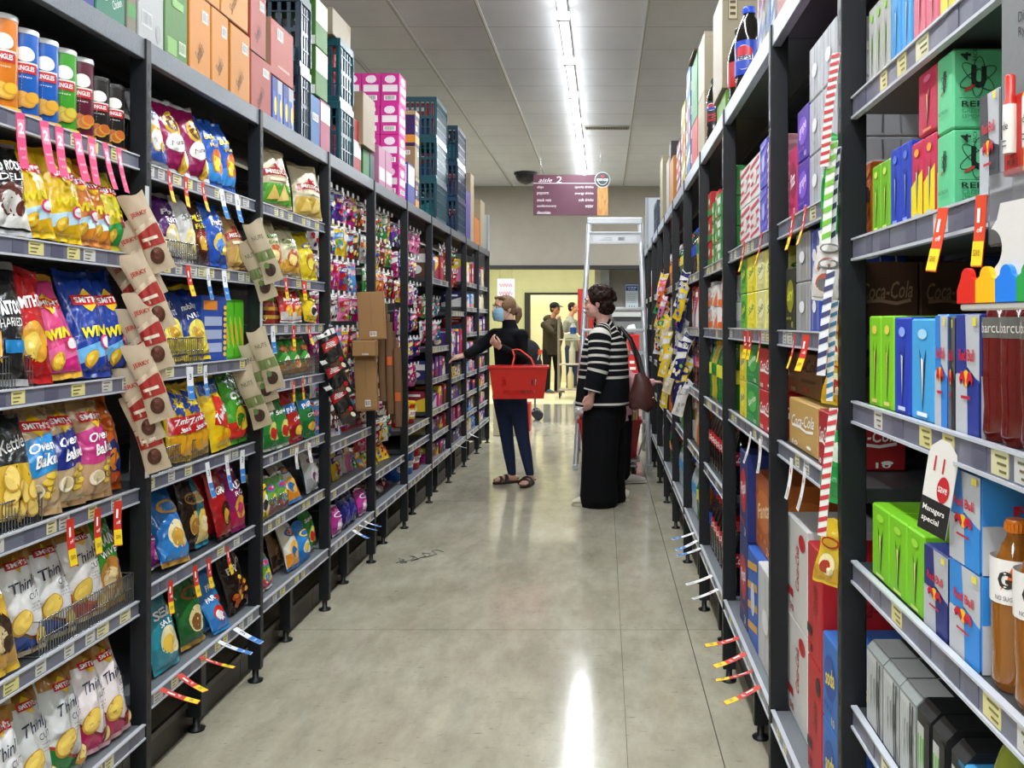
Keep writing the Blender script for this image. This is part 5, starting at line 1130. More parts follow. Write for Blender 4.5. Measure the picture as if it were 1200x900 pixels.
rbox('r30', 946.5, 963, 0.32, 0.274, 'b41c22', d_big30('b41c22', '7a1014', '1a1414'), 'red thirty can cola carton', b1('bottom'), d=0.22, layers=2)
rbox('schw', 964, 982, 0.32, 0.19, '2a6ab8', d_word('soda', 'f4d83a', '1a4a9a', '10'), 'blue mixer carton', b1('bottom'), d=0.2, layers=2)
# ---- bay 2
b2_ = lambda r: dplace(2, r)
rbox('rw', 868, 879, 1.67, 0.14, 'd8d4d2', d_stripe('c8384a', 'd8d0cc'), 'white can pack with red stripes', b2_('top'), d=0.2, layers=2)
rbox('rw', 879.5, 890, 1.67, 0.14, 'd8d4d2', d_stripe('c8384a', 'd8d0cc'), 'second white can pack with red stripes', b2_('top'), d=0.2, layers=2)
rbox('bp', 890.5, 899, 1.67, 0.15, '4a48b8', d_stripe('6a6ad0', 'a8a8e0'), 'violet blue can pack', b2_('top'), d=0.2, layers=2)
rbox('pk', 899.5, 909, 1.67, 0.14, 'd0909a', d_stripe('e0b0b8', 'b86a7a'), 'pale pink can pack', b2_('top'), d=0.2, layers=2)
rbox('gy', 868, 875, 1.376, 0.125, '5aa82c', d_word('Solo', 'e8e03a', '2a7a2a'), 'green lemon soda carton', b2_('second'), d=0.2, layers=2)
rbox('sy', 875.5, 886, 1.376, 0.125, 'e4d41c', d_word('Solo', '1f7a3a', 'f0e44a'), 'bright yellow lemon soda carton', b2_('second'), d=0.2, layers=2)
rbox('py', 886.5, 897, 1.376, 0.125, 'd4d08a', d_word('Solo', '6a8a2a', 'e8e4b0'), 'pale yellow lemon soda carton', b2_('second'), d=0.2, layers=2)
rbox('py2', 897.5, 908, 1.376, 0.125, 'dcd858', d_word('Solo', '1f7a3a', 'f0ec8a'), 'lemon yellow soda carton', b2_('second'), d=0.2, layers=2)
rbox('sb', 867, 874, 1.06, 0.13, 'd8c81c', d_word('Solo', '1a3a8a', 'e8e04a'), 'yellow and blue soda carton', b2_('third'), d=0.2, layers=2)
rbox('sp', 874.5, 889, 1.06, 0.135, '1f8a44', d_word('Sprite', 'e8f0d8', '4ab04a'), 'green lemonade carton', b2_('third'), d=0.2, layers=2)
rbox('ck', 889.5, 906, 1.06, 0.13, 'b81a22', d_script('Coca-Cola', 'f4f0ec', None, '10', 'f4f0ec'), 'bright red cola carton', b2_('third'), d=0.2, layers=2)
rbox('nv', 867, 876, 0.32, 0.31, '1a2a6a', d_word('Pepsi', 'e8e8f0', 'b81a2a', '24'), 'navy cola tray', b2_('bottom'), d=0.22, layers=2)
rbox('or', 884, 907, 0.63, 0.26, 'b05a20', d_word('Fanta', 'f4d0a0', 'c8702c', '24'), 'rust orange soda tray on white trays', b2_('bottom'), d=0.2, dep=0.03)
rbox('bb', 876.5, 888, 0.32, 0.31, '1f5ab4', d_stripe('d8a03a', 'c8d0e0'), 'bright blue soda tray', b2_('bottom'), d=0.22, dep=0.0)
rbox('wh', 888.5, 907, 0.32, 0.31, 'c8cacc', d_foil, 'white soda tray', b2_('bottom'), d=0.22)
# ---- bays 3 to 10: bottles and packs
def cola(): return bottle('cola', 0.27, 0.043, '1c0e0a', 'b81a1e', 'b81a20', (0.42, 0.62), lambda p: p.text('Coca-Cola', 0, 0.5, 0.9, 0.6, 'f4f0ec', 0.05, 0.4, 0.01))
def fizz(c, cap, lab): return lambda: bottle(c, 0.275, 0.042, c, cap, lab, (0.42, 0.62))
KINDS = {'cola': (cola, 'cola bottle with red label'), 'greenb': (fizz('2a8a3a', '1f6a2a', 'd8d83a'), 'green lemonade bottle'), 'blueb': (fizz('1a1a2a', '2348b0', '2348b0'), 'dark cola bottle with blue label'), 'orangeb': (fizz('d8701a', '2a4ab0', 'e8902a'), 'orange soda bottle'), 'clearb': (fizz('c8d4d8', 'e0e0e0', '4a9ad8'), 'clear water bottle'), 'yellowb': (fizz('d8c83a', 'e0a01a', '1f7a3a'), 'yellow soda bottle'), 'redb': (fizz('8a1a1c', '1c1a1c', 'd83a3a'), 'red cordial bottle')}
def bottle_row(b, z, kinds, seed, place, step=0.096):
    r = random.Random(seed); y = RB[b] + 0.085; k = kinds[0]
    while y < RB[b + 1] - 0.045:
        if r.random() < 0.4: k = r.choice(kinds)
        place_bottle(k, KINDS[k][0], XR + 0.035 + 0.05, y, z, KINDS[k][1], place); y += step
bottle_row(3, 0.72, ['cola'], 3, dplace(3, 'fourth')); bottle_row(3, 0.32, ['cola', 'blueb'], 4, dplace(3, 'bottom')); bottle_row(3, 1.04, ['greenb', 'yellowb'], 5, dplace(3, 'third'))
fill_row('R', 3, 1.37, 0.25, ['orange', 'white', 'silver', 'orange'], 61, dplace(3, 'second'), layers=2, kind='drinks pack', gname='drink packs'); fill_row('R', 3, 1.66, 0.36, ['cream', 'green', 'red', 'green'], 62, dplace(3, 'top'), layers=3, kind='drinks pack', gname='drink packs')
sets = [['blueb', 'redb', 'cola'], ['orangeb', 'clearb', 'greenb'], ['clearb', 'blueb', 'yellowb'], ['greenb', 'cola'], ['clearb', 'orangeb'], ['clearb', 'redb'], ['clearb', 'blueb']]
pc = [['red', 'blue', 'white'], ['orange', 'cream', 'white', 'orange'], ['yellow', 'white', 'green', 'sky blue'], ['brown', 'orange', 'white'], ['sky blue', 'white', 'silver'], ['white', 'red', 'lime'], ['white', 'sky blue']]
for i, b in enumerate(range(4, 11)):
    bottle_row(b, 1.04, sets[i], b * 7, dplace(b, 'third')); bottle_row(b, 0.32, sets[(i + 1) % 7], b * 9, dplace(b, 'bottom')) if b < 8 else None
    if b < 8: bottle_row(b, 1.66, sets[(i + 2) % 7], b * 5, dplace(b, 'top'))
    else: fill_row('R', b, 1.66, 0.3, pc[(i + 3) % 7], b * 13, dplace(b, 'top'), kind='drinks pack', gname='drink packs', wmin=0.12, wmax=0.22)
    fill_row('R', b, 1.37, 0.25, pc[i], b * 17, dplace(b, 'second'), kind='drinks pack', gname='drink packs', wmin=0.1, wmax=0.2); fill_row('R', b, 0.72, 0.26, pc[(i + 1) % 7], b * 19, dplace(b, 'fourth'), kind='drinks pack', gname='drink packs', wmin=0.1, wmax=0.2)
# price flags
dpf = lambda b, r: 'hanging under %s shelf of %s drinks bay' % (r, DR[b])
flags('R', 1.56, (1117, 1163), 'orange', dpf(0, 'second'), H=0.088, yawj=4)
flags('R', 1.67, (936, 951), 'redyel', dpf(1, 'top'), H=0.09); flags('R', 1.376, (938, 952), 'redyel', dpf(1, 'second'), H=0.085); flags('R', 1.07, (934, 950), 'white', dpf(1, 'third'), H=0.10)
flags('R', 1.67, (877, 898), 'redyel', dpf(2, 'top'), H=0.10); flags('R', 1.376, (878, 884, 896), 'redyel', dpf(2, 'second'), H=0.09); flags('R', 1.06, (885, 896), 'white', dpf(2, 'third'), H=0.10)
flags('R', 0.32, (870, 878, 887, 895), 'redyel', 'sticking out of bottom shelf of third drinks bay', out=True, H=0.12); flags('R', 0.32, (838, 845), 'white', 'sticking out of bottom shelf of fourth drinks bay', out=True, H=0.12); flags('R', 0.32, (816, 820, 824), 'whiteblue', 'sticking out of bottom shelf of fifth drinks bay', out=True, H=0.12)
# round-ended special tag
m = MB(); W, H = 0.05, 0.14
S = lambda u, v, o: (u * W / 2 * (1 if v < 0.8 else math.sqrt(max(0.05, 1 - ((v - 0.8) / 0.2) ** 2 * 0.9))), 0.012 * (1 - v) - 0.001 - o, (v - 1) * H)
V = [S(u, j / 10, 0) for j in range(11) for u in (-1, 1)]; Fq = [(2 * j, 2 * j + 1, 2 * j + 3, 2 * j + 2) for j in range(10)]
m.add(V, Fq, 'e2dfda', True); m.add([(x, y + 0.001, z) for x, y, z in V], [f[::-1] for f in Fq], 'e2dfda', True)
p = Print(m, S, W, H, 0.0005); p.band(0.0, 0.36, '1c1a1a', -1, 1, 1, 4); p.text('11', -0.15, 0.74, 0.7, 0.16, 'c0282a'); p.ell(0.35, 0.50, 0.42, 0.14, 'c0202a'); p.text('save', 0.35, 0.5, 0.6, 0.06, 'ffffff'); p.text('Managers', 0.0, 0.25, 1.5, 0.08, 'f4f0ec', 0, 0, 0.01); p.text('special', -0.1, 0.14, 1.2, 0.08, 'f4f0ec', 0, 0, 0.01)
put(m.mesh('special_tag', PAPER), 'special_tag', (XR + 0.012, F * 0.475 / (1109 - VX), 1.235), -PI / 2 + 0.55, 'white and black managers special tag', 'hanging under third shelf of first drinks bay', 'price flag', 'price flags on the shelf rails', roll=0.25)
# ------------------------------------------------------------------ stock on top of the shelving
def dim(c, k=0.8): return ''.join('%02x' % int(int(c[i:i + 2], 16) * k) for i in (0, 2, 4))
def tbox(px0, px1, h, base, words, place, deco=None, d=0.38, z=TOP, dep=0.045, side='L', flaps=True, yaw=0.0, name='carton', w=None):
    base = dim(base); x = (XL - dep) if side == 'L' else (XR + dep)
    a, b = sorted((F * abs(x) / abs(VX - px0), F * abs(x) / abs(VX - px1))); W = (b - a - 0.004) if w is None else w
    me = carton_mesh(('top', base, round(W, 3), d, round(h, 3), words), W, d, h, base, deco, flaps=flaps)
    return put(me, name, (x - d / 2 if side == 'L' else x + d / 2, (a + b) / 2, z + 0.001), (PI / 2 if side == 'L' else -PI / 2) + yaw, words, place, 'carton', 'cartons on top of the shelving')
def dk(logo, lc, bc=True, sh=0.35, rot=0.4):
    def f(fr, ln, rn, tp):
        for p in (fr, ln):
            if logo: p.text(logo, -0.1, 0.32, 0.9, 0.16, lc, rot, sh, 0.01)
            if bc: barcode(p, 0.45, 0.78, 0.6, 0.14)
            p.band(0.0, 0.012, '6a5a44', -0.98, 0.98, 1, 1)
    return f
on = 'on top of crisps shelving, '
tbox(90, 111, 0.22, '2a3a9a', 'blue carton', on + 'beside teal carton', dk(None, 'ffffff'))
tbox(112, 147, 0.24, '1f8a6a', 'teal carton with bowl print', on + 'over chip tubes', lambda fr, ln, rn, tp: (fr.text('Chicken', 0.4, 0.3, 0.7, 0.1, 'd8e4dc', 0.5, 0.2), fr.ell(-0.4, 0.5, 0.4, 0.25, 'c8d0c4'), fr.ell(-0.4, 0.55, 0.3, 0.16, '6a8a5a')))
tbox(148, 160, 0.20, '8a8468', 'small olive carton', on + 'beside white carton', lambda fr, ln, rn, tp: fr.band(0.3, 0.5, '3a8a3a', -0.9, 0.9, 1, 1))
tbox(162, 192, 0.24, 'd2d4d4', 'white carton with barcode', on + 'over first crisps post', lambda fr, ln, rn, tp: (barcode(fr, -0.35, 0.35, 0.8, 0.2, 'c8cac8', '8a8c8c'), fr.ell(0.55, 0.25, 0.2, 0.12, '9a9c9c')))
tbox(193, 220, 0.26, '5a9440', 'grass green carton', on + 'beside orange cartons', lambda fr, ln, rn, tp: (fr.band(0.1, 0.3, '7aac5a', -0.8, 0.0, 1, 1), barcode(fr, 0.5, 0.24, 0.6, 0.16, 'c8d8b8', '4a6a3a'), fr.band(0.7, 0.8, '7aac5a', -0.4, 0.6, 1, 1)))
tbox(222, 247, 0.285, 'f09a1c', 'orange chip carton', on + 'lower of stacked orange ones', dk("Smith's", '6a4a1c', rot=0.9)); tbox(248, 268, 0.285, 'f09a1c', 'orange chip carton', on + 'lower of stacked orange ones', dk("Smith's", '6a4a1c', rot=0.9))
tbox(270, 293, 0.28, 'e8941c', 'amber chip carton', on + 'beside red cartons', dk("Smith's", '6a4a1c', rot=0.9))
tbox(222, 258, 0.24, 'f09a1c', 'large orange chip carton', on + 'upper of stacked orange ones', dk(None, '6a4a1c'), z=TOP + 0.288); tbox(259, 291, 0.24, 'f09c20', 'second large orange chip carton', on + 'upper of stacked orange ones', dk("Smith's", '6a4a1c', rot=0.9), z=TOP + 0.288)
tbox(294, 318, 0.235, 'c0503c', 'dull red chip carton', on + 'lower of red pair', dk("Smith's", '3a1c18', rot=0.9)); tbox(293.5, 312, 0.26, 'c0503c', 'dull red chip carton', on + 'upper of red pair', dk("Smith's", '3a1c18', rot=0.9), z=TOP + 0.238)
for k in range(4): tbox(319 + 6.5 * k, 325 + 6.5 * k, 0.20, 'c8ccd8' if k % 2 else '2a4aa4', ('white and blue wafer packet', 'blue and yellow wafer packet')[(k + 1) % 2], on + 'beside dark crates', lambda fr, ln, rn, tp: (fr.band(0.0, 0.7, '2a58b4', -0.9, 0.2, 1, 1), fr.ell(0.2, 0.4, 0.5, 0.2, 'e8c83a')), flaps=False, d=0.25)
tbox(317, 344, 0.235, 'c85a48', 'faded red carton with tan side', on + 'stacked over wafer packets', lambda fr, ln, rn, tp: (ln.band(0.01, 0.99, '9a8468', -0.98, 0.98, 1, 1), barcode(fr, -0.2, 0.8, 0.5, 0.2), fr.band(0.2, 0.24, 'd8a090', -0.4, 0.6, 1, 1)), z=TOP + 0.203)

# stackable lattice crates
def crate_mesh(w, d, h, col):
    key = ('crate', round(w, 2), round(d, 2), h, col)
    if key in MESH: return MESH[key]
    m = MB(); t = 0.008
    for z0, z1, g in ((0, 0.028, 0), (h - 0.04, h, 0.006), (h * 0.5 - 0.01, h * 0.5 + 0.012, 0)):
        m.box((-w / 2 - g, -d / 2 - g, z0), (w / 2 + g, -d / 2 + t, z1), col, 0.002); m.box((-w / 2 - g, d / 2 - t, z0), (w / 2 + g, d / 2 + g, z1), col, 0.002)
        m.box((-w / 2 - g, -d / 2 + t, z0), (-w / 2 + t, d / 2 - t, z1), col, 0.002); m.box((w / 2 - t, -d / 2 + t, z0), (w / 2 + g, d / 2 - t, z1), col, 0.002)
    for L_, ax in ((w, 0), (d, 1)):
        n = max(4, int(L_ / 0.042))
        for k in range(n + 1):
            c = -L_ / 2 + 0.006 + (L_ - 0.012) * k / n; q = 0.014 if k in (0, n) else 0.0085
            for s in (-1, 1):
                if ax == 0: m.box((c - q, s * d / 2 - (t if s > 0 else 0), 0.028), (c + q, s * d / 2 + (0 if s > 0 else t), h - 0.04), col)
                else: m.box((s * w / 2 - (t if s > 0 else 0), c - q, 0.028), (s * w / 2 + (0 if s > 0 else t), c + q, h - 0.04), col)
    for zz in (h * 0.27, h * 0.75):
        for s in (-1, 1):
            m.box((-w / 2, s * d / 2 - 0.003, zz - 0.003), (w / 2, s * d / 2 + 0.003, zz + 0.003), col); m.box((s * w / 2 - 0.003, -d / 2, zz - 0.003), (s * w / 2 + 0.003, d / 2, zz + 0.003), col)
    m.box((-w / 2, -d / 2, 0.004), (w / 2, d / 2, 0.010), col)
    MESH[key] = m.mesh('crate', PLAS); return MESH[key]
def crate(px0, px1, h, n, col, words, dep=0.05, d=0.36, z=TOP):
    x = XL - dep; a, b = F * -x / (VX - px0), F * -x / (VX - px1); me = crate_mesh(b - a, d, h, col)
    for l in range(n):
        put(me, 'plastic_crate', (x - d / 2, (a + b) / 2, z + 0.001 + l * h), PI / 2, ('bottom ', 'second ', 'third ')[l] + words, on + 'in its stack', 'crate', 'plastic crates on the shelving')
        cn = (('red', 'navy'), ('black', 'teal'), ('crimson', 'navy'))[(l + int(px0)) % 3]
        put(goods_box(cn[0], cn[1], math.floor((b - a) * 78) / 100, math.floor(d * 80) / 100, round(h * (0.62 if l < n - 1 else 0.85), 2), 2), 'packed_carton', (x - d / 2, (a + b) / 2, z + 0.015 + l * h), PI / 2, '%s goods packed inside %s' % (cn[0], ('bottom ', 'second ', 'third ')[l] + words), 'on crisps shelving', 'carton', 'goods inside the crates')
    return ((x - d / 2, (a + b) / 2), b - a)
crate(351, 363, 0.335, 3, '1f3444', 'navy lattice crate beside red carton')
tbox(352, 362.6, 0.001, '1f3444', 'x', 'x') if False else None
c0, w0 = crate(398, 413, 0.33, 2, '1c4a56', 'teal lattice crate by pink cartons')
tbox(364, 375, 0.25, '2a7ac0', 'sky blue carton', on + 'beside teal crates', lambda fr, ln, rn, tp: (barcode(fr, 0, 0.6, 1.2, 0.14), ln.band(0.1, 0.9, '3a8ad0', -0.9, 0.9, 1, 1)), d=0.3)
for l in range(2): tbox(371, 381, 0.235, '4a8a2c', ('lower', 'upper')[l] + ' green and white tea carton', on + 'between crate stacks', lambda fr, ln, rn, tp: (fr.band(0.5, 0.98, 'd8dcd0', -0.98, 0.98, 1, 1), fr.ell(0, 0.3, 0.5, 0.15, 'e8ecdc'), ln.band(0.02, 0.3, 'e0e4d8', -0.98, 0.98, 1, 1), ln.ell(-0.2, 0.65, 0.3, 0.16, 'e8ecdc'), ln.ell(-0.2, 0.65, 0.2, 0.1, '2a4a1c')), z=TOP + 0.253 + l * 0.237, d=0.3) if False else None
tbox(375.5, 387, 0.26, 'c85a7a', 'rose and white carton', on + 'beside teal crates', lambda fr, ln, rn, tp: fr.band(0.6, 0.95, 'e0dcd8', -0.95, 0.95, 1, 1), d=0.3)
for l in range(2): tbox(370, 384, 0.235, '4a8a2c', ('lower', 'upper')[l] + ' green and white tea carton', on + 'stacked on sky blue carton', lambda fr, ln, rn, tp: (fr.band(0.5, 0.98, 'd8dcd0', -0.98, 0.98, 1, 1), ln.band(0.02, 0.2, 'e0e4d8', -0.98, 0.98, 1, 1), ln.ell(0.1, 0.6, 0.4, 0.2, 'e8ecdc'), ln.ell(0.1, 0.6, 0.28, 0.13, '2a4a1c')), z=TOP + 0.263 + l * 0.237, d=0.3)
tbox(390, 411, 0.14, 'b8ac90', 'open tan carton', on + 'on top of teal crates', lambda fr, ln, rn, tp: (fr.poly([(0.3, 0.98), (0.98, 0.98), (0.98, 0.6)], '8a7a5a'), barcode(ln, 0.3, 0.5, 0.5, 0.4)), z=TOP + 0.665, d=0.3, dep=0.07)
tbox(414, 423.3, 0.30, 'c0242e', 'red and white biscuit carton', on + 'in front of tan carton', lambda fr, ln, rn, tp: fr.band(0.3, 0.6, 'e8d8d4', -0.9, 0.9, 1, 1), d=0.25)
tbox(425.5, 433, 0.17, '2a8a3c', 'bright green carton', on + 'under tan carton', d=0.25); tbox(433.5, 439, 0.17, '1a4a50', 'dark teal carton', on + 'under tan carton', d=0.25)
tbox(425.5, 439.5, 0.30, 'b09a7a', 'plain tan carton facing the front', on + 'before magenta stack', z=TOP + 0.172, d=0.36, dep=0.02)
# magenta cartons, their ends facing the front
def d_mag(fr, ln, rn, tp):
    for p in (fr, ln):
        p.ell(0, 0.80, 0.6, 0.13, 'e8d8e4', n=9, rings=1); p.ell(0.15, 0.83, 0.4, 0.1, 'e8d8e4'); p.band(0.40, 0.62, 'e8e0e4', -0.8, 0.8, 1, 1); barcode(p, 0, 0.2, 1.3, 0.16)
YM = 6.25
for l in range(4):
    for k in range(3):
        h = 0.205; X = XL - 0.02 - 0.0625 - k * 0.127
        me = carton_mesh('magenta', 0.20, 0.124, h, 'c41888', d_mag)
        put(me, 'carton', (X, YM + (0.015 if l == 3 else 0), TOP + 0.001 + l * (h + 0.001)), PI / 2, 'magenta carton with cloud badge, %s layer' % ('bottom', 'second', 'third', 'topmost')[l], 'beyond plain tan carton', 'carton', 'magenta cartons on the shelving')
for k in range(2): tbox(444 + 8 * k, 451.5 + 8 * k, 0.26, 'd88ab0', 'pale pink carton', on + 'at foot of magenta stack', lambda fr, ln, rn, tp: fr.band(0.2, 0.5, 'e8d0dc', -0.9, 0.9, 1, 1), d=0.3)
tbox(478, 486, 0.30, '3a4ab0', 'blue and white wafer carton', on + 'beyond magenta stack', lambda fr, ln, rn, tp: (fr.band(0.5, 0.95, 'dcdce0', -0.9, 0.9, 1, 1), ln.band(0.5, 0.95, 'dcdce0', -0.9, 0.9, 1, 1)), d=0.2)
def d_pur(fr, ln, rn, tp):
    for p in (fr, ln): p.band(0.08, 0.3, 'd8922a', -0.98, 0.98, 1, 1); p.text('crunchie', -0.1, 0.7, 1.2, 0.16, 'e0a02a', 0, 0.2, 0.02); barcode(p, -0.3, 0.5, 0.8, 0.14); p.band(0.86, 0.98, 'b09a6a', -0.98, 0.98, 1, 1)
tbox(486.5, 491, 0.24, '3a1c6a', 'purple chocolate carton', on + 'bottom of carton stack by crates', d_pur, d=0.3); tbox(486.5, 491, 0.22, 'b89a6a', 'tan carton', on + 'middle of carton stack by crates', dk(None, 'ffffff'), d=0.3, z=TOP + 0.242); tbox(486.3, 491.2, 0.26, '3a1c6a', 'purple and gold chocolate carton', on + 'top of carton stack by crates', d_pur, d=0.32, z=TOP + 0.464)
crate(511, 523, 0.33, 3, '1c4a56', 'teal lattice crate beyond purple cartons', dep=0.02, d=0.34)
crate(536, 545, 0.33, 3, '243c52', 'slate lattice crate second along', dep=0.02, d=0.30)
tbox(546, 551, 0.5, '4a2a9a', 'tall violet carton', on + 'beyond slate crates', lambda fr, ln, rn, tp: ln.band(0.2, 0.6, 'e0c83a', -0.9, 0.9, 1, 1), d=0.2)
tbox(556, 562, 0.30, 'e07a1a', 'orange carton', on + 'near pale end panel', d=0.16); tbox(551.5, 555.5, 0.72, 'b8a684', 'tall tan carton', on + 'beyond violet carton', lambda fr, ln, rn, tp: (barcode(ln, 0, 0.8, 0.7, 0.06), barcode(ln, 0, 0.55, 0.7, 0.06), barcode(ln, 0, 0.35, 0.7, 0.06)), d=0.35)
tbox(563, 568, 0.55, 'b8a684', 'slim tan carton', on + 'near pale end panel', d=0.18)

# drinks side
od = 'on top of drinks shelving, '
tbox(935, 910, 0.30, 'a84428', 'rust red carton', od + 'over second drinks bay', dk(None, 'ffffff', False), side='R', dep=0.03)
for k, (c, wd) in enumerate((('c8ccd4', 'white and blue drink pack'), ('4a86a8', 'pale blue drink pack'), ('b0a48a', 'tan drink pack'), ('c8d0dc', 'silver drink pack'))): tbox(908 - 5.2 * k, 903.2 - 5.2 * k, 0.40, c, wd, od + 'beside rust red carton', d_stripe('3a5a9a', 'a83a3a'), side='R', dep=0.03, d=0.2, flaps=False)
def pep(p): p.ell(0, 0.5, 0.36, 0.36, 'e8e8ec'); p.band(lambda u: 0.55, lambda u: 0.84 - 0.9 * u * u, 'c01a2a', -0.33, 0.33); p.band(lambda u: 0.16 + 0.9 * u * u, lambda u: 0.42, '1c3fae', -0.33, 0.33); p.text('PEPSI', 0, 0.49, 0.62, 0.12, '141a4a', 0, 0, 0.03)
def pepmax(p): p.ell(0, 0.75, 0.3, 0.16, 'e8e8ec'); p.ell(0, 0.8, 0.26, 0.08, 'c01a2a'); p.ell(0, 0.68, 0.26, 0.07, '1c3fae'); p.text('MAX', 0, 0.3, 0.5, 0.42, 'c8202a', PI / 2, 0, 0.03)
def mk_pep(): return bottle('pep', 0.33, 0.052, '14100e', '1c4ac8', '1c3fae', (0.22, 0.60), pep)
def mk_max(): return bottle('max', 0.29, 0.04, '120f0e', '16161a', '16161c', (0.25, 0.62), pepmax)
def mk_blk(): return bottle('blk', 0.33, 0.05, '120f0e', '16161a', 'a81a20', (0.28, 0.58))
for nm, mk, px, Xc, wd, s in (('pep', mk_pep, 878, 0.535, 'big cola bottle with blue label', 1.0), ('blk', mk_blk, 868, 0.54, 'big black cola bottle with red label', 1.0), ('max', mk_max, 838, 0.51, 'small black cola bottle', 1.0)):
    Y = Xc * F / (px - VX); place_bottle('top_' + nm, mk, Xc + (0.0 if nm != 'blk' else 0.0), Y, TOP, wd, od + 'before big tan carton' if nm != 'max' else od + 'beyond lime carton', rot=-PI / 2 + 1.0)
YT = 3.75
def d_tan(fr, ln, rn, tp):
    rn.band(0.70, 0.95, '6a5c40', -0.85, -0.6, 1, 1); rn.band(0.715, 0.935, 'b8ab8a', -0.83, -0.62, 1, 1)
    for k in range(3): rn.band(0.75 + 0.06 * k, 0.78 + 0.06 * k, '4a3c28', -0.8, -0.66, 1, 1)
    barcode(rn, -0.62, 0.14, 0.5, 0.2)
    for k in range(5): rn.band(0.5 + 0.05 * k, 0.52 + 0.05 * k, '9a8c6a', -0.2, 0.0, 1, 1)
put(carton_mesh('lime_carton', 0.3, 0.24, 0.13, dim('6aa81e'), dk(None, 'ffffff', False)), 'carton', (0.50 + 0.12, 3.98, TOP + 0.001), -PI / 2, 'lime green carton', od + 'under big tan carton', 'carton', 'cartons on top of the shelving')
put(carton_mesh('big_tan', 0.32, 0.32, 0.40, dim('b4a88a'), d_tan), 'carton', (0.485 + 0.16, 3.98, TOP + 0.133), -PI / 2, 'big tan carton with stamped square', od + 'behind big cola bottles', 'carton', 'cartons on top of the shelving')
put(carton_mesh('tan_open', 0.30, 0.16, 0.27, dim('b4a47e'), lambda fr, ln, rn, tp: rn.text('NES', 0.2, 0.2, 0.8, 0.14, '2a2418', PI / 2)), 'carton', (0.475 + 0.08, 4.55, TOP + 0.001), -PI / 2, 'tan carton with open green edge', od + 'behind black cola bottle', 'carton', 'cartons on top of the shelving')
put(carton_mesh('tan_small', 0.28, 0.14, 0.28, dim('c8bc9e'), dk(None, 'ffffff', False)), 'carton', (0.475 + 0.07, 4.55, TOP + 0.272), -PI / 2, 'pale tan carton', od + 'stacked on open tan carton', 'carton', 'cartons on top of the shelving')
m = MB(); m.box((-0.012, -0.16, 0), (0.012, 0.16, 0.22), 'b02a22', 0.003); m.box((-0.013, -0.16, 0.22), (0.013, 0.16, 0.55), '1f7a40', 0.003); m.box((-0.03, -0.15, 0.55), (0.02, 0.15, 0.562), '5a3a28', 0.003)
put(m.mesh('display_panel', CARD), 'upright_cardboard', (0.485, 4.87, TOP + 0.001), 0, 'green and red upright cardboard panel', od + 'behind black cola bottle', 'panel', 'panels on top of the drinks shelving')
for px, h, c, wd in ((809, 0.62, '4a7ab4', 'tall blue patterned pack'), (803, 0.5, 'c8b84a', 'yellow patterned pack'), (797.5, 0.34, '8a3a6a', 'plum patterned pack')):
    tbox(px, px - 4.5, h, c, wd, od + 'past cardboard panel', d_stripe('d8d4c8', 'c83a4a'), side='R', d=0.14, dep=0.02, flaps=False)
tbox(789, 785, 0.34, 'd88a2a', 'amber carton', od + 'past patterned packs', side='R', d=0.18, dep=0.02); tbox(784, 781, 0.40, 'c8c4b8', 'white topped carton', od + 'past patterned packs', side='R', d=0.2, dep=0.02)
put(carton_mesh('black_flap', 0.22, 0.24, 0.16, '2a2420', dk(None, 'ffffff', False)), 'carton', (0.48 + 0.13, 6.93, TOP + 0.345), -PI / 2, 'dark open carton', od + 'stacked past patterned packs', 'carton', 'cartons on top of the shelving')
tbox(776.5, 773.5, 0.55, 'b0a480', 'tall drab carton', od + 'near pale end panel', side='R', d=0.22, dep=0.02)
put(crate_mesh(0.5, 0.26, 0.32, '3a4a5c'), 'plastic_crate', (0.49 + 0.14, 8.95, TOP + 0.001), -PI / 2, 'slate blue crate', od + 'near pale end panel', 'crate', 'plastic crates on the shelving')
# ------------------------------------------------------------------ packets and strips hung from the posts
def d_jerky(p):
    p.band(0.32, 0.58, '9a2018', -0.95, 0.95); p.band(lambda u: 0.55 + 0.05 * u, lambda u: 0.62 + 0.06 * u, 'c8b49a', -0.95, 0.95); p.text('JERKY', 0, 0.74, 1.4, 0.07, 'b02a20', 0, 0, 0.02); p.ell(0, 0.2, 0.6, 0.1, '4a2418', 0.3); p.ell(0.1, 0.22, 0.4, 0.06, '6a3a28', 0.5); p.band(0.40, 0.44, 'd8c8b4', -0.7, 0.6)
def d_jerky2(p):
    p.band(0.36, 0.52, '6a7a44', -0.95, 0.95); p.text('NUTS', 0, 0.74, 1.2, 0.07, '4a5a34'); p.ell(0, 0.2, 0.6, 0.1, '3a241a', 0.3); p.ell(-0.2, 0.28, 0.3, 0.05, '5a7a3a')
JK = bag_mesh('jerky', 0.105, 0.25, 0.018, 'b8a58a', d_jerky, nu=8, nv=12, mt=CARD); JK2 = bag_mesh('jerky2', 0.10, 0.24, 0.018, 'b4a488', d_jerky2, nu=8, nv=12, mt=CARD)
def clip_stack(me, pts, Y, words, place, step=0.004, roll=22, yaw=0.35, scale=1.0):
    # a thin clear strip carries them
    xs = [p[0] for p in pts]; ys = [p[1] for p in pts]
    for i, (px, py) in enumerate(pts):
        q = P(px + 6, py, Y + 0.02 * (i % 3)); H = 0.25 * scale
        put(me, 'hanging_snack_pouch', (q.x, q.y, q.z - H * 0.5), yaw, words, place, 'snack pouch', 'pouches on clip strips', roll=-math.radians(roll + (i * 7) % 5), scale=(scale * 0.72, scale, scale), lean=-0.05)
clip_stack(JK, [(187, 270), (178, 300), (172, 332), (188, 338)], 2.655, 'kraft jerky pouch', 'hung in upper cluster by second crisps post', scale=0.92)
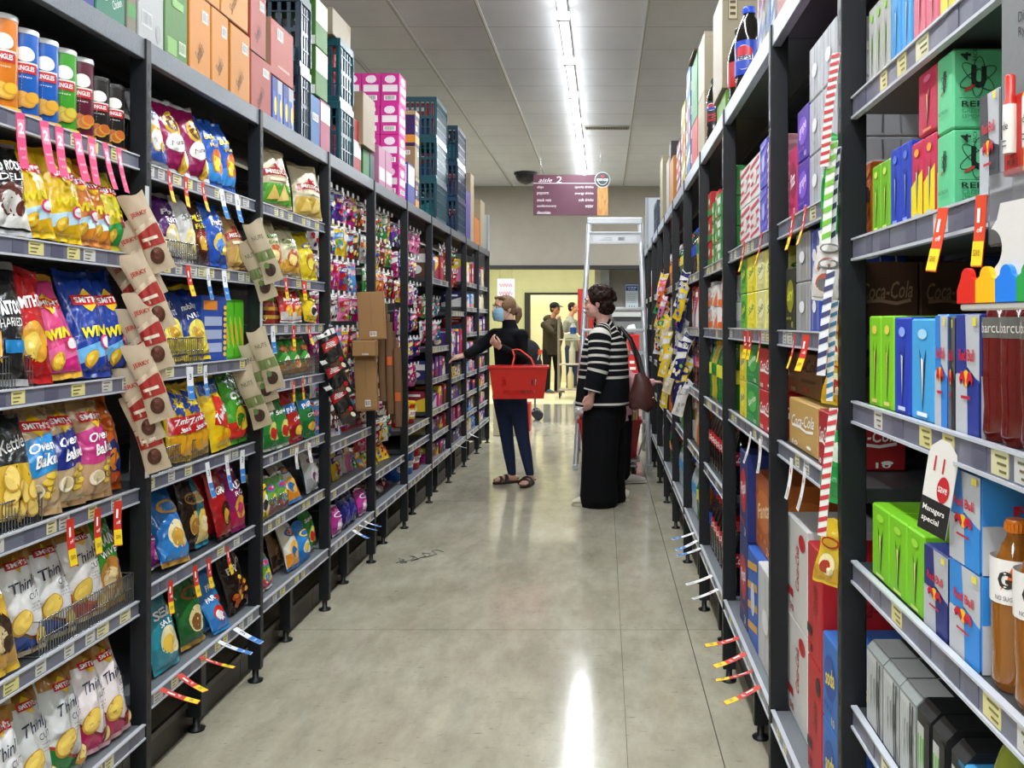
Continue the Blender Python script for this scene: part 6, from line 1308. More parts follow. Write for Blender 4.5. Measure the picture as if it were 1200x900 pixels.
clip_stack(JK, [(186, 385), (178, 402), (172, 425), (186, 445), (176, 470), (182, 505)], 2.655, 'kraft jerky pouch', 'hung in lower cluster by second crisps post', scale=0.92, roll=18)
clip_stack(JK2, [(316, 292), (310, 312)], 3.55, 'kraft nut pouch', 'hung in upper pair by third crisps post', roll=20)
clip_stack(JK2, [(318, 418), (311, 432), (306, 446), (303, 462)], 3.55, 'kraft nut pouch', 'hung in lower cluster by third crisps post', roll=18)
clip_stack(packet('black', 'red', 0), [(394, 396), (400, 425), (406, 454)], 4.44, 'grey and red pouch', 'hung by fourth crisps post', roll=22, scale=1.3)
# clear hanger strips
for (px0, py0, px1, py1, Y, wd) in ((170, 218, 178, 560, 2.708, 'clear clip strip on second crisps post'), (303, 255, 306, 480, 3.61, 'clear clip strip on third crisps post'), (388, 380, 392, 470, 4.51, 'clear clip strip on fourth crisps post')):
    a, b = P(px0, py0, Y), P(px1, py1, Y); m = MB(); x = XL + 0.004; m.box((x, Y - 0.010, b.z), (x + 0.0015, Y + 0.012, a.z), 'c8cccc')
    n = int((a.z - b.z) / 0.1)
    for k in range(n): z = b.z + 0.05 + 0.1 * k; m.tube([(x, Y, z), (x + 0.02, Y - 0.012, z - 0.006), (x + 0.028, Y - 0.014, z + 0.008)], 0.0014, 'd8dcdc', 5)
    tag(m.build('clip_strip', PLAS), wd, 'clip strip')
# brown display cartons tied to the fifth post, long kraft tubes behind them
def d_disp(fr, ln, rn, tp):
    fr.stroke([(-0.05, 0.95), (0.05, 0.6), (-0.02, 0.3)], 0.004, '8a6a40'); fr.band(0.02, 0.03, '7a5a34', -0.9, 0.9, 1, 1); barcode(fr, 0.1, 0.12, 0.5, 0.1)
    for p in (ln, rn): p.band(0.0, 1.0, '9a7444', -0.98, 0.98, 1, 1)
for i, (px, py0, py1, wpx, d, wd) in enumerate(((437, 342, 398, 30, 0.06, 'upper tall brown display carton'), (428, 399, 417, 27, 0.09, 'small brown display tray'), (431, 406.5, 481, 25, 0.05, 'lower tall brown display carton'))):
    Y = 5.30 - (0.07 if i == 1 else 0); a, b = P(px, py1, Y), P(px, py0, Y); W = wpx * Y / F
    put(carton_mesh(('disp', i), W, d, b.z - a.z, '9c7444', d_disp, flaps=False), 'display_carton', (a.x, Y, a.z), 0.12, wd, 'tied to fifth crisps post', 'carton', 'display cartons on a post', roll=-0.05 if i != 1 else 0)
for k in range(7):
    a = P(446 + 3.2 * k, 348 + 10 * k, 5.46 + 0.05 * (k % 3)); b = P(449 + 3.0 * k, 470 + 5 * k, 5.46 + 0.05 * (k % 3))
    m = MB(); m.tube([(0, 0, 0), (0.006, 0, (b.z - a.z) * 0.5), ((b.x - a.x), 0, b.z - a.z)], [(0.022, 0.004), (0.026, 0.005), (0.020, 0.004)], ('6a4a2c', '5a3e26', '7a5634')[k % 3], 8)
    m.tube([(0.003, -0.006, -0.14 - 0.02 * k), (0.004, -0.0065, -0.19 - 0.02 * k)], [(0.018, 0.003), (0.018, 0.003)], 'c85a1c', 8)
    o = m.mesh('kraft_stick_pack', CARD); put(o, 'hanging_stick_pack', a, 0.2, 'long brown stick pack', 'in hanging bunch behind brown display cartons', 'stick pack', 'stick packs on a post')
# candy-striped paper strips on the second drinks post
def stripe_strip(px0, py0, px1, py1, Y, c1, c2, words, W=0.017, n=14, dx=0.0):
    a, b = P(px0, py0, Y), P(px1, py1, Y - 0.03); L_ = (a - b).length; m = MB()
    S = lambda u, v, o: (u * W / 2, -0.006 * math.sin(PI * v) - o, v * L_)
    V = [S(u, j / 16, 0) for j in range(17) for u in (-1, 1)]; Fq = [(2 * j, 2 * j + 1, 2 * j + 3, 2 * j + 2) for j in range(16)]
    m.add(V, Fq, c1, True); m.add([(x, y + 0.0015, z) for x, y, z in V], [f[::-1] for f in Fq], c1, True)
    p = Print(m, S, W, L_, 0.0004)
    for k in range(n):
        v = (k + 0.2) / n; q = 0.42 / n; p.poly([(-1, v), (1, v + 0.3 / n), (1, v + 0.3 / n + q), (-1, v + q)], c2)
    o = m.build('hanging_paper_strip', PAPER); o.location = b; o.rotation_mode = 'QUATERNION'
    o.rotation_quaternion = (a - b).to_track_quat('Z', 'Y') @ Matrix.Rotation(-0.5, 4, 'Z').to_quaternion() if False else Vector((0, 0, 1)).rotation_difference(a - b) @ Matrix.Rotation(-0.55, 4, 'Z').to_quaternion()
    tag(o, words, 'paper strip', 'striped paper strips')
stripe_strip(980, 62, 966, 195, 1.80, 'd8d4ce', 'b8242c', 'red and white striped paper strip, upper one on second drinks post')
stripe_strip(977, 165, 968, 285, 1.79, 'd4d8cc', '6aac2a', 'lime and white striped paper strip on second drinks post', n=8)
stripe_strip(982, 172, 975, 285, 1.80, 'c8ccd0', '1c2444', 'navy and white striped paper strip below green pouch', n=7, W=0.013)
stripe_strip(974, 316, 962, 440, 1.79, 'd0d0d4', '2a2a5a', 'navy and white striped paper strip, lower one on second drinks post', n=8)
stripe_strip(979, 352, 972, 470, 1.80, 'd8d0cc', '2a6a8a', 'teal and white striped paper strip on second drinks post', n=10, W=0.013)
stripe_strip(977, 478, 963, 628, 1.79, 'd8d4ce', 'b8242c', 'red and white striped paper strip, lower one on second drinks post', n=12)
def d_gp(p): p.band(0.1, 0.5, '1a8a3a', -0.9, 0.9); p.ell(0, 0.7, 0.6, 0.14, 'd8e8d0')
GP = bag_mesh('gumpouch', 0.07, 0.15, 0.02, '26a34a', d_gp, nu=8, nv=8); YP = bag_mesh('yelpouch', 0.06, 0.13, 0.02, 'd8b42a', d_gp if False else d_blob(['c8981a', 'f0e4b0', 'a8301a']), nu=8, nv=8); WP = bag_mesh('whitepouch', 0.07, 0.11, 0.02, 'd0ccc6', d_blob(['c8c4be', 'b05a4a', '6a6a6c']), nu=8, nv=8)
for px, py, me, wd in ((979, 210, GP, 'green gum pouch, upper one'), (978, 255, GP, 'green gum pouch, lower one'), (970, 300, WP, 'white pouch, upper one'), (968, 318, WP, 'white pouch, lower one'), (981, 300, YP, 'gold pouch, upper one'), (978, 400, YP, 'gold pouch, middle one'), (979, 440, YP, 'gold pouch, lower one'), (978, 555, GP, 'green gum pouch by red striped strip'), (969, 650, YP, 'gold pouch below red striped strip')):
    q = P(px, py, 1.86); put(me, 'hanging_pouch', (q.x, q.y, q.z - 0.06), -0.7, wd, 'hung on second drinks post', 'pouch', 'pouches on second drinks post', roll=0.12)
# far clip strips on the drinks side: pens, wrapped sticks and papers
rr = random.Random(5)
for (px, py0, py1, Y, cols, n, nm, wd) in ((784, 330, 400, 7.2, ['white', 'yellow', 'orange', 'green', 'pink', 'white'], 9, 'hanging_trinket', 'clipped toy packet'), (806, 330, 470, 5.35, ['white', 'yellow', 'silver', 'white', 'navy'], 10, 'hanging_trinket', 'clipped paper packet'), (779, 380, 470, 6.3, ['white', 'cream', 'yellow'], 5, 'hanging_trinket', 'clipped slim packet')):
    for k in range(n):
        py = py0 + (py1 - py0) * k / n; q = P(px + rr.uniform(-4, 4), py, Y + rr.uniform(-0.05, 0.05)); cn = rr.choice(cols); c2 = rr.choice([c for c in cols if c != cn])
        put(packet(cn, c2, 1), nm, (min(q.x, XR - 0.035 + rr.uniform(-0.02, 0.0)), q.y, q.z - 0.15), -0.6 + rr.uniform(-0.5, 0.3), '%s %s with %s panel' % (cn, wd, c2), 'hung on a drinks post, %s bay' % DR[int((Y - 0.917) / 0.9)], 'hanging packet', 'packets clipped to drinks posts', roll=math.radians(rr.uniform(8, 26)), scale=(0.8, 0.8, 1.2))

# display card of boxed bottles, clear pocket and scalloped header at the drinks bay edge
root = empty('display_card', (0.446, 1.012, 1.62)); root.rotation_euler = (0, 0, -PI / 2 + 0.1)
m = MB(); m.box((-0.03, 0.002, 0), (0.15, 0.006, 0.22), '77797b', 0.001)
p = Print(m, lambda u, v, o: (0.075 + u * 0.075, 0.002 - o, v * 0.22), 0.15, 0.22, 0.0005); p.text('Discover', -0.62, 0.50, 0.6, 0.05, '2a2a2c'); p.text('Ryde', -0.74, 0.42, 0.34, 0.06, '2a2a2c'); p.text('dreams', -0.15, 0.5, 0.3, 0.05, '2a2a2c', PI / 2); m.build('backing_card', CARD, root)
for k, (c, b_) in enumerate((('b82418', 'c02a1c'), ('e8b81e', 'd8c41c'), ('2a8a4a', '3aa85a'))):
    x0 = 0.038 * k; m = MB(); m.box((x0, -0.012, -0.062), (x0 + 0.0365, 0.001, 0.022), c, 0.0015)
    pp = Print(m, lambda u, v, o: (x0 + 0.018 + u * 0.018, -0.012 - o, -0.062 + v * 0.078), 0.036, 0.078, 0.0004); pp.text('FOCUS' if k else 'PURE', 0.05, 0.16, 1.2, 0.10, '4a1410' if k == 0 else '2a2410'); q = m.build('sachet_box', CARD, root)
    m = MB(); m.lathe([(0.0075, -0.04), (0.008, -0.01), (0.0075, 0.012), (0.005, 0.020), (0.0055, 0.042), (0.004, 0.044)], ['dcd8d2', 'dcd8d2', b_, b_, b_], 16, cx=x0 + 0.019, cy=-0.015)
    p = Print(m, lambda u, v, o: (x0 + 0.019 + (0.0082 + o) * math.sin(u * 1.4), -0.015 - (0.0082 + o) * math.cos(u * 1.4), -0.038 + v * 0.05), 0.023, 0.05, 0.0003); p.text('Ryde', 0, 0.5, 1.1, 0.22, '1c1c1e', 0.15, 0.2); p.band(0.1, 0.13, '6a6a6c', -0.6, 0.4, 2, 1); p.band(0.2, 0.23, '6a6a6c', -0.6, 0.4, 2, 1); m.build('drink_shot', PLAS, q)
tag(root, 'grey discovery display card with red and yellow boxed bottles', 'display card')
clear = bpy.data.materials.new('clear_plastic'); clear.use_nodes = True; bb = clear.node_tree.nodes['Principled BSDF']; bb.inputs['Transmission Weight'].default_value = 0.92; bb.inputs['Roughness'].default_value = 0.12; bb.inputs['IOR'].default_value = 1.2
m = MB(); m.box((-0.006, -0.026, -0.135), (0.13, -0.024, -0.06), 'dddddd'); m.box((-0.006, -0.024, -0.137), (0.13, 0.004, -0.135), 'dddddd'); m.box((-0.006, 0.002, -0.135), (0.13, 0.004, 0.0), 'dddddd'); m.build('clear_pocket', clear, root)
root = empty('hanging_header_board', (0.398, 1.03, 1.425)); root.rotation_euler = (0, 0, -1.4)
arc = [(0.054 + 0.021 * math.cos(t), 0.052 + 0.021 * math.sin(t)) for t in [1.5 - 2.6 * k / 14 for k in range(15)]]
pts = [(0.034, 0.0), (0.15, 0.0), (0.15, 0.098), (0.072, 0.098), (0.066, 0.082)] + arc
n = len(pts); m = MB(); cx_ = [(0.11, 0.05)]
m.add([(x, -0.002, z) for x, z in pts] + [(x, 0.002, z) for x, z in pts], [tuple(range(n)), tuple(range(n, 2 * n))[::-1]] + [(k, (k + 1) % n, n + (k + 1) % n, n + k)[::-1] for k in range(n)], 'd4d0cc'); m.build('board', CARD, root)
m = MB(); x = 0.0
for k, c in enumerate(('d8281c', 'f0b418', '1f7ae0', '2a9a4a')):
    q = [(x, -0.004), (x + 0.036, -0.004), (x + 0.036, 0.020)] + [(x + 0.018 + 0.010 * math.cos(t), 0.024 + 0.010 * math.sin(t)) for t in [PI * j / 8 for j in range(9)]] + [(x, 0.020 if k else 0.010)]
    n = len(q); m.add([(a, -0.008, z) for a, z in q] + [(a, -0.002, z) for a, z in q], [tuple(range(n)), tuple(range(n, 2 * n))[::-1]] + [(j, (j + 1) % n, n + (j + 1) % n, n + j)[::-1] for j in range(n)], c); x += 0.036
m.box((0.004, -0.007, -0.012), (0.14, 0.012, -0.004), 'b8b4ae', 0.002); m.build('scalloped_edge', PLAS, root)
tag(root, 'white header board with red, yellow and blue scalloped edge', 'display board')
# ------------------------------------------------------------------ people
def remesh(mb, voxel, smooth=4, colf=None, mt=None, name='body', parent=None):
    """one continuous surface grown round the joined volumes"""
    me = mb.mesh('tmp', mt or SKIN); ob = link(me, 'tmp_shape')
    md = ob.modifiers.new('r', 'REMESH'); md.mode = 'VOXEL'; md.voxel_size = voxel; md.use_smooth_shade = True
    if smooth:
        sm = ob.modifiers.new('s', 'SMOOTH'); sm.factor = 0.5; sm.iterations = smooth
    dg = bpy.context.evaluated_depsgraph_get(); dg.update()
    m2 = bpy.data.meshes.new_from_object(ob.evaluated_get(dg)); bpy.data.objects.remove(ob); bpy.data.meshes.remove(me)
    n = len(m2.polygons)
    if 'Col' in m2.attributes: m2.attributes.remove(m2.attributes['Col'])
    a = m2.attributes.new('Col', 'FLOAT_COLOR', 'FACE')
    C = np.zeros((n, 4), dtype=np.float32)
    if callable(colf):
        cen = np.zeros(n * 3, dtype=np.float32); m2.polygons.foreach_get('center', cen); cen = cen.reshape(-1, 3)
        for i in range(n): C[i] = lin(colf(cen[i]))
    else: C[:] = lin(colf)
    a.data.foreach_set('color', C.ravel()); m2.polygons.foreach_set('use_smooth', np.ones(n, dtype=bool))
    m2.materials.clear(); m2.materials.append(mt or SKIN); m2.name = name
    return link(m2, name, parent)
def V3(*a): return Vector(a)
def dirs(yaw):
    """facing direction and the person's left for a heading measured from -x towards the camera"""
    f = Vector((-math.cos(yaw), -math.sin(yaw), 0)); return f, Vector((0, 0, 1)).cross(f)
def head_shape(m, c, f, l, s=1.0):
    z = Vector((0, 0, 1))
    M = Matrix((( l.x, -f.x, 0, c.x), (l.y, -f.y, 0, c.y), (0, 0, 1, c.z), (0, 0, 0, 1))) @ Matrix.Scale(s, 4)   # local x = person's left, -y = forward
    m.ball((0, 0.008, 0.035), (0.076, 0.096, 0.082), 'c89a80', 16, 10, M); m.ball((0, -0.022, -0.035), (0.060, 0.070, 0.080), 'c89a80', 14, 8, M)
    m.ball((0, -0.05, -0.092), (0.028, 0.026, 0.022), 'c89a80', 10, 6, M); m.tube([(0, -0.088, 0.02), (0, -0.100, -0.006), (0, -0.109, -0.024), (0, -0.092, -0.033)], [0.008, 0.010, 0.0125, 0.010], 'c89a80', 8, M)
    for q in (-1, 1):
        m.ball((q * 0.014, -0.096, -0.03), 0.009, 'c89a80', 8, 5, M); m.ball((q * 0.032, -0.078, 0.028), (0.024, 0.012, 0.010), 'c89a80', 8, 5, M)
        m.ball((q * 0.038, -0.062, -0.024), (0.024, 0.018, 0.022), 'c89a80', 8, 5, M); m.ball((q * 0.074, 0.012, -0.005), (0.009, 0.018, 0.030), 'c89a80', 10, 6, M)
    m.ball((0, -0.088, -0.060), (0.024, 0.012, 0.008), 'c89a80', 8, 5, M); m.ball((0, -0.086, -0.072), (0.020, 0.012, 0.008), 'c89a80', 8, 5, M)
    return M
def face_parts(root, M, skin_lip='a8554c', eye='3a2a20', brow='4a3424'):
    for q in (-1, 1):
        m = MB(); m.ball((q * 0.032, -0.083, 0.012), (0.013, 0.009, 0.008), 'e6e0d8', 10, 6, M); m.ball((q * 0.032, -0.0905, 0.012), (0.0055, 0.003, 0.0058), eye, 8, 5, M); m.build('eye', PLAS, root)
        m = MB(); m.tube([(q * 0.016, -0.094, 0.032), (q * 0.034, -0.092, 0.037), (q * 0.052, -0.078, 0.031)], [0.003, 0.004, 0.002], brow, 6, M); m.build('eyebrow', HAIR, root)
    m = MB(); m.tube([(-0.024, -0.092, -0.065), (-0.01, -0.101, -0.062), (0, -0.1, -0.064), (0.01, -0.101, -0.062), (0.024, -0.092, -0.065)], [0.003, 0.0055, 0.005, 0.0055, 0.003], skin_lip, 8, M); m.build('lips', SKIN, root)
def hand_shape(m, wrist, d, n, thumb, curl=0.5, s=1.0):
    """palm and five separate fingers; d along the hand, n out of the back of the hand, thumb the side the thumb leaves from"""
    d = Vector(d).normalized(); n = (Vector(n) - d * Vector(n).dot(d)).normalized(); t = Vector(thumb); t = (t - d * t.dot(d) - n * t.dot(n)).normalized(); w = Vector(wrist)
    m.tube([w - d * 0.03 * s, w, w + d * 0.03 * s, w + d * 0.085 * s], [(0.026 * s, 0.020 * s), (0.026 * s, 0.017 * s), (0.036 * s, 0.016 * s), (0.039 * s, 0.013 * s)], 'c89a80', 12, flat=n)
    for k, (o, L_) in enumerate(((0.029, 0.068), (0.010, 0.076), (-0.009, 0.071), (-0.027, 0.056))):
        p = w + d * 0.080 * s + t * o * s; a = 0.15; pts = [p - d * 0.01 * s]
        cur = p.copy(); pts.append(cur.copy())
        for q in (0.45, 0.32, 0.23):
            a += curl * (0.75 + 0.08 * k); cur = cur + (d * math.cos(a) - n * math.sin(a)) * L_ * q * s; pts.append(cur.copy())
        m.tube(pts, [0.0092 * s, 0.0092 * s, 0.0085 * s, 0.0078 * s, 0.0055 * s], 'c89a80', 8)
    p = w + d * 0.018 * s + t * 0.026 * s
    m.tube([p - t * 0.012 * s, p + (t * 0.7 + d * 0.6) * 0.026 * s, p + (t * 0.75 + d * 1.3 - n * 0.3 * curl) * 0.034 * s, p + (t * 0.55 + d * 1.75 - n * 0.7 * curl) * 0.040 * s], [0.013 * s, 0.0115 * s, 0.0095 * s, 0.006 * s], 'c89a80', 8)
def limb(m, pts, rad, col='c89a80'):
    m.tube(pts, rad, col, 14)
    for p, r in zip(pts, rad):
        r = min(r) if isinstance(r, tuple) else r
        m.ball(p, r * 0.98, col, 12, 8)
def torso(m, rings, f, col='c89a80', n=24):
    """rings: (centre, half width across, half depth)"""
    l = Vector((0, 0, 1)).cross(f); R_ = []
    for c, a, b in rings:
        R_.append([Vector(c) + l * (a * math.copysign(abs(math.cos(2 * PI * k / n)) ** 0.85, math.cos(2 * PI * k / n))) + f * (b * math.sin(2 * PI * k / n)) for k in range(n)])
    m.loft(R_, col)

# ---- shopper in the surgical mask, reaching to the shelf with a red basket on her arm
Y1 = 8.07
J = lambda px, py, dy=0.0: P(px, py, Y1 + dy)
root = empty('person', (J(604, 567).x, Y1, 0)); tag(root, 'masked person in black jumper and jeans with red basket on forearm, reaching to shelf', 'person')
def baked(o):  # children keep world coordinates
    o.matrix_parent_inverse = Matrix.Translation(o.parent.location).inverted(); return o
def part(o): return baked(o)
fT, lT = dirs(0.75); fH, lH = dirs(0.62)
hc = J(590.5, 362); nb = J(598, 385)
shR, elR, wrR = J(580, 393, 0.12), J(561, 408, 0.06), J(544, 416, -0.04)
shL, elL, wrL = J(611, 394, -0.12), J(613, 421, -0.16), J(586, 407, -0.30)
hpR, knR, anR = J(588.5, 463, 0.07), J(594, 512, 0.04), J(600, 555, 0.06)
hpL, knL, anL = J(605.5, 463, -0.07), J(612.5, 512, -0.10), J(621, 555, -0.05)
m = MB(); M1 = head_shape(m, hc, fH, lH, 0.98)
limb(m, [hc + V3(0.03, 0.01, -0.07), hc + V3(0.045, 0.01, -0.115), nb], [0.052, 0.050, 0.056])
torso(m, [(J(597, 466), 0.15, 0.105), (J(597, 452), 0.16, 0.115), (J(598, 434), 0.125, 0.095), (J(598, 412), 0.14, 0.105), (J(597, 398), 0.15, 0.10), (J(597.5, 388), 0.10, 0.075)], fT)
limb(m, [nb + V3(0, 0, -0.05), shR], [0.05, 0.048]); limb(m, [nb + V3(0, 0, -0.05), shL], [0.05, 0.048])
limb(m, [shR, elR, wrR], [0.047, 0.037, 0.026]); limb(m, [shL, elL, wrL], [0.047, 0.037, 0.026])
hand_shape(m, wrR, (-1, -0.1, -0.25), (0, -0.2, 1), (0.1, -1, 0), 0.25); hand_shape(m, wrL, (-0.75, -0.25, 0.62), (-0.5, -0.8, -0.3), (0.2, -0.2, 1), 0.95)
limb(m, [hpR, knR, anR], [0.078, 0.050, 0.033]); limb(m, [hpL, knL, anL], [0.078, 0.050, 0.033])
for an, toe in ((anR, V3(-0.88, -0.47, 0)), (anL, V3(-0.30, -0.95, 0))):
    toe.normalize(); b = Vector((an.x, an.y, 0.03)); m.tube([an, b + V3(0, 0, 0.03) + toe * 0.0], [0.033, 0.032], 'c89a80', 10)
    m.tube([b - toe * 0.055 + V3(0, 0, 0.008), b + V3(0, 0, 0.018), b + toe * 0.08 + V3(0, 0, 0.012), b + toe * 0.15 + V3(0, 0, 0.004), b + toe * 0.165], [(0.028, 0.022), (0.033, 0.032), (0.038, 0.026), (0.042, 0.015), (0.034, 0.010)], 'c89a80', 12, flat=(0, 0, 1))
    sd = Vector((0, 0, 1)).cross(toe)
    for k in range(5): q = b + toe * (0.158 - 0.007 * abs(k - 1.2)) + sd * (0.032 - 0.016 * k); m.ball((q.x, q.y, q.z + 0.002), (0.009, 0.009, 0.009), 'c89a80', 8, 5)
part(remesh(m, 0.0045, 3, 'd8aa94', SKIN, 'body', root))
for o in (face_parts(root, M1, brow='6a4e34'),): pass
# black turtleneck
m = MB()
torso(m, [(J(597, 462), 0.162, 0.125), (J(597, 450), 0.170, 0.128), (J(598, 434), 0.145, 0.115), (J(598, 412), 0.160, 0.125), (J(597, 399), 0.172, 0.118), (J(597.5, 390), 0.135, 0.092), (J(598, 384.5), 0.072, 0.068), (J(596.8, 378.5), 0.060, 0.060), (J(596, 374.5), 0.057, 0.057)], fT, '0d0e12')
limb(m, [nb + V3(0, 0, -0.06), shR, elR, wrR + V3(0.02, 0, 0.005)], [0.07, 0.066, 0.053, 0.036], '0d0e12'); limb(m, [nb + V3(0, 0, -0.06), shL, elL, wrL + (elL - wrL) * 0.08], [0.07, 0.066, 0.053, 0.037], '0d0e12')
part(remesh(m, 0.008, 6, '0e0f14', CLOTH, 'jumper', root))
m = MB(); limb(m, [J(597, 459), J(597, 470)], [0.13, 0.115], '1c2740')
torso(m, [(J(597, 476), 0.11, 0.11), (J(597, 462), 0.158, 0.122), (J(597.5, 448), 0.155, 0.118)], fT, '1c2740')
limb(m, [hpR, (hpR + knR) / 2, knR, (knR * 0.55 + anR * 0.45), anR], [0.090, 0.074, 0.058, 0.052, 0.037], '1c2740'); limb(m, [hpL, (hpL + knL) / 2, knL, (knL * 0.55 + anL * 0.45), anL], [0.090, 0.074, 0.058, 0.052, 0.037], '1c2740')
part(remesh(m, 0.008, 6, '27324e', CLOTH, 'jeans', root))
# hair drawn back to a low tail
m = MB(); Mh = M1
m.ball((0, 0.022, 0.043), (0.083, 0.094, 0.083), '6e553c', 16, 10, Mh); m.ball((0, 0.06, -0.005), (0.066, 0.058, 0.072), '6e553c', 14, 8, Mh)
for q in (-1, 1): m.ball((q * 0.062, 0.0, 0.03), (0.026, 0.060, 0.050), '6e553c', 10, 6, Mh); m.ball((q * 0.035, -0.040, 0.096), (0.040, 0.034, 0.020), '6e553c', 10, 6, Mh)
m.tube([(0, 0.105, 0.01), (0, 0.145, -0.005), (0.0, 0.150, -0.06), (0, 0.132, -0.13)], [0.026, 0.036, 0.034, 0.012], '6e553c', 12, Mh)
hair = remesh(m, 0.007, 2, '80654a', HAIR, 'hair', root); part(hair)
m = MB(); m.lathe([(0.026, -0.014), (0.046, -0.012), (0.05, 0.0), (0.046, 0.012), (0.026, 0.014)], '9a8a7c', 16, M=Mh @ Matrix.Translation((0.0, 0.112, 0.008)) @ Matrix.Rotation(PI / 2, 4, 'X')); part(m.build('scrunchie', CLOTH, root))
# pleated mask with ear loops
m = MB(); G = []; nu, nv = 18, 12
for i in range(nu + 1):
    t = -1.15 + 2.3 * i / nu; row = []
    for j in range(nv + 1):
        v = j / nv; z = -0.108 + 0.118 * v; bul = 1 - 0.5 * (1.9 * v - 1.05) ** 2; r = 0.082 + 0.038 * bul + 0.0022 * math.sin(v * 24)
        row.append((0.078 * math.sin(t) * (0.80 + 0.20 * bul), 0.010 - r * math.cos(t) ** 0.8 * (1.0 if abs(t) < 1.57 else 0) , z + 0.010 * (1 - math.cos(t)) * (0.5 - v)))
    G.append(row)
Vv = [p for r in G for p in r]; Ff = [(i * (nv + 1) + j, (i + 1) * (nv + 1) + j, (i + 1) * (nv + 1) + j + 1, i * (nv + 1) + j + 1) for i in range(nu) for j in range(nv)]
m.add(Vv, Ff, '8fbcd6', True, M1); m.add([(x * 0.97, y + 0.003, z) for x, y, z in Vv], [f[::-1] for f in Ff], 'b8d4e2', True, M1); mk = m.build('face_mask', PAPER, root); part(mk)
for q in (-1, 1):
    m = MB(); m.tube([(q * 0.068, -0.03, -0.008), (q * 0.078, 0.0, 0.012), (q * 0.078, 0.03, 0.0), (q * 0.074, 0.0, -0.04), (q * 0.062, -0.03, -0.085)], 0.0018, 'e8ecee', 6, M1); o = m.build('ear_loop', CLOTH, mk); o.matrix_parent_inverse = Matrix.Translation(root.location).inverted() if False else Matrix.Identity(4)
# sandals
for an, toe in ((anR, V3(-0.88, -0.47, 0)), (anL, V3(-0.30, -0.95, 0))):
    toe.normalize(); sd = Vector((0, 0, 1)).cross(toe); b = Vector((an.x, an.y, 0)); m = MB(); out = []
    for k in range(24):
        t = 2 * PI * k / 24; y = 0.055 + 0.125 * math.cos(t); x = (0.043 + 0.008 * math.cos(t)) * math.sin(t); out.append(b + toe * y + sd * x)
    m.loft([[p + V3(0, 0, 0.001) for p in out], [p + V3(0, 0, 0.014) for p in out], [p + V3(0, 0, 0.020) for p in out]], ['1c1410', '4a3424'], smooth=False)
    for yy in (0.065, 0.115): m.tube([b + toe * yy + sd * (0.052 * math.cos(t)) + V3(0, 0, 0.018 + (0.052 if yy < 0.1 else 0.040) * math.sin(t)) for t in [PI * k / 10 for k in range(11)]], [(0.019, 0.0035)] * 11, '33241a', 8, flat=tuple(toe.cross(V3(0, 0, 1))) if False else None)
    m.tube([b - toe * 0.04 + sd * 0.036 + V3(0, 0, 0.04), b - toe * 0.062 + V3(0, 0, 0.045), b - toe * 0.04 - sd * 0.036 + V3(0, 0, 0.04), b + toe * 0.05 - sd * 0.04 + V3(0, 0, 0.05)], 0.006, '33241a', 8)
    part(m.build('sandal', LEATH, root))
for c in root.children:
    if c.name.split('.')[0] in ('eye', 'eyebrow', 'lips'): part(c)

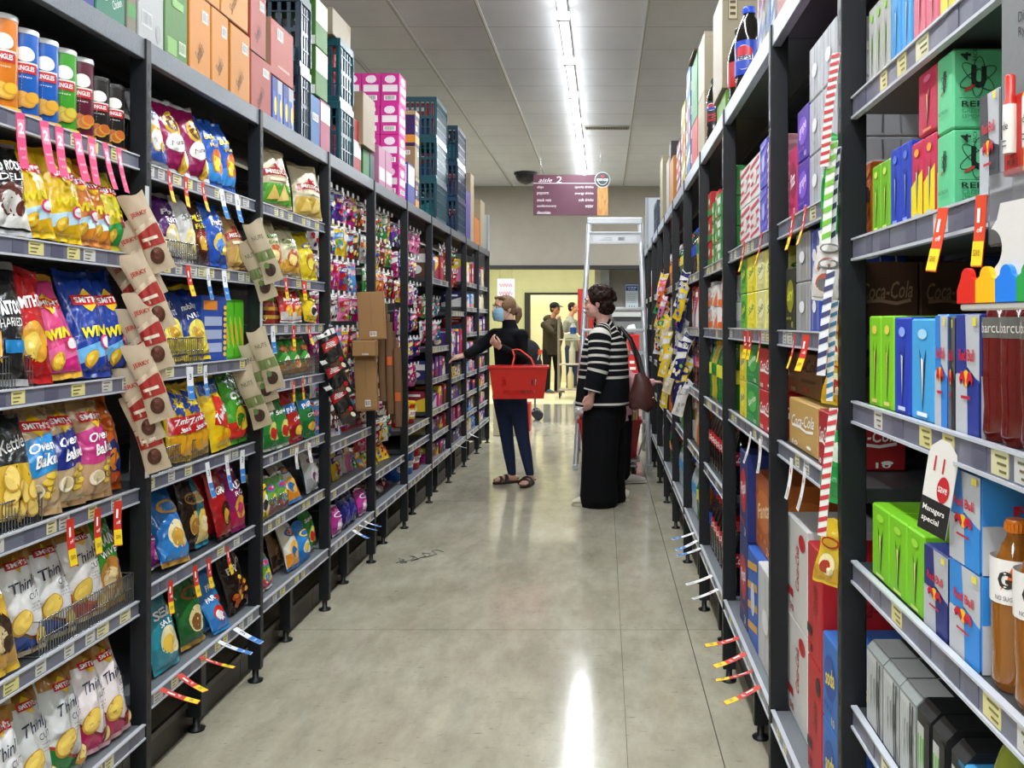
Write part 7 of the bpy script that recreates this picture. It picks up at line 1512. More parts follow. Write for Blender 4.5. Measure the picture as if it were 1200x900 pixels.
# ---- red basket on her forearm
def basket(px0, px1, py0, py1, Y, words, d=0.28, handle=None, col='cc1c14', yaw=0.06):
    a, b = P(px0, py1, Y), P(px1, py0, Y); W = b.x - a.x; H = b.z - a.z
    root = empty('shopping_basket', ((a.x + b.x) / 2, Y, a.z), yaw); tag(root, words, 'shopping basket')
    m = MB(); t = 0.86; th = 0.0035
    def wall(p0, p1, q0, q1, n, slots):
        """panel between bottom edge p0-p1 and top edge q0-q1; slots: (u0, u1, v0, v1) openings"""
        us = sorted({0, 1} | {u for s_ in slots for u in s_[:2]}); vs = sorted({0, 1} | {v for s_ in slots for v in s_[2:]})
        nrm = (Vector(p1) - Vector(p0)).cross(Vector(q0) - Vector(p0)).normalized() * th
        S = lambda u, v: (Vector(p0) * (1 - u) + Vector(p1) * u) * (1 - v) + (Vector(q0) * (1 - u) + Vector(q1) * u) * v
        for i in range(len(us) - 1):
            for j in range(len(vs) - 1):
                uc, vc = (us[i] + us[i + 1]) / 2, (vs[j] + vs[j + 1]) / 2
                if any(s_[0] < uc < s_[1] and s_[2] < vc < s_[3] for s_ in slots): continue
                q = [S(us[i], vs[j]), S(us[i + 1], vs[j]), S(us[i + 1], vs[j + 1]), S(us[i], vs[j + 1])]
                m.add(q + [p - nrm for p in q], [(0, 1, 2, 3), (7, 6, 5, 4), (0, 4, 5, 1), (1, 5, 6, 2), (2, 6, 7, 3), (3, 7, 4, 0)], col)
    sl = [(0.20 + 0.026 * k, 0.214 + 0.026 * k, 0.10, 0.27) for k in range(24)] + [(0.19 + 0.03 * k, 0.21 + 0.03 * k, 0.36, 0.60) for k in range(3)] + [(0.19 + 0.03 * k, 0.21 + 0.03 * k, 0.64, 0.70) for k in range(3)] + [(0.74 + 0.03 * k, 0.76 + 0.03 * k, 0.36, 0.60) for k in range(3)]
    w2, d2, wb, db = W / 2, d / 2, W / 2 * t, d / 2 * 0.88
    wall((-wb, -db, 0), (wb, -db, 0), (-w2, -d2, H), (w2, -d2, H), 1, sl); wall((wb, db, 0), (-wb, db, 0), (w2, d2, H), (-w2, d2, H), 1, sl)
    s2 = [(0.18 + 0.05 * k, 0.205 + 0.05 * k, 0.15, 0.6) for k in range(13)]
    wall((wb, -db, 0), (wb, db, 0), (w2, -d2, H), (w2, d2, H), 1, s2); wall((-wb, db, 0), (-wb, -db, 0), (-w2, d2, H), (-w2, -d2, H), 1, s2)
    m.box((-wb, -db, 0), (wb, db, 0.004), col)
    for sy in (-1, 1): m.box((-w2 - 0.012, sy * d2 - 0.008, H - 0.02), (w2 + 0.012, sy * d2 + 0.008, H), col, 0.004)
    for sx in (-1, 1): m.box((sx * w2 - 0.012 if sx < 0 else sx * w2 - 0.004, -d2, H - 0.02), (sx * w2 + 0.004 if sx < 0 else sx * w2 + 0.012, d2, H), col, 0.004)
    m.build('basket_body', PLAS, root)
    if handle:
        hx, hz = handle
        for sy in (-1, 1):
            m = MB(); m.tube([(-w2 * 0.32 + 0.02, sy * d2, H - 0.01), (-w2 * 0.12 + hx * 0.3, sy * d2 * 0.75, H + hz * 0.6), (hx - 0.035, sy * d2 * 0.12, H + hz * 0.96), (hx, sy * d2 * 0.06, H + hz), (hx + 0.03, sy * d2 * 0.12, H + hz * 0.96), (w2 * 0.42, sy * d2 * 0.7, H + hz * 0.45), (w2 * 0.55, sy * d2, H - 0.01)], 0.0055, 'd83a24', 8); m.build('handle', PLAS, root)
    return root
basket(574.5, 642, 428.5, 466, 7.72, 'red plastic basket hanging from forearm of masked person', handle=(-0.02, 0.135))

# ---- shopper in the striped jumper
Y2 = 7.2
J = lambda px, py, dy=0.0: P(px, py, Y2 + dy)
root = empty('person', (J(704, 588).x, Y2, 0)); tag(root, 'curly haired person in black and white striped jumper and wide black trousers', 'person')
fT, lT = dirs(-0.45); fH, lH = dirs(-0.12)
hc = J(700, 356); nb = J(708, 380)
shL, elL, wrL = J(703, 398, -0.18), J(701, 432, -0.21), J(693, 462, -0.22)
shR, elR, wrR = J(722, 398, 0.17), J(716, 432, 0.20), J(700, 452, 0.22)
m = MB(); M2 = head_shape(m, hc, fH, lH, 1.0)
limb(m, [hc + V3(0.025, 0, -0.06), hc + V3(0.045, 0, -0.115), nb + V3(0, 0, -0.02)], [0.055, 0.055, 0.062])
torso(m, [(J(707, 480), 0.16, 0.12), (J(708, 462), 0.165, 0.12), (J(709, 438), 0.14, 0.11), (J(709, 410), 0.155, 0.115), (J(709, 396), 0.16, 0.10), (J(708, 386), 0.11, 0.08)], fT)
limb(m, [shL, elL, wrL], [0.05, 0.04, 0.028]); limb(m, [shR, elR, wrR], [0.05, 0.04, 0.028]); limb(m, [nb + V3(0, 0, -0.06), shL], [0.055, 0.05]); limb(m, [nb + V3(0, 0, -0.06), shR], [0.055, 0.05])
hand_shape(m, wrL, (-0.22, -0.05, -1), (0.55, -0.85, 0), (-0.8, -0.4, 0.1), 0.38, 1.0); hand_shape(m, wrR, (-0.8, 0.1, -0.4), (0, 0.5, 0.8), (0, -0.6, 0.4), 0.4)
LA, LB_, RA, RB_ = J(706, 484, -0.08), J(696, 579, -0.08), J(713, 484, 0.09), J(718, 577, 0.12)
limb(m, [LA, (LA + LB_) / 2, LB_], [0.085, 0.055, 0.036]); limb(m, [RA, (RA + RB_) / 2, RB_], [0.085, 0.055, 0.036])
for an in (LB_, RB_):
    b = Vector((an.x, an.y, 0.035)); m.tube([an, b], [0.036, 0.034], 'c89a80', 10); m.tube([b + V3(0.05, 0, 0), b - V3(0.06, 0, 0.005), b - V3(0.12, 0, 0.015)], [(0.03, 0.025), (0.036, 0.026), (0.03, 0.014)], 'c89a80', 10, flat=(0, 0, 1))
part(remesh(m, 0.0045, 3, 'd8a698', SKIN, 'body', root)); face_parts(root, M2, brow='2a1e18')
for c in root.children:
    if c.name.split('.')[0] in ('eye', 'eyebrow', 'lips'): part(c)
# curls
m = MB(); r = random.Random(8)
m.ball((0, 0.020, 0.045), (0.090, 0.100, 0.092), '1e1512', 16, 10, M2); m.ball((0, 0.058, -0.005), (0.082, 0.066, 0.100), '1e1512', 14, 8, M2)
for k in range(220):
    th = r.uniform(0, 2 * PI); ph = r.uniform(-0.75, 1.45); x, y, z = math.cos(ph) * math.sin(th), math.cos(ph) * math.cos(th), math.sin(ph)
    if y < -0.30 and z < 0.62: continue
    if y < -0.12 and z < 0.0: continue
    q = (x * 0.096, 0.025 + y * 0.110, 0.035 + z * (0.102 if z > 0 else 0.14)); m.ball(q, r.uniform(0.015, 0.024), '1e1512', 8, 5, M2)
part(remesh(m, 0.0055, 1, '281812', HAIR, 'curly_hair', root))
# striped jumper: rings of knit, white bands perpendicular to body and sleeves
m = MB(); n = 40; BK, WH = '0e1016', 'd8d5cc'
keys = [(J(706.5, 475), 0.215, 0.205), (J(707, 455), 0.210, 0.198), (J(708, 430), 0.200, 0.182), (J(709, 408), 0.196, 0.162), (J(709, 396), 0.188, 0.140), (J(708.5, 387), 0.150, 0.105), (J(708, 381), 0.105, 0.085), (J(707, 376), 0.080, 0.074), (J(705.5, 373), 0.066, 0.064), (J(705.5, 372.5), 0.060, 0.058)]
def lerp_keys(t):
    x = t * (len(keys) - 1); i = min(int(x), len(keys) - 2); q = x - i; a, b = keys[i], keys[i + 1]
    return a[0] * (1 - q) + b[0] * q, a[1] * (1 - q) + b[1] * q, a[2] * (1 - q) + b[2] * q
NR = 150; rings = []; cols = []; dist = 0; prev = None; zc = []
for i in range(NR + 1):
    c, a, b = lerp_keys(i / NR); droop = 0.02 * max(0, (c.z - 1.22)) / 0.2
    R_ = []
    for k in range(n):
        ck, sk = math.cos(2 * PI * k / n), math.sin(2 * PI * k / n); wv = 1 + 0.035 * math.sin(5 * 2 * PI * k / n + 1) * max(0, 1 - i / 60)
        R_.append(c + lT * (a * math.copysign(abs(ck) ** 0.85, ck) * wv) + fT * (b * sk * wv) - V3(0, 0, droop * 4 * abs(ck)))
    rings.append(R_); zc.append((c.z, dist)); 
    if prev: dist += math.hypot((c - prev[0]).length, prev[1] - a)
    prev = (c, a)
s0 = next(d for z, d in zc if z > 0.965)
for i in range(NR):
    d = zc[i][1]; q = (d - s0) % 0.053
    cols.append(WH if (d > s0 - 0.001 and q < 0.0165) or 0.003 < d < 0.019 else BK)
m.loft(rings, cols, cap=False)
def sleeve(pts, rad, nring, cuff=True):
    # resample the sleeve's line into knit rings
    seg = [(pts[i + 1] - pts[i]).length for i in range(len(pts) - 1)]; T = sum(seg); P_, R_, c = [], [], []
    for i in range(nring + 1):
        d = T * i / nring; k = 0
        while k < len(seg) - 1 and d > seg[k]: d -= seg[k]; k += 1
        q = d / seg[k]; P_.append(pts[k].lerp(pts[k + 1], q)); R_.append(rad[k] * (1 - q) + rad[k + 1] * q)
    for _ in range(6): P_ = [P_[0]] + [(P_[i - 1] + P_[i] * 2 + P_[i + 1]) / 4 for i in range(1, len(P_) - 1)] + [P_[-1]]
    for i in range(nring):
        d = T * i / nring; c.append(WH if (d < 0.40 and (d - 0.01) % 0.053 < 0.0165) or (T - 0.02 < d < T - 0.006) else BK)
    m.tube(P_, R_, c, 26)
sleeve([nb + V3(-0.005, -0.05, -0.03), shL + V3(0, 0.02, 0.02), elL, wrL + V3(0.005, 0, 0.02)], [0.055, 0.088, 0.082, 0.066], 110); sleeve([nb + V3(0.0, 0.05, -0.03), shR + V3(0, -0.02, 0.02), elR, wrR], [0.055, 0.088, 0.080, 0.062], 110)
part(m.build('striped_jumper', CLOTH, root))
# wide trousers
m = MB(); torso(m, [(J(708, 500), 0.18, 0.155), (J(709, 482), 0.185, 0.160), (J(709, 466), 0.175, 0.15)], fT)
limb(m, [J(705, 488, -0.07), J(703, 530, -0.09), J(702, 560, -0.09), J(702, 586, -0.09)], [(0.150, 0.135), (0.140, 0.140), (0.140, 0.145), (0.150, 0.155)])
limb(m, [J(713, 488, 0.08), J(715, 530, 0.10), J(716, 560, 0.10), J(717.5, 584, 0.10)], [(0.125, 0.13), (0.112, 0.12), (0.108, 0.12), (0.115, 0.12)])
part(remesh(m, 0.011, 6, '090a0e', CLOTH, 'wide_trousers', root))
for (a, y, x0) in ((LB_, -0.09, J(669.5, 588, -0.09).x), (RB_, 0.10, J(701, 584, 0.1).x)):
    m = MB(); yy = Y2 + y; L_ = 0.25
    m.loft([[Vector((x0 + L_ * (0.5 - 0.5 * math.cos(t)) , yy + (0.040 + 0.008 * math.cos(t)) * math.sin(t), z)) for t in [2 * PI * k / 24 for k in range(24)]] for z in (0.001, 0.022)], 'c8c0a8', smooth=False)
    m.tube([(x0 + 0.012, yy, 0.03), (x0 + 0.05, yy, 0.038), (x0 + 0.12, yy, 0.055), (x0 + 0.2, yy, 0.06), (x0 + 0.24, yy, 0.05)], [(0.026, 0.014), (0.038, 0.022), (0.04, 0.036), (0.038, 0.042), (0.03, 0.03)], 'cfc8b4', 14, flat=(0, 0, 1)); part(m.build('shoe', LEATH, root))
# shoulder bag
bag_root = empty('shoulder_bag', tuple(J(753.0, 474, 0.02))); tag(bag_root, 'brown leather shoulder bag hanging behind person in striped jumper', 'bag'); bl = bag_root.location
def bp_(o): o.matrix_parent_inverse = Matrix.Translation(bl).inverted(); return o
m = MB(); m.tube([J(747, 477, 0.0), J(751, 470), J(753, 458), J(751.5, 446), J(748, 437)], [(0.095, 0.035), (0.118, 0.05), (0.095, 0.052), (0.066, 0.042), (0.030, 0.02)], '4a2420', 18, flat=(0, -1, 0)); m.ball(J(761, 471), (0.045, 0.04, 0.04), '4a2420', 12, 8); m.ball(J(744, 475), (0.05, 0.04, 0.04), '4a2420', 12, 8)
bp_(remesh(m, 0.008, 3, '4c2622', LEATH, 'bag_body', bag_root))
m = MB(); m.tube([J(727.0, 383, 0.0), J(738.0, 398, -0.05), J(745.0, 418, -0.04), J(751.0, 440, 0.0)], [(0.012, 0.004)] * 4, '15100f', 8); m.tube([J(727.0, 383, 0.04), J(739.0, 396, 0.1), J(749.0, 418, 0.1), J(755.0, 440, 0.04)], [(0.012, 0.004)] * 4, '15100f', 8); bp_(m.build('strap', LEATH, bag_root))
m = MB(); m.ball(J(765.0, 466, -0.02), 0.012, 'c8b0a0', 10, 6); bp_(m.build('clasp', CHROME, bag_root))
# ------------------------------------------------------------------ far end of the aisle
# hanging aisle sign
Ys = 12.0; a, b = P(625, 252.5, Ys), P(712.5, 205, Ys); W, H = b.x - a.x, b.z - a.z
root = empty('aisle_sign', ((a.x + b.x) / 2, Ys, a.z)); tag(root, 'maroon hanging aisle two sign with wooden edge and round badge', 'sign')
m = MB(); xs_ = P(700, 0, Ys).x - (a.x + b.x) / 2; m.box((-W / 2, -0.008, 0), (xs_, 0.008, H), '5a2a3e', 0.002)
wl = xs_ + W / 2; S = lambda u, v, o: (-W / 2 + (u + 1) / 2 * wl, -0.008 - o, v * H)
p = Print(m, S, wl, H, 0.001); p.band(0.785, 0.80, 'e8e0e4', -1, 1, 1, 1); p.text('aisle', -0.62, 0.87, 0.42, 0.10, 'f0eaec', 0, 0.4); p.text('2', -0.20, 0.88, 0.17, 0.16, 'f0eaec', 0, 0.1)
for k, t in enumerate(('chips', 'popcorn', 'snack nuts', 'confectionery', 'chocolate')): wd = (0.20, 0.36, 0.44, 0.60, 0.42)[k]; p.text(t, -0.88 + wd / 2, 0.69 - 0.155 * k, wd, 0.075, 'e8dce0', 0, 0, 0.008)
for k, t in enumerate(('sports drinks', 'energy drinks', 'soft drinks', 'water')): wd = (0.58, 0.58, 0.46, 0.26)[k]; p.text(t, 0.88 - wd / 2, 0.69 - 0.155 * k, wd, 0.075, 'e8dce0', 0, 0, 0.008)
m.build('board', PAINT, root)
wm, N, L, B = node_mat('timber_edge'); tc = N.new('ShaderNodeTexCoord'); nz = noise(9, 5, (6, 1, 0.8)); r_ = ramp(N, [(0.3, '8a5a2a'), (0.5, 'c98f4e'), (0.7, 'e0b070')]); L.new(nz.outputs['Fac'], r_.inputs[0]); L.new(r_.outputs[0], B.inputs['Base Color']); B.inputs['Roughness'].default_value = 0.5
m = MB(); m.box((xs_, -0.009, 0), (W / 2, 0.009, H * 0.80), 'c98f4e', 0.002); m.build('timber_strip', wm, root)
m = MB(); c = P(706, 211, Ys); R0 = 9.2 * Ys / F; cx, cz = c.x - root.location.x, c.z - a.z
for q, (rr_, y0, col) in enumerate(((R0, -0.022, 'd8dcdc'), (R0 * 0.92, -0.024, '3a4448'))): m.lathe([(rr_, 0), (rr_, 0.008)], col, 32, False, Matrix.Translation((cx, y0 + 0.008, cz)) @ Matrix.Rotation(PI / 2, 4, 'X'))
p = Print(m, lambda u, v, o: (cx + u * R0, -0.026 - o, cz - R0 + v * 2 * R0), 2 * R0, 2 * R0, 0.001); p.text('NORTH ROAD', 0, 0.5, 1.5, 0.16, 'f0f0f0', 0, 0, 0.03); p.ell(0, 0.72, 0.22, 0.08, 'c8303a'); p.stroke([(0.6 * math.cos(t), 0.48 + 0.3 * math.sin(t)) for t in [PI + PI * k / 10 for k in range(11)]], 0.006, 'd8dcdc'); m.build('round_badge', PAINT, root)
for sx in (-0.4, 0.4):
    m = MB(); m.tube([(sx * W, 0, H), (sx * W, 0, CEIL - a.z)], 0.0015, '9a9a9a', 6); m.build('hanging_wire', CHROME, root)
# ceiling vent and dome
q = P(711, 149.5, 10.9); m = MB(); vw = 0.27
m.box((-vw, -0.09, -0.012), (vw, 0.09, 0), 'a8a8a0', 0.003); m.box((-vw + 0.012, -0.078, -0.013), (vw - 0.012, 0.078, -0.011), '2c2a20')
for k in range(18): x = -vw + 0.025 + k * (2 * vw - 0.05) / 17; m.box((x - 0.005, -0.075, -0.02), (x + 0.005, 0.075, -0.012), '8a8868')
o = m.build('ceiling_vent', PAINT); o.location = (q.x, 10.9, CEIL); tag(o, 'slatted air vent in the ceiling beside the light strip', 'vent')
q = P(616, 210, 14.2); root = empty('dome_camera', (q.x, 14.2, CEIL - 0.012)); tag(root, 'black dome camera on the ceiling behind the aisle sign', 'camera')
m = MB(); m.lathe([(0.17, -0.03), (0.18, 0)], '1c1c1e', 24); m.build('mount_ring', PAINT, root); m = MB(); m.lathe([(0.01, -0.17), (0.07, -0.155), (0.12, -0.12), (0.15, -0.07), (0.16, -0.03)], '121316', 24); m.build('dome_cover', PLAS, root)
# poster and notice
q = P(593, 344, 15.45); root = empty('hanging_poster', (q.x, 15.45, q.z)); tag(root, 'white poster with red handwriting hanging under the wall opening', 'poster'); m = MB(); w_, h_ = 0.145, 0.245; m.box((-w_, -0.004, -h_), (w_, 0.004, h_), 'd8d4d4', 0.001)
p = Print(m, lambda u, v, o: (u * w_, -0.004 - o, -h_ + v * 2 * h_), 2 * w_, 2 * h_, 0.001); r = random.Random(2)
for row in range(3):
    v0 = 0.78 - 0.27 * row; p.stroke([(-0.8 + 0.085 * k, v0 + 0.07 * math.sin(k * 1.7 + row)) for k in range(19)], 0.010, 'c04a54')
p.band(0.61, 0.625, 'a8b0c0', -0.9, 0.9, 1, 1); m.build('sheet', PAPER, root)
for sx in (-0.1, 0.1):
    m = MB(); m.tube([(sx, 0, h_), (sx, 0, 2.30 - q.z)], 0.002, '8a8a8a', 5); m.build('string', CHROME, root)
q = P(740.5, 347.5, 16.4); m = MB(); w_, h_ = 0.112, 0.215; m.box((-w_, -0.02, -h_), (w_, 0.02, h_), 'c4ccd2', 0.003)
p = Print(m, lambda u, v, o: (u * w_, -0.02 - o, -h_ + v * 2 * h_), 2 * w_, 2 * h_, 0.001); p.band(0.74, 0.96, '1c3f9a', -0.94, 0.94, 1, 1); p.text('WELCOME HERE', 0, 0.88, 1.5, 0.06, 'e8ecf4', 0, 0, 0.01); p.text('BE AWARE', 0, 0.80, 1.1, 0.05, 'e8ecf4')
for k in range(7): p.band(0.62 - 0.06 * k, 0.635 - 0.06 * k, '8a949c', -0.8, 0.8 - 0.12 * (k % 3), 1, 1)
for k in range(3): p.ell(-0.4 + 0.4 * k, 0.1, 0.08, 0.03, '6a7680')
o = m.build('wall_sign', PAPER); o.location = (q.x, 16.47, q.z); tag(o, 'pale notice with blue heading on the grey partition', 'notice')
# service counter and red stand under the notice
a, b = P(720, 470, 15.9), P(752, 366, 15.9); m = MB(); m.box((a.x, 15.75, 0.0), (1.6, 16.3, b.z - 0.09), '6a6c6c', 0.004); m.box((a.x - 0.04, 15.7, b.z - 0.08), (1.6, 16.32, b.z), 'b0b2b0', 0.006); m.box((a.x - 0.02, 15.73, b.z - 0.14), (1.6, 15.75, b.z - 0.08), '26282a')
tag(m.build('service_counter', PAINT), 'grey service counter with pale top under the notice', 'counter')
a, b = P(735.5, 450, 13.6), P(749, 392, 13.6); m = MB(); m.box((a.x, 13.6, 0.0), (b.x, 13.9, b.z), 'c01a1c', 0.006); m.box((a.x - 0.008, 13.592, b.z - 0.02), (b.x + 0.008, 13.908, b.z), 'd82a26', 0.003)
for k in range(3): m.box((a.x + 0.03, 13.597, 0.62 + 0.09 * k), (b.x - 0.03 - 0.02 * k, 13.6, 0.66 + 0.09 * k), 'e8e0dc')
tag(m.build('display_bin', CARD), 'red promotional bin with white bands behind the ladder', 'bin')
m = MB(); m.ball((0, 0, 0.07), (0.07, 0.07, 0.07), 'e0dcda', 16, 10); m.ball((0.03, 0, 0.12), (0.03, 0.03, 0.03), 'e8e4e2', 10, 6); o = m.build('white_bag', PAPER); o.location = ((a.x + b.x) / 2 - 0.03, 13.72, b.z); tag(o, 'round white bundle on top of the red bin', 'bag')
# red cabinet in the far room
a, b = P(677, 445, 20.2), P(696, 338.5, 20.2); m = MB(); m.box((a.x, 20.2, 0), (b.x, 20.6, b.z), '8e141c', 0.006); m.box((a.x + 0.03, 20.192, 0.1), (b.x - 0.03, 20.2, b.z - 0.06), '9a1820', 0.004); m.tube([(b.x - 0.06, 20.17, 0.9), (b.x - 0.06, 20.17, 1.2)], 0.01, 'c8c8c8', 8); tag(m.build('red_cabinet', PAINT), 'tall dark red cabinet in the room beyond', 'cabinet')

# ---- platform ladder
Yl = 8.84
root = empty('step_ladder', (P(718, 550, Yl).x, Yl, 0)); tag(root, 'tall white aluminium platform ladder at the end of the aisle', 'ladder'); ro = root.location.copy()
def lp(m, name, mt=PAINT, parent=None):
    o = m.build(name, mt, parent or root); o.matrix_parent_inverse = Matrix.Translation(ro).inverted(); return o
top = P(720, 258.5, 9.35)
legs = {}
for s, (bx_, tx) in (('L', (674.5, 690.5)), ('R', (761, 750.5))):
    p0, p1 = P(bx_, 550.5, Yl), P(tx, 262, 9.35); p0.z = 0.02; legs[s] = (p0, p1)
    m = MB(); m.tube([p0, p1], (0.026, 0.016) if False else [(0.026, 0.016)] * 2, 'c8ccd0', 8, flat=(0, 1, 0.1)); lp(m, 'front_rail', STEEL)
    m = MB(); m.box((p0.x - 0.03, p0.y - 0.02, 0.0), (p0.x + 0.03, p0.y + 0.02, 0.05), 'b8bcc0', 0.005); lp(m, 'foot')
    q0 = Vector((p0.x * 1.0, 10.2, 0.0)); q1 = p0.lerp(p1, 0.62); m = MB(); m.tube([q0, q1], [(0.02, 0.014)] * 2, 'b8bcc0', 8); lp(m, 'rear_rail', STEEL)
    m = MB(); m.tube([p0.lerp(p1, 0.16), p0.lerp(p1, 0.05) + Vector((0.10 if s == 'L' else -0.10, 0.0, 0.0))], 0.010, 'c8ccd0', 8); lp(m, 'brace', STEEL)
L0, L1 = legs['L']; R0_, R1 = legs['R']
m = MB(); m.box((L1.x - 0.02, L1.y - 0.03, top.z - 0.035), (R1.x + 0.02, L1.y + 0.03, top.z + 0.03), 'd4d8dc', 0.008); lp(m, 'top_bar')
za, zb = P(0, 286, 9.3).z, P(0, 274, 9.3).z; m = MB(); m.box((L1.x + 0.0, 9.29, za), (R1.x, 9.315, zb), 'd8dcde', 0.004); p = Print(m, lambda u, v, o: ((L1.x + R1.x) / 2 + u * (R1.x - L1.x) / 2, 9.29 - o, za + v * (zb - za)), R1.x - L1.x, zb - za, 0.001)
p.band(0.2, 0.75, 'e4e8e8', -0.85, 0.85, 1, 1); barcode(p, 0.25, 0.5, 0.28, 0.4, 'c8ccce', '4a4c50')
for k in range(3): p.band(0.35 + 0.12 * k, 0.38 + 0.12 * k, '8a8e92', -0.6 + 0.1 * k, -0.1, 1, 1)
lp(m, 'warning_plate'); m = MB(); m.box((L1.x, 9.28, zb + 0.0), (R1.x, 9.32, zb + 0.02), 'c8ccd0', 0.003); lp(m, 'cross_bar')
for k in range(1, 6):
    t = 0.09 + 0.092 * k; A, Bq = L0.lerp(L1, t), R0_.lerp(R1, t); m = MB(); m.box((A.x, A.y - 0.02, A.z - 0.02), (Bq.x, A.y + 0.09, A.z + 0.01), 'c4c8cc', 0.004)
    for j in range(5): m.box((A.x, A.y - 0.012 + 0.02 * j, A.z + 0.01), (Bq.x, A.y - 0.006 + 0.02 * j, A.z + 0.014), 'a8acb0')
    lp(m, 'step', STEEL)
t = 0.645; A, Bq = L0.lerp(L1, t), R0_.lerp(R1, t); m = MB(); m.box((A.x - 0.01, A.y - 0.02, A.z - 0.03), (Bq.x + 0.01, A.y + 0.40, A.z), 'c4c8cc', 0.004); lp(m, 'platform', STEEL)

# ---- red basket trolley in front of the ladder
Yt = 8.58; a, b = P(678, 541, Yt), P(751, 490, Yt); cxx = (a.x + b.x) / 2
root = empty('basket_trolley', (cxx, Yt, 0)); tag(root, 'low red basket trolley on black castors behind person in striped jumper', 'trolley')
W = b.x - a.x; z0, z1 = 0.17, P(0, 490, Yt).z
m = MB(); rings = []
for z, q in ((z0, 0.80), (z0 + 0.02, 0.82), (z1 - 0.03, 0.98), (z1 - 0.03, 1.03), (z1, 1.03), (z1, 0.97), (z1 - 0.03, 0.95), (z0 + 0.03, 0.78)):
    rings.append([(sx * W / 2 * q, sy * 0.16 * q, z) for sx, sy in ((-1, -1), (0, -1), (1, -1), (1, 1), (0, 1), (-1, 1))])
m.loft(rings, 'b0141a', smooth=False); m.build('basket_bin', PLAS, root)
for k in range(8):
    m2_ = None
m = MB()
for sx in (-1, 1):
    m.tube([(sx * W * 0.42, -0.15, 0.09), (sx * W * 0.42, 0.15, 0.09)], 0.012, 'b8bcc0', 8); m.tube([(sx * W * 0.42, 0.15, 0.09), (sx * W * 0.46, 0.17, 0.75)], 0.012, 'b8bcc0', 8)
m.tube([(-W * 0.42, -0.15, 0.1), (W * 0.42, -0.15, 0.1)], 0.012, 'b8bcc0', 8); m.box((-W * 0.45, -0.16, 0.135), (W * 0.48, 0.16, 0.155), 'c8ccd0', 0.004); m.build('frame', STEEL, root)
for sx in (-1, 1):
    for sy in (-1, 1):
        m = MB(); m.lathe([(0.030, -0.012), (0.048, -0.010), (0.05, 0.0), (0.048, 0.010), (0.030, 0.012)], '141416', 18, M=Matrix.Translation((sx * W * 0.38, sy * 0.13, 0.05)) @ Matrix.Rotation(PI / 2, 4, 'Y') @ Matrix.Rotation(0.4, 4, 'X')); m.box((sx * W * 0.38 - 0.02, sy * 0.13 - 0.01, 0.05), (sx * W * 0.38 + 0.02, sy * 0.13 + 0.01, 0.12), '8a8e92', 0.003); m.build('castor', PLAS, root)
r = random.Random(6)
for i, (px, py, rad, c, wd) in enumerate(((684, 474, 0.085, 'dcdada', 'crumpled white shopping bag at one end of red basket trolley'), (733, 489, 0.08, 'd8d8d8', 'crumpled white shopping bag at other end of red basket trolley'))):
    q = P(px, py, Yt); m = MB(); m.ball((0, 0, 0), (rad, rad * 0.8, rad * 1.2), c, 12, 8)
    for k in range(14): t, u = r.uniform(0, 6.3), r.uniform(-1, 1); m.ball((rad * 0.8 * math.cos(t), rad * 0.6 * math.sin(t), rad * u), rad * r.uniform(0.25, 0.45), c, 8, 5)
    o = remesh(m, 0.010, 1, c, FILM, 'shopping_bag'); o.location = (q.x, Yt, q.z - 0.02); tag(o, wd, 'bag')
q = P(742.5, 497, Yt); m = MB(); m.lathe([(0.02, 0), (0.024, 0.006), (0.024, 0.12), (0.012, 0.16), (0.012, 0.18)], 'b8d81c', 16); o = m.build('lime_bottle', PLAS); o.location = (q.x, Yt, q.z - 0.02); tag(o, 'lime yellow bottle standing in the red basket trolley', 'bottle')

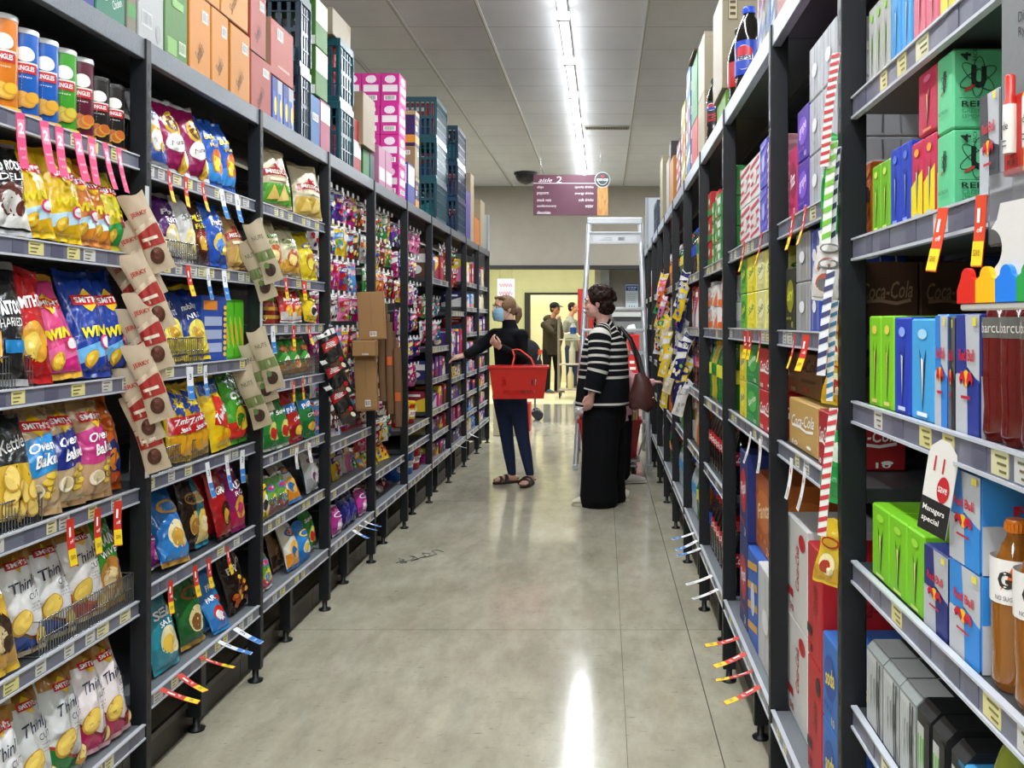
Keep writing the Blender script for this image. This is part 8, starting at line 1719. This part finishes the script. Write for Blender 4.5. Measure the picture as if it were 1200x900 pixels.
# ---- child in pink reaching for the drinks shelf
def simple_person(Y, label, J, head, neck, sh, el, wr, hand, hip, knee, ank, facing, top, trousers, skin, hair, hs, shoe, extra=None, vox=0.009, bulk=1.0, headyaw=None, sleeve_to=1.0, hood=None):
    """sh, el ... are (person's left, person's right) pairs"""
    root = empty('person', (hip[0].x, Y, 0)); tag(root, label, 'person'); loc = root.location.copy()
    fx = lambda o: (setattr(o, 'matrix_parent_inverse', Matrix.Translation(loc).inverted()), o)[1]
    f, l = dirs(facing); fh, lh = dirs(facing if headyaw is None else headyaw); k = hs; pel = (hip[0] + hip[1]) / 2
    m = MB(); M = head_shape(m, head, fh, lh, k); limb(m, [head - V3(0, 0, 0.06 * k), neck], [0.05 * k, 0.055 * k])
    mid = (pel + neck) / 2
    torso(m, [(pel, 0.14 * k, 0.10 * k), (mid, 0.13 * k, 0.10 * k), (neck - V3(0, 0, 0.10 * k), 0.16 * k, 0.10 * k), (neck - V3(0, 0, 0.03 * k), 0.09 * k, 0.07 * k)], f)
    for i in (0, 1):
        limb(m, [neck - V3(0, 0, 0.07 * k), sh[i], el[i], wr[i]], [0.05 * k, 0.046 * k, 0.037 * k, 0.027 * k]); limb(m, [hip[i], knee[i], ank[i]], [0.075 * k, 0.05 * k, 0.036 * k])
        hand_shape(m, wr[i], hand[i][0], hand[i][1], hand[i][2], hand[i][3], 0.95 * k); b = V3(ank[i].x, ank[i].y, 0.03); m.tube([b - f * 0.05, b + f * 0.1], [(0.03, 0.03)] * 2, 'c89a80', 8)
    fx(remesh(m, 0.0055, 2, skin, SKIN, 'body', root))
    for o in [c for c in [*()]]: pass
    before = set(root.children); face_parts(root, M, brow=hair)
    for c in root.children:
        if c not in before: fx(c)
    m = MB(); q = k * bulk
    torso(m, [(pel - V3(0, 0, 0.06 * k), 0.165 * q, 0.135 * q), (pel + V3(0, 0, 0.05 * k), 0.165 * q, 0.135 * q), (mid, 0.165 * q, 0.13 * q), (neck - V3(0, 0, 0.10 * k), 0.18 * q, 0.125 * q), (neck - V3(0, 0, 0.03 * k), 0.11 * q, 0.085 * q), (neck + V3(0, 0, 0.02 * k), 0.065 * k, 0.065 * k)], f)
    for i in (0, 1):
        w_ = el[i].lerp(wr[i], sleeve_to) if sleeve_to > 0 else sh[i].lerp(el[i], 1 + sleeve_to)
        pts = [neck - V3(0, 0, 0.07 * k), sh[i], el[i], w_] if sleeve_to > 0 else [neck - V3(0, 0, 0.07 * k), sh[i], w_]
        limb(m, pts, [0.07 * q, 0.068 * q, 0.056 * q, 0.042 * q][:len(pts)])
    if hood: m.ball(neck - f * 0.07 * k + V3(0, 0, 0.0), (0.13 * k, 0.11 * k, 0.085 * k), top, 12, 8)
    fx(remesh(m, vox, 5, top, CLOTH, 'jacket' if hood else 'top', root))
    m = MB(); torso(m, [(pel - V3(0, 0, 0.09 * k), 0.12 * k, 0.12 * k), (pel, 0.155 * k, 0.125 * k), (pel + V3(0, 0, 0.06 * k), 0.15 * k, 0.12 * k)], f)
    for i in (0, 1): limb(m, [hip[i], knee[i], ank[i]], [0.095 * k, 0.072 * k, 0.062 * k])
    fx(remesh(m, vox, 5, trousers, CLOTH, 'trousers', root))
    m = MB(); m.ball((0, 0.02, 0.046), (0.084, 0.094, 0.082), hair, 14, 8, M); m.ball((0, 0.05, -0.005), (0.072, 0.056, 0.07), hair, 12, 8, M); fx(remesh(m, 0.007, 1, hair, HAIR, 'hair', root))
    for i in (0, 1):
        m = MB(); b = V3(ank[i].x, ank[i].y, 0); m.tube([b - f * 0.06 + V3(0, 0, 0.045), b + V3(0, 0, 0.05), b + f * 0.10 + V3(0, 0, 0.035), b + f * 0.18 + V3(0, 0, 0.025)], [(0.036, 0.040), (0.04, 0.048), (0.045, 0.034), (0.034, 0.02)], shoe, 12, flat=(0, 0, 1))
        m.tube([b - f * 0.065 + V3(0, 0, 0.010), b + f * 0.19 + V3(0, 0, 0.010)], [(0.044, 0.009), (0.044, 0.009)], 'c8502a' if shoe == '1a5a6a' else 'd0ccc4', 12, flat=(0, 0, 1)); fx(m.build('shoe', LEATH, root))
    if extra: extra(root, M, fx)
    return root
Yc = 8.15; J = lambda px, py, dy=0.0: P(px, py, Yc + dy)
simple_person(Yc, 'child in pink top reaching for the shelf beside the ladder, mostly hidden', J, J(727, 412), J(727, 430), (J(719, 440, 0.08), J(735, 440, -0.02)), (J(716, 462, 0.10), J(751, 452, -0.08)), (J(718, 478, 0.05), J(765.5, 447.5, -0.12)),
              (((0, 0, -1), (-1, 0, 0), (0, -1, 0), 0.4), ((1, 0, -0.02), (0, 0.1, 1), (0, -1, 0), 0.35)), (J(723, 486, 0.05), J(731, 486, -0.05)), (J(724, 520, 0.05), J(732, 520, -0.05)), (J(724, 558, 0.05), J(732, 558, -0.05)), PI + 0.2, 'd8a0a4', '16171c', 'dca898', '3a2a20', 0.82, 'c8c4bc', sleeve_to=0.92, headyaw=PI + 0.2)

# ---- man in the brown hooded jacket, hand to his face
Ym = 18.6; J = lambda px, py, dy=0.0: P(px, py, Ym + dy)
def cap(root, M, fx):
    m = MB(); m.ball((0, 0.015, 0.055), (0.090, 0.102, 0.080), '14181a', 16, 10, M); m.tube([(0, -0.08, 0.058), (0, -0.15, 0.045), (0, -0.165, 0.04)], [(0.07, 0.010), (0.06, 0.008), (0.03, 0.006)], '14181a', 12, M, flat=(0, 0, 1)); m.ball((0.0, -0.082, 0.085), (0.022, 0.012, 0.016), '2a8a5a', 8, 6, M); fx(m.build('cap', CLOTH, root))
simple_person(Ym, 'man in brown hooded jacket and black cap holding hand to face', J, J(650.5, 362), J(647, 374), (J(654.5, 380, 0.12), J(638, 381, -0.12)), (J(657, 394, 0.10), J(651, 391, -0.32)), (J(654, 408, -0.05), J(655, 375, -0.32)),
              (((0.0, -0.3, -1), (1, 0, 0), (0, -1, 0), 0.5), ((0.1, 0.4, 0.9), (0.6, -0.8, 0), (-1, 0, 0), 0.7)), (J(652, 412, 0.08), J(641, 412, -0.08)), (J(654, 436, 0.05), J(641, 434, -0.1)), (J(653, 455, 0.1), J(641, 456, -0.08)), PI - 0.75, '3b342a', '15161a', 'b07a5c', '241a14', 1.05, '1a5a6a', extra=cap, bulk=1.15, hood=True, headyaw=PI - 0.55)
# ---- man in the grey tee shirt behind the roll cage
Yg = 19.6; J = lambda px, py, dy=0.0: P(px, py, Yg + dy)
simple_person(Yg, 'man in grey tee shirt standing beyond the wire roll cage', J, J(671.5, 361), J(668, 372), (J(674, 378, 0.14), J(664, 378, -0.14)), (J(676, 392, 0.16), J(660, 390, -0.16)), (J(678, 402, 0.1), J(666.5, 394, -0.3)),
              (((0.3, 0, -1), (1, 0, 0), (0, -1, 0), 0.4), ((1, -0.1, -0.1), (0, -0.2, 1), (0, 1, 0), 0.4)), (J(673, 408, 0.08), J(667, 408, -0.08)), (J(673, 430, 0.08), J(667, 430, -0.08)), (J(673, 450, 0.05), J(667, 450, -0.05)), PI - 0.15, '7d8076', '2a3a5a', 'b88064', '1a1412', 1.0, '3a3a3c', sleeve_to=-0.15, headyaw=PI - 0.1)
# ---- wire roll cage
Yr = 17.4; a, b = P(655, 461, Yr), P(689, 372, Yr)
root = empty('roll_cage', ((a.x + b.x) / 2, Yr, 0)); tag(root, 'wire roll cage trolley with towels and milk beside brown jacket', 'trolley'); W = b.x - a.x; H = b.z
for sx in (-1, 1):
    m = MB()
    for sy in (-0.28, 0.28): m.tube([(sx * W / 2, sy, 0.12), (sx * W / 2, sy, H)], 0.014, 'a8a090', 8)
    for k in range(9): m.tube([(sx * W / 2, -0.28, 0.16 + (H - 0.16) * k / 8), (sx * W / 2, 0.28, 0.16 + (H - 0.16) * k / 8)], 0.005, 'a8a090', 6)
    for k in range(1, 6): m.tube([(sx * W / 2, -0.28 + 0.095 * k, 0.16), (sx * W / 2, -0.28 + 0.095 * k, H)], 0.004, 'a8a090', 6)
    m.build('side_frame', STEEL, root)
for z in (0.15, 0.62, 1.08):
    m = MB()
    for k in range(9): m.tube([(-W / 2, -0.28 + 0.07 * k, z), (W / 2, -0.28 + 0.07 * k, z)], 0.006, 'a8a090', 6)
    m.tube([(-W / 2, -0.28, z), (-W / 2, 0.28, z)], 0.008, 'a8a090', 6); m.tube([(W / 2, -0.28, z), (W / 2, 0.28, z)], 0.008, 'a8a090', 6); m.build('wire_shelf', STEEL, root)
for sx in (-1, 1):
    for sy in (-0.25, 0.25):
        m = MB(); m.lathe([(0.03, -0.014), (0.055, -0.012), (0.058, 0), (0.055, 0.012), (0.03, 0.014)], '1a1a1c', 16, M=Matrix.Translation((sx * W * 0.45, sy, 0.058)) @ Matrix.Rotation(PI / 2, 4, 'Y')); m.box((sx * W * 0.45 - 0.02, sy - 0.012, 0.06), (sx * W * 0.45 + 0.02, sy + 0.012, 0.14), '8a8a88', 0.003); m.build('castor', PLAS, root)
q = P(676, 380, Yr); m = MB()
for k in range(3): m.tube([(-0.16, 0, 0.03 + 0.035 * k), (-0.05, 0.02, 0.045 + 0.035 * k), (0.06, 0, 0.03 + 0.035 * k), (0.17 - 0.04 * k, 0, 0.02 + 0.03 * k)], [(0.14, 0.02)] * 4, ('d0d8b8', 'c4ceac', 'dce0c8')[k], 12, flat=(0, 0, 1))
o = remesh(m, 0.01, 2, 'd0d6bc', CLOTH, 'folded_towels'); o.location = ((a.x + b.x) / 2, Yr, 1.085); tag(o, 'pale folded towel pile on upper shelf of the roll cage', 'towels')
for i, (x, z, c1, c2, wd) in enumerate(((-0.02, 0.63, 'd8d0b4', 'e0d8bc', 'tall cream bottle on middle shelf of the roll cage'), (0.0, 1.18, '1f50a4', 'e0e4e8', 'blue and white carton bottle on towels of the roll cage'), (-0.05, 0.16, 'dccf9c', 'e4d8ac', 'cream sack bottle on bottom shelf of the roll cage'))):
    m = MB(); hh = 0.40 if i != 1 else 0.2; m.lathe([(0.055, 0), (0.06, 0.01), (0.06, hh * 0.6), (0.03, hh * 0.85), (0.03, hh)], [c1, c1, c2, c2], 16); o = m.build('bottle', PLAS); o.location = ((a.x + b.x) / 2 + x, Yr - 0.1, z + 0.012); tag(o, wd, 'bottle')
# ---- black shopping trolley behind the masked shopper
Yk = 13.4; a = P(618, 430, Yk); root = empty('shopping_trolley', (a.x, Yk, 0)); tag(root, 'black fabric shopping trolley with single castor showing behind red basket', 'trolley')
m = MB(); m.ball((0, 0, a.z + 0.18), (0.20, 0.20, 0.22), '17181c', 16, 10); m.ball((-0.08, 0, a.z + 0.02), (0.16, 0.18, 0.18), '17181c', 14, 8); m.ball((0.10, 0, a.z + 0.03), (0.12, 0.16, 0.14), '1c1d22', 14, 8); m.box((-0.18, -0.15, 0.35), (0.10, 0.15, a.z + 0.1), '17181c', 0.02); remesh(m, 0.014, 3, '191a1f', CLOTH, 'fabric_body', root)
m = MB(); m.tube([(0.11, -0.1, a.z - 0.1), (0.12, -0.12, 0.2), (0.14, -0.13, 0.14)], 0.016, '7a7e84', 8); m.tube([(0.11, -0.1, a.z), (0.19, -0.1, a.z + 0.21)], 0.014, 'c8c8c4', 8); m.tube([(-0.14, 0.1, 0.08), (0.12, 0.1, 0.12)], 0.014, '7a7e84', 8); m.tube([(-0.14, 0.1, 0.08), (-0.14, 0.1, 0.5)], 0.014, '7a7e84', 8); m.tube([(0.12, -0.12, 0.2), (0.12, 0.12, 0.12)], 0.012, '7a7e84', 8); m.build('frame', STEEL, root)
for x, y in ((0.165, -0.13), (-0.14, 0.13), (0.12, 0.14)):
    m = MB(); m.lathe([(0.03, -0.02), (0.075, -0.018), (0.082, 0), (0.075, 0.018), (0.03, 0.02)], '26282c', 20, M=Matrix.Translation((x, y, 0.083)) @ Matrix.Rotation(PI / 2 - 0.5, 4, 'Z') @ Matrix.Rotation(PI / 2, 4, 'Y')); m.build('castor', PLAS, root)
m = MB(); m.tube([(0.18, -0.1, a.z + 0.18), (0.195, -0.1, a.z + 0.25)], 0.03, 'd8502a', 10); m.build('handle_grip', PLAS, root)
# ---- cartons on the floor past the crisps shelving
a, b = P(577, 512, 11.4), P(612, 470, 11.4); me = carton_mesh('floor_carton', b.x - a.x, 0.34, 0.42, 'b4a98c', dk(None, 'ffffff')); o = link(me, 'floor_carton'); o.location = ((a.x + b.x) / 2, 11.65, 0.0); tag(o, 'pale tan carton on the floor past the crisps shelving', 'carton')
a, b = P(612.5, 505, 11.9), P(620.5, 478, 11.9); me = carton_mesh('red_floor', b.x - a.x + 0.15, 0.28, 0.36, 'b8201c', None); o = link(me, 'red_floor_carton'); o.location = (b.x - 0.12, 12.1, 0.0); tag(o, 'red carton on the floor behind masked person', 'carton')

# loose wire on the floor by the fifth crisps post
m = MB(); q = P(500, 656, 5.5); r = random.Random(9); pts = [(q.x - 0.16 + 0.20 * k / 24 + 0.03 * math.sin(k * 1.9), q.y - 0.10 + 0.07 * math.sin(k * 0.9) + 0.01 * k, 0.004 + 0.002 * (k % 3)) for k in range(25)]
m.tube(pts, 0.0018, '1c1c1c', 6); tag(m.build('loose_wire', PLAS), 'loose dark wire lying on the floor by the crisps shelving', 'wire')
finish_labels()
